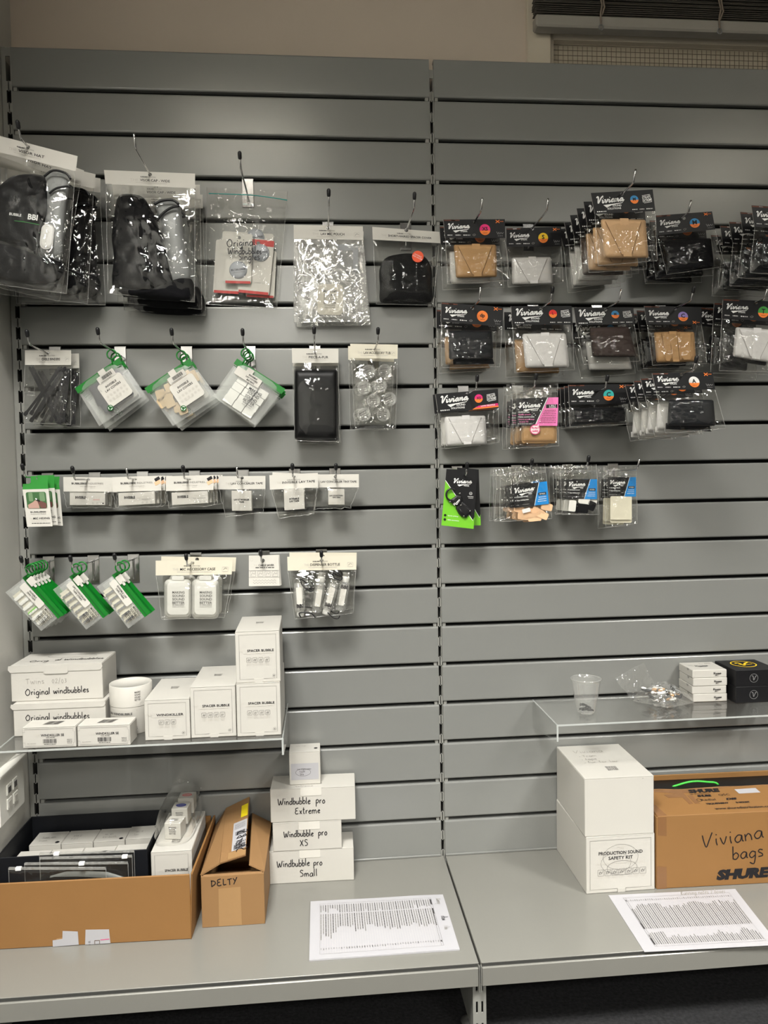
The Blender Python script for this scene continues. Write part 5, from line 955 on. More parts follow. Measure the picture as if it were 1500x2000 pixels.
# --- zip-lock bags with printed inserts
def zipcard(key, lab, d, q, hole, lq, style, inner, copies, grp, bulge=.009):
    f = M(d); O = wire(key, d); t = thing('zip_pack', lab, 'zip pack', O, grp); m2 = M(d + .003)
    film(f, q, bulge, .008, ord(key[1]) * 3 + ord(key[0]), m='film_shiny', top=.4, nz=.0025).build('clear_film', t, smooth=True)
    b = MB(); b.tube([f(*bil(q, .0, .115), .003), f(*bil(q, 1, .115), .003)], .0011, 'film_silver', 6); b.tube([f(*bil(q, .0, .14), .003), f(*bil(q, 1, .14), .003)], .0011, 'film_silver', 6); b.build('zip_seal', t)
    b = MB(); b.plate(m2, [lq[0], lq[1], lq[3], lq[2]], 0, .0006, 'card_black'); c = b.build('insert_card', t, label='black insert card with a %s corner' % ('pink' if style == 'pink' else 'blue')); g, H = sub(m2, lq); p = MB(); col = 'pink_pale' if style == 'pink' else 'blue_card'
    if style == 'pink':
        p.flat(g, [(77, 0), (100, 0), (100, H), (47, H)], col, .0010); p.flat(g, [(74, 0), (76, 0), (47, H), (45, H)], 'print_white', .0011); p.logo(g, 5, H * .36, 52, 'print_white', ('POUCH',))
        for k, (s_, mm) in enumerate((('LARGE size', 'print_white'), ('puffy pouch', col), ('ultra comfortable', 'print_white'), ('more protection', col), ('to your TX', col))): p.text(g, s_, 8, H * (.50 + k * .088), H * .045, mm, al='l', bold=.014, o=.0012, wid=(24, 27, 36, 36, 22)[k]); k < 4 and p.stroke(g, [(5, H * (.50 + k * .088)), (6, H * (.515 + k * .088)), (7.5, H * (.475 + k * .088))], .8, mm, .0012, smooth=0)
        p.dashes(g, 5, 40, H * .93, 1.6, 'print_white', 4); p.rect(g, 85, H * .31, 27, H * .13, 'card_black', 0, .0012); p.text(g, '1 BELT', 87, H * .285, H * .05, 'print_white', bold=.014, o=.0014, wid=16); p.text(g, 'POUCH', 87, H * .345, H * .05, 'print_white', bold=.014, o=.0014, wid=16)
        for k in range(8): p.dashes(g, max(56, 68 - k * 1.8), 96, H * (.45 + k * .062), 1.3, 'brown_strip', k, 0, .0012)
    else:
        p.flat(g, [(79, 0), (100, 0), (100, H), (59, H)], col, .0010); p.flat(g, [(77.6, 0), (79, 0), (59, H), (57.6, H)], 'print_white', .0011); p.logo(g, 6, H * .36, 55, 'print_white', ('PAD',))
        for k, s_ in enumerate(('Universal mount', 'Stops clothing noise')): p.text(g, s_, 10, H * (.54 + k * .15), H * .06, 'print_white', al='l', bold=.02, o=.0012, wid=34); p.disc(g, 6.5, H * (.54 + k * .15), 1.2, 'print_white', .0012, 8)
        p.dashes(g, 6, 44, H * .90, 1.8, 'print_white', 4); p.rect(g, 84, H * .52, 22, H * .12, 'ink', 0, .0012); p.text(g, '30 PADS', 84, H * .52, H * .06, 'print_white', bold=.014, o=.0014, wid=16)
        for k in range(3): p.dashes(g, 73 - k * 2, 94, H * (.66 + k * .09), 1.6, 'print_white', k, 0, .0012)
    p.build('insert_print', t, c)
    for nm, pts, o, th, mm in inner: b = MB(); b.plate(f, pts, o, th, mm); b.build(nm, t)
    for lab2, dy, rot, sh in copies: dup(t, lab2, dy, rot, sh)
    return t
t = zipcard('C2', 'front zip bag with pink-cornered insert and tan pouch, third row', .12, Q4((1000, 748), (1089, 748), (1003, 876), (1091.6, 870.5)), (1032.7, 760), Q4((1006.6, 778.7), (1089, 776.5), (1006.6, 832), (1087, 832)), 'pink', [], [], 'zip bags with pink inserts', .016)
f = M(.12); b = MB(); b.blob(f, rr(1053, 822, 69, 88, 6), -.006, .011, 'fabric_tan', 6, 5, 0, .001, .1, 2); c = b.build('tan_pouch', t, smooth=True, label='tan fabric pouch')
b = MB(); b.stroke(M(.12 + .0056), [(1021, 835), (1021, 861), (1085, 861), (1085, 835)], .6, 'seam', smooth=0); b.build('stitching', t, c)
for o in list(t.children):
    if o.name.startswith('insert_card'): o.location.y -= .006
b = MB(); g2 = M(.12 + .0095); b.plate(g2, [(1045 + 10 * math.cos(a), 839 + 10 * math.sin(a)) for a in [k * math.pi / 12 for k in range(24)]], .0012, .0005, 'print_white'); c = b.build('round_badge', t, label='round white badge with pink writing'); p = MB(); p.ring(g2, 1045, 839, 9.2, 1.4, 'magenta', .002); p.text(g2, 'PUSH', 1045, 836, 4.2, 'magenta', bold=.03, o=.002, wid=13); p.text(g2, 'HERE', 1045, 842, 4.2, 'magenta', bold=.03, o=.002, wid=13); p.dashes(g2, 1040, 1050, 847.2, 1, 'magenta', 2, 0, .002); p.dashes(g2, 1040, 1050, 830.8, 1, 'magenta', 3, 0, .002); p.build('badge_print', t, c)
dup(t, 'second zip bag with pink insert, behind the front one', .034, .03, (-.004, 0, 0)); dup(t, 'rearmost zip bag with pink insert', .066, .05, (-.004, 0, -.002))
r = random.Random(9)
inner = []
for k, (x, y, a, s) in enumerate(((1014, 995, .3, 20), (1030, 1001, -.2, 22), (1050, 1000, .5, 24), (1068, 990, .2, 22), (1022, 1008, .1, 22), (1044, 1010, -.1, 26), (1060, 1006, .4, 22))): inner.append(('peach_pad', rr(x, y, s, s * .62, 3, a), -.004 + k * .0012, .0016, 'tile_peach'))
inner.append(('white_clip', rr(1028, 997, 16, 8, 1.5, -.25), .005, .002, 'print_white'))
zipcard('D2', 'front zip bag with blue-cornered insert and peach pads, lowest row', .115, Q4((977, 914), (1064, 907), (976, 1019), (1078, 1013)), (1030, 921), Q4((997, 949), (1068, 940), (1005, 992), (1072, 984)), 'blue', inner,
        [('second zip bag of peach pads, behind the front one', .022, .03, (-.004, 0, -.002)), ('third zip bag of peach pads, behind the front ones', .044, -.02, (-.006, 0, .001)), ('rearmost zip bag of peach pads', .066, .02, (-.008, 0, -.002))], 'zip bags of peach pads')
inner = [('white_pad', rr(1118, 988, 14, 22, 3, .1), .000, .002, 'tile_white'), ('white_pad', rr(1141, 978, 22, 14, 3, .3), .001, .002, 'tile_white'), ('black_pad', rr(1139, 993, 20, 18, 3, .1), .003, .002, 'fabric_black'), ('black_pad', rr(1155, 988, 16, 18, 3, .4), .001, .002, 'fabric_black'), ('white_pad', rr(1160, 980, 12, 10, 2, .2), -.002, .002, 'tile_white'), ('black_pad', rr(1126, 997, 10, 10, 3, .4), -.002, .002, 'fabric_black')]
zipcard('D3', 'front zip bag with blue-cornered insert and black and white pads, lowest row', .115, Q4((1094, 909), (1165, 907), (1098, 1005), (1170, 1005)), (1135, 915), Q4((1106, 936), (1166, 936), (1106, 974), (1166, 975)), 'blue', inner,
        [('second zip bag of black and white pads, behind the front one', .022, .02, (-.004, 0, 0)), ('third zip bag of black and white pads', .044, -.02, (-.005, 0, 0)), ('rearmost zip bag of black and white pads', .066, .03, (-.007, 0, .0))], 'zip bags of black and white pads')
inner = [('felt_square', rr(1213, 992, 42, 46, 3), .001, .003, 'felt_cream'), ('felt_square', rr(1213, 996, 42, 50, 3), -.004, .003, 'felt_cream')]
zipcard('D4', 'front zip bag with blue-cornered insert and cream felt squares, lowest row', .08, Q4((1179, 910), (1243, 911), (1183, 1030), (1245, 1022)), (1215, 918), Q4((1187, 932), (1242, 932), (1187, 970), (1242, 970)), 'blue', inner,
        [('rear zip bag of cream felt squares, hanging a little lower', .030, .03, (-.004, 0, -.006))], 'zip bags of cream felt squares')
# --- green carabiner cards
def ccard(lab, d, q, hole, front):
    f = M(d); t = thing('carabiner_card', lab, 'carabiner card', wire('D1', d)); b = MB(); holed(b, f, q, hole, 4.0, .0012, 'green_lime'); c = b.build('backing_card', t); g, H = sub(f, q); p = MB()
    p.flat(g, [(0, 0), (100, 0), (100, H * .80), (96, H * .85), (0, H * .20)], 'card_black'); p.stroke(g, [(0, H * .20), (96, H * .86)], 1.6, 'print_white', .0008, smooth=0); p.logo(g, 24, H * .24, 60, 'print_white', ('HOOK',))
    if front:
        for k in range(2): p.disc(g, 9, H * (.815 + k * .075), 4.0, 'card_black', .0009, 14); p.text(g, ('Quick pickup', '100% aluminium')[k], 17, H * (.815 + k * .075), 3.2, 'print_white', al='l', bold=.014, wid=(33, 36)[k])
        p.ring(g, 84, H * .40, 4.2, .9, 'print_white', n=14); p.text(g, 'A', 84, H * .40, 3.4, 'print_white', bold=.014); p.dashes(g, 75, 94, H * .455, 2.0, 'print_white', 3); p.dashes(g, 78, 92, H * .48, 2.0, 'print_white', 4)
    p.build('card_print', t, c)
    if front:
        g2 = M(d + .006); b = MB(); b.tube(catmull([g2(882 + 10.5 * math.cos(a), 966 + 11.5 * math.sin(a)) for a in [.9 + k * .5 for k in range(10)]]), .0022, 'black_plastic', 8); b.build('ring_clasp', t, smooth=True)
        b = MB(); b.blob(f, [(877, 978), (893, 966), (902, 968), (904, 978), (900, 988), (893, 990), (884, 985)], 0, .008, 'black_plastic', 5, 4); b.blob(f, [(892, 984), (903, 978), (910, 984), (914, 990), (921, 996), (918, 1004), (911, 1012), (902, 1010), (895, 1003), (890, 994)], 0, .007, 'black_plastic', 5, 4); c = b.build('clip_body', t)
        b = MB(); b.tube(catmull([M(d + .005)(*p_) for p_ in ((905, 985), (913, 990), (918, 997), (912, 1003), (907, 999))]), .0018, 'black_plastic', 6); b.tube([M(d + .006)(897, 993), M(d + .006)(908, 1008)], .0016, 'black_plastic', 6); b.build('gate', t, c, smooth=True)
        for x, y in ((898, 964), (879, 980), (900, 987), (918, 998), (906, 1008)): b = MB(); b.lathe(M(d + .008)(x, y), [(0, .0012), (.0018, .001), (.0024, 0)], 'chrome', 10, V((0, -1, 0))); b.build('rivet', t, c)
        p = MB(); p.logo(M(d + .0088), 887, 988, 16, 'print_white', None, ang=-.75); p.build('clip_print', t, c)
    return t
ccard('front lime green and black card with black carabiner clip', .095, Q4((872, 916), (932, 919), (862, 1026), (925, 1033)), (902, 927), True)
ccard('rear lime green card, tilted behind the carabiner card', .070, Q4((893, 913), (935, 917), (890, 1027), (939, 1026)), (906, 927), False)
# ================================================================== goods standing on the shelves
def boxat(name, lab, cat, z, xy, wd, dp, h, ang=0.0, m='carton_white', grp=None, bev=.0012, flap=True, flap_h=None):
    """a carton; returns thing, body, and frames of its front (x right, y up from the lower left), top (x right, y back) and right and left side"""
    A = V((xy[0], xy[1], z + .0002)); u = V((math.cos(ang), math.sin(ang), 0)); v = V((-u.y, u.x, 0)); k = V((0, 0, 1))
    t = thing(name, lab, cat, A + u * wd / 2 + v * dp / 2, grp); b = MB(); b.box(A, u * wd, v * dp, k * (h - .0012 if flap else h), m, bev); body = b.build('carton_body', t)
    if flap: b = MB(); b.box(A + k * (h - .0012) + u * .0006 - v * .0006, u * (wd - .0012), v * dp, k * .0012, m, .0004); b.build('top_flap', t)
    return t, body, F(A, u, k, -v), F(A + k * h, u, v, k), F(A + u * wd, v, k, u), F(A, v, k, -u)
def barcode(p, f, x, y, wd, h, m=INK, seed=1, shear=0.0):
    r = random.Random(seed); xx = 0
    while xx < wd:
        ww = min(r.choice((.004, .008, .012)) * wd * 4, wd - xx); p.flat(f, [(x + xx, y), (x + xx + ww, y), (x + xx + ww + shear * h, y + h), (x + xx + shear * h, y + h)], m); xx += ww + r.choice((.004, .008)) * wd * 4
def frontprint(t, body, f, wd, h, title, n_, tab=True, seed=1, no='03', top=None, dp=.18, sub_=True):
    p = MB(); m_ = .008
    P = [(m_, m_ + .002), (wd * .42, m_ + .002), (wd * .42, .001)] if tab else [(m_, m_ + .002)]
    p.stroke(f, [(wd * .40, m_), (m_, m_), (m_, h - m_), (wd - m_, h - m_), (wd - m_, m_), (wd * .62, m_)], .0007, GREY, .0006, smooth=0)
    tw = min(wd * .60, .0066 * len(title)); p.text(f, 'THE', wd * .5 - tw * .5 - .004, h * .62, .0046, PALE, wid=.0105, al='r', px=False); p.text(f, title, wd * .5 + .006, h * .62, .0050, INK, wid=tw, bold=.018, px=False)
    p.dashes(f, wd * .18, wd * .84, h * .565, .0012, PALE, seed); s_ = wd * .105
    for k in range(n_):
        x = wd * .5 + (k - (n_ - 1) / 2) * s_ * 1.3; y = h * .44; p.stroke(f, rr(x, y, s_, s_, .0015), .0006, GREY, closed=True, smooth=0); r = random.Random(seed + k)
        p.stroke(f, [(x - s_ * .3, y - s_ * .25), (x - s_ * .1, y + s_ * .2), (x + s_ * .1, y - s_ * .1), (x + s_ * .3, y + s_ * .28)], .0007, GREY, smooth=2); p.ring(f, x + r.uniform(-.2, .2) * s_, y - s_ * .1, s_ * .18, .0006, GREY, n=8)
        for j in range(3): p.dashes(f, x - s_ * .45, x + s_ * .45, y - s_ * .75 - j * .0022, .0008, PALE, k + j)
    p.ring(f, wd - m_ - .006, m_ + .006, .0032, .0004, GREY, n=14); p.text(f, no, wd - m_ - .006, m_ + .006, .0022, INK, px=False, bold=.014)
    p.build('front_print', t, body)
    b = MB(); b.plate(f, [(wd * .42, .0), (wd * .60, .0), (wd * .60, .008), (wd * .42, .008)], 0, .0006, 'carton_white'); b.build('tuck_tab', t)
    if top:
        p = MB(); slogan(p, top, wd * .5, dp * .52, .0034, 0, MID, px=False, foot=False, lead=1.3); p.build('top_print', t, body)
# ---- left acrylic shelf
z1 = ZL
t, bd, f, ft, fr, fl = boxat('folding_box', 'lower white folding box with handwriting, at the left end of the acrylic shelf', 'box', z1, (.016, -.165), .198, .125, .0728, -.01, grp='handwritten white boxes on the left acrylic shelf')
def lid_box(t, bd, f, wd, h, front_h, tabx):
    b = MB(); b.plate(f, [(-.004, h - .001), (-.005, h - front_h * .6), (.000, h - front_h), (wd - .004, h - front_h), (wd + .001, h - front_h * .5), (wd, h - .001)], .0008, .0008, 'carton_white'); b.build('lid_flap', t)
    if tabx is not None: b = MB(); b.plate(f, [(tabx, h), (tabx, h - front_h * 1.15), (tabx + .004, h - front_h * 1.3), (tabx + .048, h - front_h * 1.3), (tabx + .052, h - front_h * 1.15), (tabx + .052, h)], .0018, .0008, 'carton_white'); b.build('lock_tab', t)
lid_box(t, bd, f, .198, .0728, .013, None)
p = MB(); p.hand(f, 'Original windbubbles', .026, .0345, .0072, INK, .0016, .0, px=False, kx=.98, seed=2); p.build('handwriting', t, bd, label='black felt-pen handwriting')
t, bd, f, ft, fr, fl = boxat('folding_box', 'upper white folding box with pencilled date and handwriting, on the left acrylic shelf', 'box', z1 + .0732, (.007, -.149), .198, .112, .0812, -.005, grp='handwritten white boxes on the left acrylic shelf')
lid_box(t, bd, f, .198, .0812, .016, .072)
p = MB(); p.hand(f, 'Original windbubbles', .030, .0135, .0072, INK, .0017, .02, px=False, kx=.98, seed=5); p.hand(f, 'Twins', .032, .0385, .0068, 'pencil', .0008, 0, px=False, kx=1.1); p.hand(f, '02/03', .088, .0385, .0068, 'pencil', .0008, 0, px=False, kx=1.0); p.build('handwriting', t, bd, label='felt-pen and pencil handwriting')
p = MB(); p.hand(ft, 'Orig', .030, .026, .0085, INK, .0018, 0, px=False, kx=1.2); p.hand(ft, 'al Windbubbles', .084, .034, .0080, INK, .0018, .0, px=False, kx=.95); p.ring(ft, .11, .075, .055, .0008, INK, ry=.012); p.build('lid_handwriting', t, bd)
b = MB(); 
for k in range(4): pass
# cardboard tube
c = V((.264, -.142, z1 + .0002)); R_ = .0455; hh = .1055
t = thing('cardboard_tube', 'round white cardboard tube with lid, beside the handwritten boxes', 'tube', c)
b = MB(); b.lathe(c, [(0, 0), (R_ - .0004, 0), (R_, .0006), (R_, hh * .565)], 'carton_white', 48); bd = b.build('tube_body', t, smooth=True)
b = MB(); b.lathe(c, [(R_ + .0006, hh * .572), (R_ + .0006, hh - .0012), (R_ - .0004, hh), (R_ - .0022, hh - .0004), (R_ - .0026, hh - .004), (0, hh - .004)], 'carton_white', 48); b.build('tube_lid', t, smooth=True)
def cyl(a0): return lambda x, y, o=0.0: c + V(((R_ + .0007 + o) * math.sin(x / R_ + a0), -(R_ + .0007 + o) * math.cos(x / R_ + a0), y))
p = MB(); g = cyl(-.20)
p.text(g, 'BIG WINDBUBBLE', -.006, hh * .44, .0048, INK, wid=.056, bold=.014, px=False); p.dashes(g, -.030, .02, hh * .395, .0012, PALE, 2)
for k in range(4): p.stroke(g, rr(-.024 + k * .0125, hh * .29, .010, .010, .001), .0006, GREY, closed=True, smooth=0); p.ring(g, -.024 + k * .0125, hh * .29, .003, .0005, GREY, n=8)
p.rect(g, 0, hh * .50, .064, .0005, PALE); slogan(p, g, .034, hh * .80, .0038, 0, MID, al='c', px=False, foot=False, lead=1.5, wid=.0125); p.text(g, 'Size', .030, hh * .16, .002, MID, px=False); p.ring(g, .030, hh * .12, .0016, .0005, INK, n=8); p.build('tube_print', t, bd)
# small flat boxes in front
for k, (xy, wd, an, lab) in enumerate((((.0650, -.2445), .110, -.035, 'left one of the two small flat white barcode boxes at the shelf front'), ((.1785, -.2485), .1095, -.045, 'right one of the two small flat white barcode boxes at the shelf front'))):
    t, bd, f, ft, fr, fl = boxat('flat_box', lab, 'box', z1, xy, wd, .050, .0445, an, grp='small flat barcode boxes')
    p = MB(); p.stroke(f, [(.0, .034), (.005, .034), (.005, .040), (wd - .005, .040), (wd - .005, .034), (wd - .002, .034), (wd - .002, .010), (wd - .005, .010), (wd - .005, .004), (.005, .004), (.005, .012), (0, .012)], .0006, GREY, .0006, smooth=0)
    p.text(f, 'THE', .030, .0268, .0046, PALE, wid=.010, px=False); p.text(f, 'WINDKILLER SE', .062, .0268, .0048, INK, wid=.048, bold=.018, px=False); p.text(f, 'DPA 4018G', .058, .0218, .0022, INK, wid=.018, px=False, bold=.014); barcode(p, f, .042, .0095, .028, .009, INK, 4 + k); p.dashes(f, .044, .068, .0075, .0012, MID, 2)
    p.text(f, 'BIG SOUND', .010, .0098, .0013, MID, al='l', px=False, wid=.018); p.dashes(f, .010, .026, .0075, .0009, PALE, 2)
    for j in range(4): p.dashes(f, .092, .102, .0165 - j * .0026, .0012, MID, j)
    p.text(f, 'THE', .012, .037, .0012, PALE, px=False); p.build('front_print', t, bd); p = MB(); barcode(p, ft, .036, .014, .032, .022, MID, 9 + k, .35); p.build('top_print', t, bd)
t, bd, f, ft, fr, fl = boxat('carton', 'white carton with three tiny icons, left of the icon cartons on the acrylic shelf', 'carton', z1, (.3135, -.231), .0955, .175, .0880, .0, grp='white icon cartons'); frontprint(t, bd, f, .0955, .0880, 'WINDKILLER', 3, seed=3, no='M', top=ft, dp=.175)
t, bd, f, ft, fr, fl = boxat('carton', 'taller white carton with four icons, middle of the icon cartons on the acrylic shelf', 'carton', z1, (.4105, -.229), .0965, .178, .1118, .008, grp='white icon cartons'); frontprint(t, bd, f, .0965, .1118, 'SPACER BUBBLE', 4, seed=5, no='XS', top=ft, dp=.178)
t, bd, f, ft, fr, fl = boxat('carton', 'white carton with four icons at the right shelf end, under another', 'carton', z1, (.5093, -.2335), .0945, .178, .1165, .0, grp='white icon cartons'); frontprint(t, bd, f, .0945, .1165, 'SPACER BUBBLE', 4, seed=7, no='M')
t, bd, f, ft, fr, fl = boxat('carton', 'white carton with four icons standing on top of the stack at the right shelf end', 'carton', z1 + .1169, (.5100, -.2325), .0950, .178, .1128, .02, grp='white icon cartons'); frontprint(t, bd, f, .0950, .1128, 'SPACER BUBBLE', 4, seed=9, no='M', top=ft, dp=.178)
# ---- base shelf: three handwritten boxes and the small one
z = SHZ
def hbox(lab, z, xy, wd, dp, h, an, lines, tab, seed):
    t, bd, f, ft, fr, fl = boxat('folding_box', lab, 'box', z, xy, wd, dp, h, an, grp='stack of handwritten white boxes'); b = MB(); b.plate(f, [(tab, h), (tab, h - .017), (tab + .003, h - .019), (tab + .047, h - .019), (tab + .050, h - .017), (tab + .050, h)], .0002, .0008, 'card_white'); b.build('lock_tab', t)
    p = MB()
    for s_, x, y, hh, k in lines: p.hand(f, s_, x, y, hh, INK, .0019, .0, px=False, kx=k, seed=seed)
    p.build('handwriting', t, bd, label='black felt-pen handwriting'); return t, bd, f, ft
hbox('bottom box of the handwritten stack, marked Small', z, (.5590, -.0865), .2020, .0825, .0798, -.0165, [('Windbubble', .018, .041, .0085, .86), ('pro', .105, .041, .0085, .9), ('Small', .072, .015, .0085, 1.0)], .072, 1)
z += .0803
hbox('middle box of the handwritten stack, marked XS', z, (.5690, -.0885), .1640, .0800, .0693, -.0155, [('Windbubble', .026, .034, .0080, .82), ('pro', .108, .034, .0080, .9), ('XS', .064, .011, .0090, .95)], .062, 2)
z += .0698
t, bd, f, ft = hbox('top box of the handwritten stack, marked Extreme', z, (.5650, -.0870), .2025, .0800, .0815, -.03, [('Windbubble', .018, .043, .0085, .86), ('pro', .108, .043, .0085, .9), ('Extreme', .058, .019, .0085, .95)], .072, 3)
p = MB(); p.hand(ft, 'Windbubble', .060, .020, .006, 'pencil', .0008, 0, px=False); p.hand(ft, 'extreme', .060, .006, .006, 'pencil', .0008, 0, px=False); p.build('lid_handwriting', t, bd)
z += .0820
t, bd, f, ft, fr, fl = boxat('small_carton', 'small white carton with a black dot, standing on the handwritten stack', 'carton', z, (.6110, -.0700), .0745, .0560, .0805, -.005)
p = MB(); p.flat(f, [(.004, .012), (.07, .012), (.07, .052), (.004, .052)], 'paper', .0004); p.text(f, 'Lav Concealer', .036, .038, .0032, MID, wid=.034, px=False, bold=.02); p.ring(f, .033, .030, .018, .0006, MID, ry=.009); p.hand(f, 'rode', .024, .030, .0035, MID, .0006, 0, px=False); p.hand(f, 'black', .026, .023, .0030, MID, .0006, 0, px=False); p.build('front_print', t, bd)
p = MB(); p.disc(ft, .064, .020, .0045, INK, .0004, 16); p.hand(ft, 'markings', .016, .035, .0030, 'pencil', .0006, 0, px=False); p.build('top_print', t, bd)
# ---- parcel carton with half-open flaps
A = V((.4245, -.2450, SHZ + .0002)); wd, dp, h, th = .1350, .2400, .1130, .003
t = thing('parcel_carton', 'narrow brown carton with half-open torn flaps and handwriting on its end', 'carton', A + V((wd / 2, dp / 2, 0)))
b = MB(); b.box(A, (wd, 0, 0), (0, th, 0), (0, 0, h), 'cardboard_pale', .0006); b.box(A + V((0, dp - th, 0)), (wd, 0, 0), (0, th, 0), (0, 0, h), 'cardboard_pale', .0006); b.box(A + V((0, th, 0)), (th, 0, 0), (0, dp - 2 * th, 0), (0, 0, h), 'cardboard_pale', .0006); b.box(A + V((wd - th, th, 0)), (th, 0, 0), (0, dp - 2 * th, 0), (0, 0, h), 'cardboard_pale', .0006); b.box(A + V((th, th, 0)), (wd - 2 * th, 0, 0), (0, dp - 2 * th, 0), (0, 0, th), 'cardboard_pale'); body = b.build('carton_body', t)
zt = A.z + h
def flap(name, pts, th_=.003, lab=None, m='cardboard_pale'):
    b = MB()
    n = (pts[1] - pts[0]).cross(pts[2] - pts[0]).normalized()
    if n.z < 0: n = -n
    k = len(pts); P = pts + [p_ + n * th_ for p_ in pts]; b.add(P, [tuple(range(k - 1, -1, -1)), tuple(range(k, 2 * k))] + [(i, (i + 1) % k, k + (i + 1) % k, k + i) for i in range(k)], m); return b.build(name, t, label=lab)
yF, yB = A.y + .004, A.y + dp - .004
P0, P0b = V((A.x, yF, zt)), V((A.x, yB, zt)); P1 = aty(430, 1688, yF); P1b = aty(443, 1580, yB); P2 = aty(480, 1672, yF + .015); P2b = aty(488, 1558, yB)
flap('left_flap', [P0, P1, P1b, P0b]);
Q0, Q0b = V((A.x + wd, yF, zt)), V((A.x + wd, yB, zt)); Q1, Q1b = aty(486, 1690, yF + .01), aty(492, 1590, yB); flap('right_flap', [Q0, Q0b, Q1b, Q1])
flap('front_flap', [V((A.x + .004, yF, zt - .001)), V((A.x + wd - .004, yF, zt - .001)), V((A.x + wd - .030, yF + .045, zt - .022)), V((A.x + .028, yF + .045, zt - .020))], .003)
def tri(a, b_, c_): 
    """frame on a sloped panel: origin a, x along a->b, y along a->c (metres)"""
    u = (b_ - a).normalized(); n = u.cross(c_ - a).normalized(); v = n.cross(u); 
    if n.z < 0: n = -n
    return lambda x, y, o=0.0: a + u * x + v * y + n * (o + .0033)
ff = F(A, V((1, 0, 0)), V((0, 0, 1)), V((0, -1, 0)))
p = MB(); p.hand(ff, 'DELTY', .022, .090, .0078, INK, .0020, .06, px=False, kx=1.15); p.build('handwriting', t, body, label='black felt-pen letters')
b = MB(); b.plate(ff, [(.036, .001), (.085, .001), (.084, .086), (.037, .084)], 0, .0003, 'tape_pale'); b.build('parcel_tape', t, label='brown parcel tape')
Lb = (P1b - P1).length; Wb = (P2 - P1).length
def fs2(x, y, o=0.0):
    a, c_ = x / Lb, y / Wb; q = (P1 * (1 - a) + P1b * a) * (1 - c_) + (P2 * (1 - a) + P2b * a) * c_; n = ((P2 - P1) * (1 - a) + (P2b - P1b) * a).cross((P1b - P1) * (1 - c_) + (P2b - P2) * c_).normalized()
    return q + (n if n.z > 0 else -n) * (o + .0040)
b = MB(); b.grid(lambda u, v: fs2(u * Lb, v * Wb, -.0007), 8, 6, 'cardboard_pale'); b.grid(lambda u, v: fs2(u * Lb, v * Wb, -.0038), 8, 6, 'cardboard_pale')
for e0, e1 in (((0, 0), (1, 0)), ((1, 0), (1, 1)), ((1, 1), (0, 1)), ((0, 1), (0, 0))): b.grid(lambda u, v: fs2((e0[0] + (e1[0] - e0[0]) * u) * Lb, (e0[1] + (e1[1] - e0[1]) * u) * Wb, -.0007 - .0031 * v), 8, 1, 'cardboard_edge')
b.build('left_flap_edge', t)
def sheetlet(u0, u1, v0, v1, o, m): b = MB(); b.grid(lambda u, v: fs2((u0 + (u1 - u0) * u) * Lb, (v0 + (v1 - v0) * v) * Wb, o), 6, 6, m); return b
b = sheetlet(.12, .60, .42, .98, 0, 'paper'); lb = b.build('address_label', t, label='white address label')
b = sheetlet(.66, .88, .70, .98, 0, 'sticker_yellow'); b.build('yellow_sticker', t, label='yellow sticker')
b = sheetlet(.01, .11, .30, .99, 0, 'tape_pale'); b.build('parcel_tape', t)
p = MB(); gl = lambda x, y, o=0.0: fs2(Lb * (.12 + .48 * (x if x < 1 else 1)), Wb * (.98 - .56 * y), o)   # x: towards the back, y: from the free edge inwards
fl2 = lambda x, y, o=0.0: fs2(Lb * .60 - y, Wb * .42 + x, o)       # reading frame of the label: x across, y downwards
lw, lh = Wb * .56, Lb * .48
for k in range(4): p.dashes(fl2, lw * .1, lw * .9, lh * (.1 + .05 * k), .0012, MID, k, 0, .0007)
barcode(p, fl2, lw * .2, lh * .36, lw * .7, lh * .14, INK, 2); p.text(fl2, 'CWLI', lw * .66, lh * .76, .006, INK, px=True, bold=.018, o=.0008, wid=lw * .6); barcode(p, fl2, lw * .15, lh * .82, lw * .8, lh * .16, INK, 7); p.build('label_print', t, lb)
p = MB(); fl3 = lambda x, y, o=0.0: fs2(Lb * .07 + x, Wb * .62 - y * 1.0 + .0, o); p.hand(lambda x, y, o=0.0: fs2(Lb * .08 + x, Wb * .60 + y * -1, o), 'SherBS', .0, .0, .013, INK, .0020, 0, px=True, kx=.9, o=.0012); p.build('label_handwriting', t, lb, label='black felt-pen handwriting')
# ---- cardboard tray on the left
x0, x1, y0, y1, zb, h, th = -.0195, .4170, -.2835, -.0060, SHZ + .0002, .1400, .004
t = thing('cardboard_tray', 'long brown open cardboard box at the left end of the base shelf', 'cardboard box', V(((x0 + x1) / 2, (y0 + y1) / 2, zb)))
b = MB(); B0 = V((x0, y0 + .011, zb)); B1 = V((.408, y0 + .001, zb)); B2 = V((x1, y0, zb)); u = (B1 - B0)
b.box(B0, u, (0, th, 0), (0, 0, h), 'cardboard', .0015); bd = b.build('front_panel', t)
b = MB(); P = [V((.408, y0, zb)), V((x1, y1, zb)), V((x1 - th, y1, zb)), V((.408 - th, y0 + .004, zb))]; b.extr(P, V((.006, 0, h)), 'cardboard'); b.build('side_panel', t)
b = MB(); b.box((x0, y0 + .016, zb), (th, 0, 0), (0, y1 - y0 - .016, 0), (0, 0, h), 'cardboard'); b.build('side_panel', t)
b = MB(); b.box((x0 + th, y1 - th, zb), (x1 - x0 - 2 * th - .001, 0, 0), (0, th, 0), (0, 0, h), 'cardboard'); b.build('back_panel', t)
b = MB(); b.box((x0 + th, y0 + .017, zb), (.400 - x0, 0, 0), (0, y1 - y0 - .022, 0), (0, 0, .003), 'cardboard'); b.build('bottom_panel', t)
un = u.normalized(); f = F(B0, un, V((0, 0, 1)), un.cross(V((0, 0, 1))))
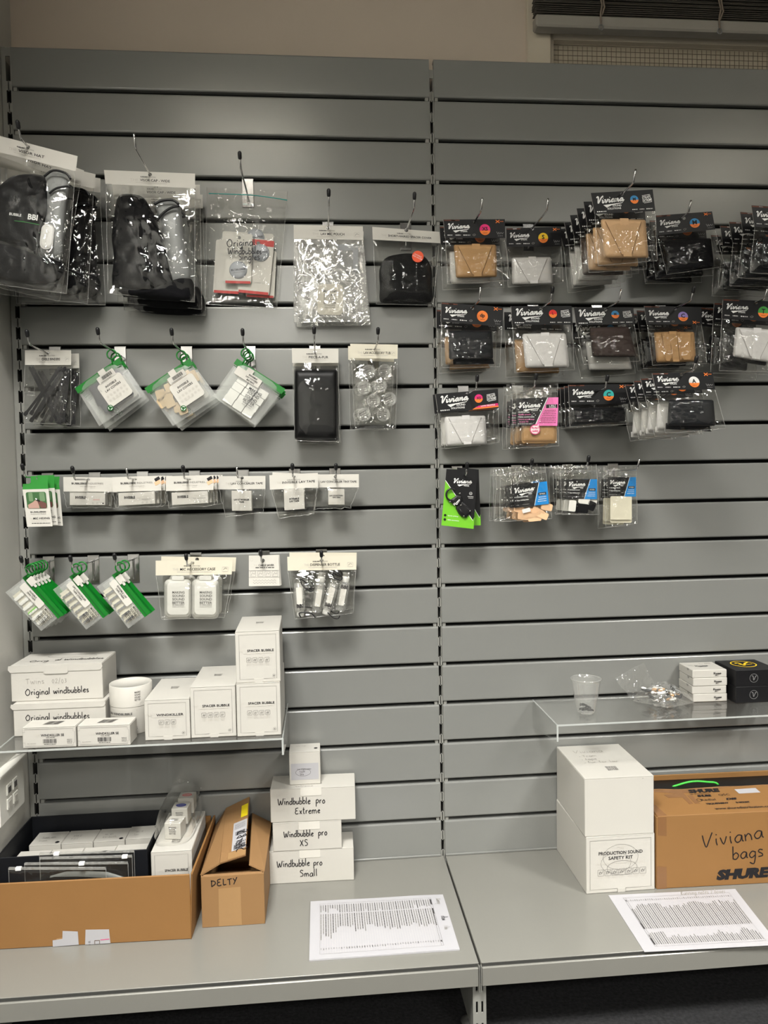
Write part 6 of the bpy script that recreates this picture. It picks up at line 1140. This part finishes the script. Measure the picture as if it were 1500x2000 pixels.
b = MB(); b.plate(f, [(.148, .001), (.176, .001), (.174, .020), (.150, .017)], 0, .0005, 'tape_pale'); b.build('torn_label', t, label='torn pale paper scrap')
for pts in ([(.142, .0005), (.195, .002), (.194, .030), (.163, .033), (.162, .016), (.142, .014)], [(.208, .001), (.260, .0015), (.258, .031), (.210, .033)]):
    b = MB(); b.plate(f, pts, .0006, .0005, 'paper'); lb = b.build('torn_label', t, label='torn white label scrap')
p = MB(); p.stroke(f, [(.228, .002), (.228, .009), (.238, .009), (.238, .002)], .0014, 'seam', .0016, smooth=0); p.stroke(f, [(.240, .010), (.258, .011)], .0012, 'magenta', .0016, smooth=0); p.text(f, '5 EL', .217, .005, .004, MID, math.pi / 2, px=False, o=.0016); p.build('label_print', t, lb)
# black liner tray with the little dotted boxes
lx0, lx1, ly0, ly1, lz0, lz1 = -.0140, .3060, -.2130, -.0125, zb + .0035, SHZ + .165
t = thing('black_tray', 'black open box standing inside the long cardboard box', 'tray', V(((lx0 + lx1) / 2, (ly0 + ly1) / 2, lz0))); th = .003
for nm, a, e in (('front_panel', (lx0, ly0), (lx1 - lx0, th)), ('back_panel', (lx0, ly1 - th), (lx1 - lx0, th)), ('side_panel', (lx0, ly0 + th), (th, ly1 - ly0 - 2 * th)), ('side_panel', (lx1 - th, ly0 + th), (th, ly1 - ly0 - 2 * th))):
    b = MB(); b.box((a[0], a[1], lz0), (e[0], 0, 0), (0, e[1], 0), (0, 0, lz1 - lz0), 'fabric_navy', .0008); b.build(nm, t)
b = MB(); b.box((lx0 + th, ly0 + th, lz0), (lx1 - lx0 - 2 * th, 0, 0), (0, ly1 - ly0 - 2 * th, 0), (0, 0, .046), 'fabric_navy'); b.build('raised_floor', t)
names_ = ('Sanken', 'MKE', 'mke1', 'mc2')
for row in range(2):
    for k in range(4):
        xx = lx0 + .012 + k * .0728 + (.010 if row == 0 else -.002); yy = -.098 + (0 if row == 0 else -.074)
        if row == 0: yy = -.0900
        zz = lz0 + .0465
        tt, bb, f_, ft, fr, fl = boxat('dotted_box', '%s small white box in the %s row inside the black tray' % (('leftmost', 'second', 'third', 'rightmost')[k], ('rear', 'front')[row]), 'box', zz, (xx, yy), .0715, .064, .0800 + .002 * (k == 3) - .004 * row, random.uniform(-.02, .02), grp='small white boxes in the black tray')
        p = MB(); hx = .061 if (k + row) % 3 != 1 or k == 3 else .010
        if not (row == 1 and k in (1,)) and not (row == 0 and k == 1): p.disc(ft, hx, .010 if not (row == 0 and k == 3) else .056, .0048, INK, .0004, 16)
        p.hand(ft, ('Sanken', 'MKE', 'mke1', 'mc2')[k] if row == 0 else ('14-14', 'DPA', 'lav1', 'mc-11')[k], .018, .030, .0050, GREY, .0008, .05, px=False); p.hand(ft, ('tram', 'PSTAG', 'BK-both', 'lav')[k], .016, .016, .0045, 'pencil', .0008, .02, px=False); p.build('lid_handwriting', tt, bb)
# zip bags standing in front of the black tray
for k, (px0, px1, pt, yy) in enumerate(((77, 262, 1668, -.2175), (78, 258, 1676, -.2275), (48, 250, 1687, -.2375), (17, 207, 1696, -.2475))):
    dd = -yy; f = M(dd); a = f(px0, pt); e = f(px1, pt - 6 + 2 * k)
    tt = thing('slider_bag', '%s of the clear slider bags at the front of the cardboard box' % ('rearmost', 'second from the back', 'third from the back', 'frontmost')[k], 'zip bag', V(((a.x + e.x) / 2, yy, zb + .004)), 'clear slider bags')
    za = zb + .0045
    g = lambda x, y, o=0.0, a=a, e=e, yy=yy, za=za: V((a.x + (e.x - a.x) * x, yy - o, za + (a.z + (e.z - a.z) * x - za) * (1 - y)))
    film(g, [(0, 0), (1, 0), (0, 1), (1, 1)], .0035, .0035, 40 + k, m='film_shiny', nz=.0022, jag=0, top=.5).build('clear_film', tt, smooth=True)
    b = MB(); b.box(g(0, .0) + V((0, -.0022, -.002)), g(1, 0) - g(0, 0), (0, .0044, 0), (0, 0, .004), 'film_silver'); b.build('zip_rail', tt)
    b = MB(); sx = (.18, .92, .55, .10)[k]; b.box(g(sx, 0) + V((-.006, -.004, -.004)), (.012, 0, 0), (0, .008, 0), (0, 0, .007), 'print_white', .001); b.build('slider', tt, label='white slider')
    b = MB(); b.blob(g, [(.10, .25), (.5, .20), (.9, .3), (.92, .7), (.9, .95), (.1, .95), (.08, .6)], -.002, .0035, ('fabric_black', 'visor_grey', 'fur_black', 'disc_grey')[k], 3, 4, 2); b.build('wrapped_insert', tt, smooth=True)
# long white icon carton in the tray, zip bag of little boxes on top
t, bd, f, ft, fr, fl = boxat('carton', 'long white carton lying at the right side of the long cardboard box', 'carton', zb + .0036, (.3130, -.2130), .0880, .1950, .1545, -.0, grp='white icon cartons')
p = MB(); wd, h = .088, .1545; p.stroke(f, [(.008, 0), (.008, h - .008), (wd - .008, h - .008), (wd - .008, 0)], .0007, GREY, .0006, smooth=0); p.text(f, 'THE', .020, h - .043, .0048, PALE, wid=.011, px=False); p.text(f, 'SPACER BUBBLE', .054, h - .043, .0052, INK, wid=.050, bold=.018, px=False); p.build('front_print', t, bd)
p = MB(); slogan(p, ft, .047, .050, .0042, 0, MID, px=False, lead=1.3); p.build('top_print', t, bd)
zt = zb + .0036 + .1549
t = thing('clear_bag', 'clear bag with three tiny white boxes, on the long white carton', 'zip bag', V((.352, -.12, zt)))
for k, (xy, an, dz, dot) in enumerate((((.3320, -.158), -.15, 0, None), ((.338, -.108), -.05, .010, 'blue_dot'), ((.345, -.066), -.02, .016, 'red_dot'))):
    s_ = .037; A = V((xy[0], xy[1], zt + .0006 + dz)); u = V((math.cos(an), math.sin(an), 0)) * s_; v = V((-math.sin(an), math.cos(an), 0)) * s_; b = MB(); b.box(A, u, v, (0, 0, s_), 'carton_white', .0008); bx = b.build('tiny_box', t); fT = F(A + V((0, 0, s_)), u / s_, v / s_, V((0, 0, 1))); fF = F(A, u / s_, V((0, 0, 1)), -v / s_); p = MB()
    if dot: p.disc(fT, s_ / 2, s_ / 2, .012, dot, .0005, 20, ry=.009); p.text(fT, 'WINDBUBBLE', s_ / 2, s_ / 2, .0018, 'print_white', px=False, wid=.016, o=.0008)
    else:
        for j in range(4): p.dashes(fT, .010, .026, .022 - j * .003, .0014, MID, j)
    slogan(p, fF, s_ * .5, s_ * .55, .0032, 0, MID, px=False, foot=False, lead=1.5); p.build('box_print', t, bx)
b = MB(); base = [(.322, -.178), (.382, -.172), (.392, -.10), (.386, -.022), (.330, -.024), (.318, -.10)]
vs, fs, n = [], [], 30
prof = [(1.08, .0008), (1.12, .014), (1.06, .034), (1.0, .050), (.9, .058)]
cxy = V((.354, -.098, 0)); ringp = catmull([(a, b_, 0) for a, b_ in base], True, 5)
for j, (s_, z) in enumerate(prof):
    for q in ringp: pp = cxy + (q - cxy) * s_; vs.append(V((pp.x + .003 * noise.noise(pp * 60 + V((0, 0, j))), pp.y + .003 * noise.noise(pp * 55), zt + z * (1.0 + .25 * (pp.y + .18) / .16) + (.004 * noise.noise(pp * 70 + V((j, 0, 0))) if j else 0))))
n = len(ringp)
for j in range(len(prof) - 1):
    for k in range(n): l = (k + 1) % n; fs.append((j * n + k, j * n + l, (j + 1) * n + l, (j + 1) * n + k))
fs.append(tuple((len(prof) - 1) * n + k for k in range(n))); b.add(vs, fs, 'film_shiny'); b.build('clear_film', t, smooth=True)
b = MB(); f = M(.03)
b.grid(lambda u, v: V((.325 + u * .078 + .006 * noise.noise(V((u * 3, v * 3, 1))), -.032 + .010 * noise.noise(V((u * 3, v * 3, 7))), zt + .052 + v * (.030 + .018 * math.sin(u * 5)))), 10, 6, 'film_flat'); b.build('bag_mouth', t, smooth=True)
# ---- price lists on the shelf
def sheet(lab, q, thk, cols, rows, hand_, seed, up):
    """q: corners in photo points, in the reading frame of the sheet: top-left, top-right, bottom-left, bottom-right"""
    P = [atz(x, y, SHZ) for x, y in q]; r = random.Random(seed); t = thing('price_list', lab, 'paper', sum(P, V((0, 0, 0))) / 4 + V((0, 0, .0002)), None)
    def g(x, y, o=0.0): a = P[0] * (1 - x) + P[1] * x; c = P[2] * (1 - x) + P[3] * x; v = a * (1 - y) + c * y; return V((v.x, v.y, SHZ + .0003 + thk + o + .0022 * max(0, noise.noise(V((x * 2.2, y * 2.2, seed)))) * (1 if thk > .001 else .6)))
    b = MB(); n = 8; b.grid(lambda u, v: g(u, v), n, n, 'paper')
    ed = [(i / n, 0) for i in range(n)] + [(1, i / n) for i in range(n)] + [(1 - i / n, 1) for i in range(n)] + [(0, 1 - i / n) for i in range(n)]; k = len(ed); top = [g(*e) for e in ed]; bot = [V((v.x, v.y, SHZ + .0003)) for v in top]
    b.add(top + bot, [(i, k + i, k + (i + 1) % k, (i + 1) % k) for i in range(k)] + [tuple(range(2 * k - 1, k - 1, -1))], 'paper'); s_ = b.build('paper_stack' if thk > .001 else 'paper_sheet', t)
    p = MB(); W_, H_ = 1.0, 1.0
    for k in range(rows + 1): p.rect(g, .5, .10 + .83 * k / rows, .86, .0007, PALE, 0, .0007)
    p.rect(g, .07, .515, .002, .83, GREY, 0, .0007); p.rect(g, .93, .515, .002, .83, GREY, 0, .0007); p.rect(g, .5, .10, .86, .0018, MID, 0, .0007); p.rect(g, .5, .93, .86, .0015, GREY, 0, .0007); p.rect(g, .5, .115, .86, .0015, MID, 0, .0007)
    for (a, w0, w1) in cols:
        ww = (w0 + w1) / 2
        for k in range(rows):
            ww = min(w1, max(w0, ww + r.uniform(-.04, .04) + (r.random() < .08) * r.choice((-.08, .08)))); y = .10 + .83 * (k + .55) / rows; p.dashes(g, a, a + ww, y, .0062, GREY if k % 3 else MID, seed * 99 + k, 0, .0007, .35)
    for (a, w0, w1) in cols: p.dashes(g, a, a + min(.1, w1), .106, .008, INK, 5, 0, .0008)
    p.build('printed_table', t, s_)
    p = MB(); x = .12
    for s2, x_, hh, m_ in hand_: p.hand(lambda a, c_, o=0.0: g(a, c_, o), s2, x_, .062, hh, m_, .0030, 0, px=True, kx=.72)
    p.v and p.build('handwriting', t, s_); return t
sheet('stack of printed price lists on the left base shelf', [(865, 1749.4), (898, 1856.6), (606.6, 1763), (604, 1878)], .0028, ((.10, .07, .15), (.27, .22, .46), (.84, .02, .03)), 48, [('Running -', .09, .020, 'pencil'), ('elbow', .42, .022, INK), ('1 box', .60, .020, 'pencil')], 3, 1)
sheet('single printed price list at the front of the right base shelf', [(1258.7, 1860), (1188, 1749), (1521, 1846), (1436, 1737)], .0004, ((.10, .10, .20), (.36, .24, .44), (.86, .02, .03)), 50, [], 5, 1)
t = [o for o in COL.objects if o.name.startswith('price_list')][-1]
p = MB(); g = lambda x, y, o=0.0: atz(x, y, SHZ + .0012) ; p.hand(g, 'Running notes 2 boxes', 1330, 1748, 4.2, 'pencil', 1.0, -.05, px=True, kx=1.0); p.build('margin_handwriting', t)
# ---- right side of the base shelf
t, bd, f, ft, fr, fl = boxat('deep_carton', 'lower white deep carton with a row of tool icons, on the right base shelf', 'carton', SHZ, (1.2910, -.2150), .1640, .2100, .1332, .010, grp='white deep cartons')
wd, h = .164, .1332; p = MB(); m_ = .009; p.stroke(f, [(wd * .45, m_), (m_, m_), (m_, h - m_), (wd - m_, h - m_), (wd - m_, m_), (wd * .57, m_)], .0008, GREY, .0006, smooth=0); p.stroke(f, [(wd * .45, m_), (wd * .45, .002)], .0008, GREY, .0006, smooth=0); p.stroke(f, [(wd * .57, m_), (wd * .57, .002)], .0008, GREY, .0006, smooth=0)
p.text(f, 'THE', wd * .5, h * .785, .0068, PALE, px=False); p.text(f, 'PRODUCTION SOUND', wd * .5, h * .70, .0075, INK, wid=.105, bold=.018, px=False); p.text(f, 'SAFETY KIT', wd * .5, h * .61, .0075, INK, wid=.058, bold=.018, px=False); p.text(f, 'TOOLS FOR PRODUCTION SOUND IN HYGIENE TIMES ON SET', wd * .5, h * .515, .0030, PALE, wid=.118, px=False)
for k in range(7):
    x, y, s_ = wd * .21 + k * .0168, h * .36, .0145; p.stroke(f, rr(x, y, s_, s_, .001), .0006, GREY, closed=True, smooth=0); p.stroke(f, [(x - .004, y - .004), (x - .001, y + .003), (x + .002, y - .002), (x + .005, y + .005)], .0009, GREY, smooth=2); p.ring(f, x - .001, y, .003, .0007, GREY, n=8); p.dashes(f, x - .005, x + .005, y - .0105, .0008, PALE, k); p.dashes(f, x - .004, x + .004, y - .0125, .0008, PALE, k + 3)
p.ring(f, wd * .50, h * .62, .042, .0006, 'ink_grey', ry=.030); p.ring(f, wd * .52, h * .43, .036, .0008, GREY, ry=.017); p.ring(f, wd * .43, h * .52, .036, .0006, GREY, ry=.024); p.build('front_print', t, bd)
b = MB(); b.plate(f, [(wd * .455, 0), (wd * .565, 0), (wd * .565, .009), (wd * .455, .009)], 0, .0006, 'carton_white'); b.build('tuck_tab', t)
t, bd, f, ft, fr, fl = boxat('deep_carton', 'upper white deep carton with plain front and pencil notes on its lid', 'carton', SHZ + .1336, (1.2890, -.2130), .1640, .2080, .1362, -.008, grp='white deep cartons')
p = MB(); p.hand(ft, 'Viviana', .030, .155, .010, 'pencil', .0010, 0, px=False, kx=1.1)
for k, s_ in enumerate(('Tram', 'tape', 'fur for lav')): p.hand(ft, s_, .042, .128 - k * .020, .0068, 'pencil', .0010, 0, px=False, kx=1.1); p.disc(ft, .034, .131 - k * .020, .0012, 'pencil', .0006, 8)
slogan(p, ft, .085, .052, .0048, 0, MID, px=False, foot=False, lead=1.35, wid=.026); p.build('top_print', t, bd); p = MB(); p.text(f, 'BX', .138, .131, .0022, GREY, px=False); p.build('front_print', t, bd)
# printed brown carton
A = V((1.4590, -.2135, SHZ + .0002)); an = -.022; u = V((math.cos(an), math.sin(an), 0)); v = V((-u.y, u.x, 0)); k_ = V((0, 0, 1)); wd, dp, h, th = .4900, .1900, .1705, .004
t = thing('printed_carton', 'big brown carton with black lettering, right of the white deep cartons', 'carton', A + u * wd / 2 + v * dp / 2)
b = MB(); b.box(A, u * wd, v * th, k_ * h, 'cardboard', .0015); bd = b.build('front_panel', t); b = MB(); b.box(A + v * (dp - th), u * wd, v * th, k_ * (h + .020), 'cardboard', .001); b.build('back_panel', t)
for a in (0, wd - th): b = MB(); b.box(A + u * a + v * th, u * th, v * (dp - 2 * th), k_ * h, 'cardboard'); b.build('side_panel', t)
b = MB(); b.box(A + u * th + v * th, u * (wd - 2 * th), v * (dp - 2 * th), k_ * th, 'cardboard'); b.build('bottom_panel', t)
b = MB(); b.box(A + k_ * (h - .002) + u * .003, u * (wd - .006), v * .120 + k_ * .009, k_ * .004, 'cardboard', .001); tf = b.build('top_flap', t)
b = MB(); b.tube(catmull([A + u * (.003 + (wd - .006) * i / 9) + v * (.1215 + .002 * math.sin(i * 1.7)) + k_ * (h + .0095 + .0012 * math.sin(i * 2.3)) for i in range(10)]), .0022, 'cardboard_edge', 6); b.build('flap_edge', t, tf)
f = F(A, u, k_, -v); tn = (v * .120 + k_ * .009).normalized(); ft = F(A + k_ * (h + .002), u, tn, u.cross(tn))
p = MB(); p.hand(f, 'Viviana', .112, .093, .0175, INK, .0026, .12, px=False, kx=1.25); p.hand(f, 'bags', .182, .062, .0165, INK, .0026, .04, px=False, kx=1.15); p.text(f, 'SHURE', .205, .027, .021, INK, .01, wid=.125, bold=.07, px=False, shear=.18); p.build('front_lettering', t, bd)
p = MB(); x_ = .165
p.text(ft, 'SHURE', .165, .106, .015, INK, 0, wid=.078, bold=.07, px=False, shear=.18); p.text(ft, 'Sole UK Distributors for', .150, .092, .0050, INK, wid=.050, px=False); p.text(ft, 'SHURE', .155, .082, .0085, INK, wid=.034, bold=.07, px=False, shear=.18); p.text(ft, 'QSC', .206, .083, .0085, INK, wid=.028, bold=.0, px=False); p.ring(ft, .134, .063, .006, .0012, INK, n=14); p.text(ft, 'Radial', .156, .063, .0090, INK, wid=.036, px=False); p.text(ft, 'DIS', .212, .062, .0080, INK, wid=.026, bold=.07, px=False, shear=.3); p.text(ft, 'TEQUIPMENT', .168, .044, .0060, INK, wid=.056, bold=.06, px=False, shear=.2); p.text(ft, 'D MOUNT', .232, .044, .0060, INK, wid=.034, bold=.06, px=False); p.text(ft, 'www.shuredistribution.co.uk', .150, .021, .0095, INK, wid=.150, bold=.014, px=False, al='l'); p.build('top_lettering', t, tf)
for pts, fr_ in (([(.004, .1705), (.024, .1705), (.024, .125), (.004, .128)], f), ([(.001, .0005), (.024, .0005), (.024, .052), (.001, .054)], f), ([(.004, .001), (.026, .001), (.020, .050), (.004, .055)], ft), ([(.030, .117), (.230, .118), (.120, .100), (.090, .098)], ft), ([(.060, .095), (.112, .100), (.112, .048), (.102, .047), (.100, .080), (.066, .080)], ft), ([(.116, .088), (.128, .088), (.128, .048), (.116, .048)], ft)):
    b = MB(); b.plate(fr_, pts, .0002, .0003, 'parcel_tape'); b.build('parcel_tape', t, label='shiny brown parcel tape')
b = MB(); b.plate(ft, [(.245, .085), (.30, .086), (.30, .108), (.245, .106)], .0002, .0004, 'paper'); b.build('white_label', t, label='white paper label')
b = MB(); b.box(A + u * .010 + v * .126 + k_ * .06, u * (wd - .03), v * .058, k_ * (h - .052), 'foil_black'); b.build('black_contents', t, label='black bags inside the carton')
tt = thing('green_cable', 'bright green cable looping out of the big brown carton', 'cable', A + u * .15 + v * .152 + k_ * h)
b = MB(); b.tube(catmull([A + u * a + v * .145 + k_ * (h + z_ + .004) for a, z_ in ((.095, -.050), (.098, -.005), (.125, .008), (.160, .014), (.195, .011), (.225, .002), (.235, -.05))]), .0026, 'cable_green', 8); b.build('cable_loop', tt, smooth=True)
# ---- right acrylic shelf
c = V((1.3275, -.120, ZR + .0002)); t = thing('plastic_cup', 'clear ribbed plastic cup with black clips in it, on the right acrylic shelf', 'cup', c)
prof = [(0, .001), (.0195, .001), (.0205, 0), (.022, .002)]
for k in range(22): z = .004 + k * .0034; prof.append((.022 + .0125 * z / .080 + (.0006 if k % 2 else 0), z))
prof += [(.0350, .0800), (.0365, .0808), (.0366, .0822), (.0352, .0826), (.0346, .0812)]
b = MB(); b.lathe(c, prof, 'cup_plastic', 40); b.build('cup_body', t, smooth=True)
b = MB(); b.lathe(c + V((0, 0, .0805)), [(.0352, 0), (.0368, .0008), (.0366, .0022), (.0350, .0022)], 'tub_plastic', 40); b.build('rolled_rim', t, smooth=True)
r = random.Random(2)
for k in range(9):
    a = k * .7; px_, py_ = c.x + .011 * math.cos(a) * (k > 1), c.y + .011 * math.sin(a) * (k > 1); b = MB(); dx = V((math.cos(a * 1.7), math.sin(a * 1.7), .1)) * .0075; P = V((px_, py_, c.z + .0055 + .003 * (k % 4))); b.tube([P - dx, P - dx * .2 + V((0, 0, .002)), P + dx], .0024, 'black_plastic', 6)
    tk = thing('black_clip', 'tiny black clip lying in the plastic cup', 'clip', P, 'black clips in the plastic cup'); b.build('clip_bar', tk, smooth=True); b2 = MB(); b2.tube([P + dx * .5 + V((0, 0, .0015)), P + dx * .9 + V((0, 0, .0045))], .0011, 'rubber', 6); b2.build('clip_jaw', tk, smooth=True)
# bag of clips
q = [atz(1244, 1338, ZR), atz(1300, 1384, ZR), atz(1378, 1366, ZR), atz(1330, 1330, ZR)]
q = [V((1.470, -.050, ZR)), V((1.530, -.122, ZR)), V((1.618, -.090, ZR)), V((1.560, -.020, ZR))]
t = thing('clip_bag', 'clear bag full of small clips lying on the right acrylic shelf', 'clip bag', sum(q, V((0, 0, 0))) / 4)
def qb(u, v): return (q[0] * (1 - u) + q[1] * u) * (1 - v) + (q[3] * (1 - u) + q[2] * u) * v
for s_, nm in ((1, 'clear_film'), (-1, 'under_film')):
    b = MB(); b.grid(lambda u, v: qb(u, v) + V((0, 0, .0008 + (.046 * (max(0, 4 * u * (1 - u)) * max(0, 4 * v * (1 - v))) ** .45 * (1.0 + .25 * noise.noise(V((u * 4, v * 4, 3)))) + .004 * noise.noise(V((u * 9, v * 9, 1))) if s_ > 0 else 0) + .012 * max(0, (.25 - v) * 4 if s_ > 0 else 0) * 0)), 16, 16, 'film_bag'); b.build(nm, t, smooth=True)
b = MB(); b.grid(lambda u, v: q[0] * (1 - u) + q[3] * u + V((-.035 * v + .008 * noise.noise(V((u * 4, v * 4, 9))), .020 * v, .004 + .050 * v + .030 * v * u)), 8, 6, 'film_bag'); b.build('bag_mouth', t, smooth=True)
r = random.Random(21)
for k in range(44):
    P = qb(r.uniform(.14, .86), r.uniform(.16, .84)) + V((0, 0, r.uniform(.006, .034))); a = r.uniform(0, 3.1); D_ = V((math.cos(a), math.sin(a), r.uniform(-.3, .3))) * r.uniform(.008, .013); mm = r.choice(('black_plastic', 'visor_white', 'chrome', 'chrome', 'visor_grey', 'fabric_beige', 'print_white', 'cable_green' if k == 5 else 'black_plastic'))
    b = MB(); b.tube([P - D_, P - D_ * .6, P + D_ * .6, P + D_], [.0014, .0040, .0034, .0014], mm, 6); b.build('small_clip', t, smooth=True)
# four flat white boxes and two black ones
for k in range(4):
    hh = .0198; t, bd, f, ft, fr, fl = boxat('slim_box', '%s slim white box of the stack beside the black boxes' % ('bottom', 'second', 'third', 'topmost')[k], 'box', ZR + k * (hh + .0004), (1.6140 + (.0015, -.0008, .001, 0)[k], -.0835 + (0, .001, -.001, 0)[k]), .0870, .078, hh, -.045 + (.01, -.01, .006, 0)[k], grp='stack of slim white boxes', flap=False)
    p = MB(); p.logo(f, .052, .0085, .020, INK, None, px=False); p.dashes(f, .056, .066, .0045, .0010, MID, 3); p.build('front_logo', t, bd); b = MB(); b.plate(fl, [(.026 + .006 * math.cos(a), hh - .0005 - .006 * math.sin(a)) for a in [i * math.pi / 8 for i in range(9)]], 0, .0003, 'seam_grey'); b.build('thumb_notch', t)
    if k == 3: p = MB(); p.logo(ft, .022, .034, .034, INK, ('PADS',), px=False); p.ring(ft, .048, .058, .004, .0006, GREY, n=10); p.dashes(ft, .058, .074, .062, .0015, INK, 2); p.dashes(ft, .058, .074, .058, .0015, INK, 4); p.dashes(ft, .010, .022, .048, .0012, INK, 5); p.build('lid_print', t, bd)
for k in range(2):
    t, bd, f, ft, fr, fl = boxat('black_box', ('lower black box at the right end of the acrylic shelf', 'upper black box with yellow ring emblem on its lid, acrylic shelf')[k], 'box', ZR + k * .0414, (1.7125, -.1085), .1080, .1000, .0410, .004 * (1 - 2 * k), 'card_black', grp='black emblem boxes', flap=False, bev=.001)
    p = MB(); p.ring(f, .046, .0205, .0105, .0010, 'print_grey'); p.stroke(f, [(.0405, .026), (.044, .025), (.0455, .015), (.050, .0245), (.053, .026)], .0018, 'print_grey', smooth=3); p.build('front_emblem', t, bd)
    if k: p = MB(); p.ring(ft, .052, .056, .0300, .0030, 'yellow', ry=.0290); p.stroke(ft, [(.034, .064), (.044, .068), (.046, .042), (.058, .060), (.072, .071)], .0055, 'yellow', smooth=3); p.stroke(ft, [(.034, .050), (.060, .050), (.074, .054)], .0025, 'yellow', smooth=3); p.build('lid_emblem', t, bd, label='yellow ring emblem')
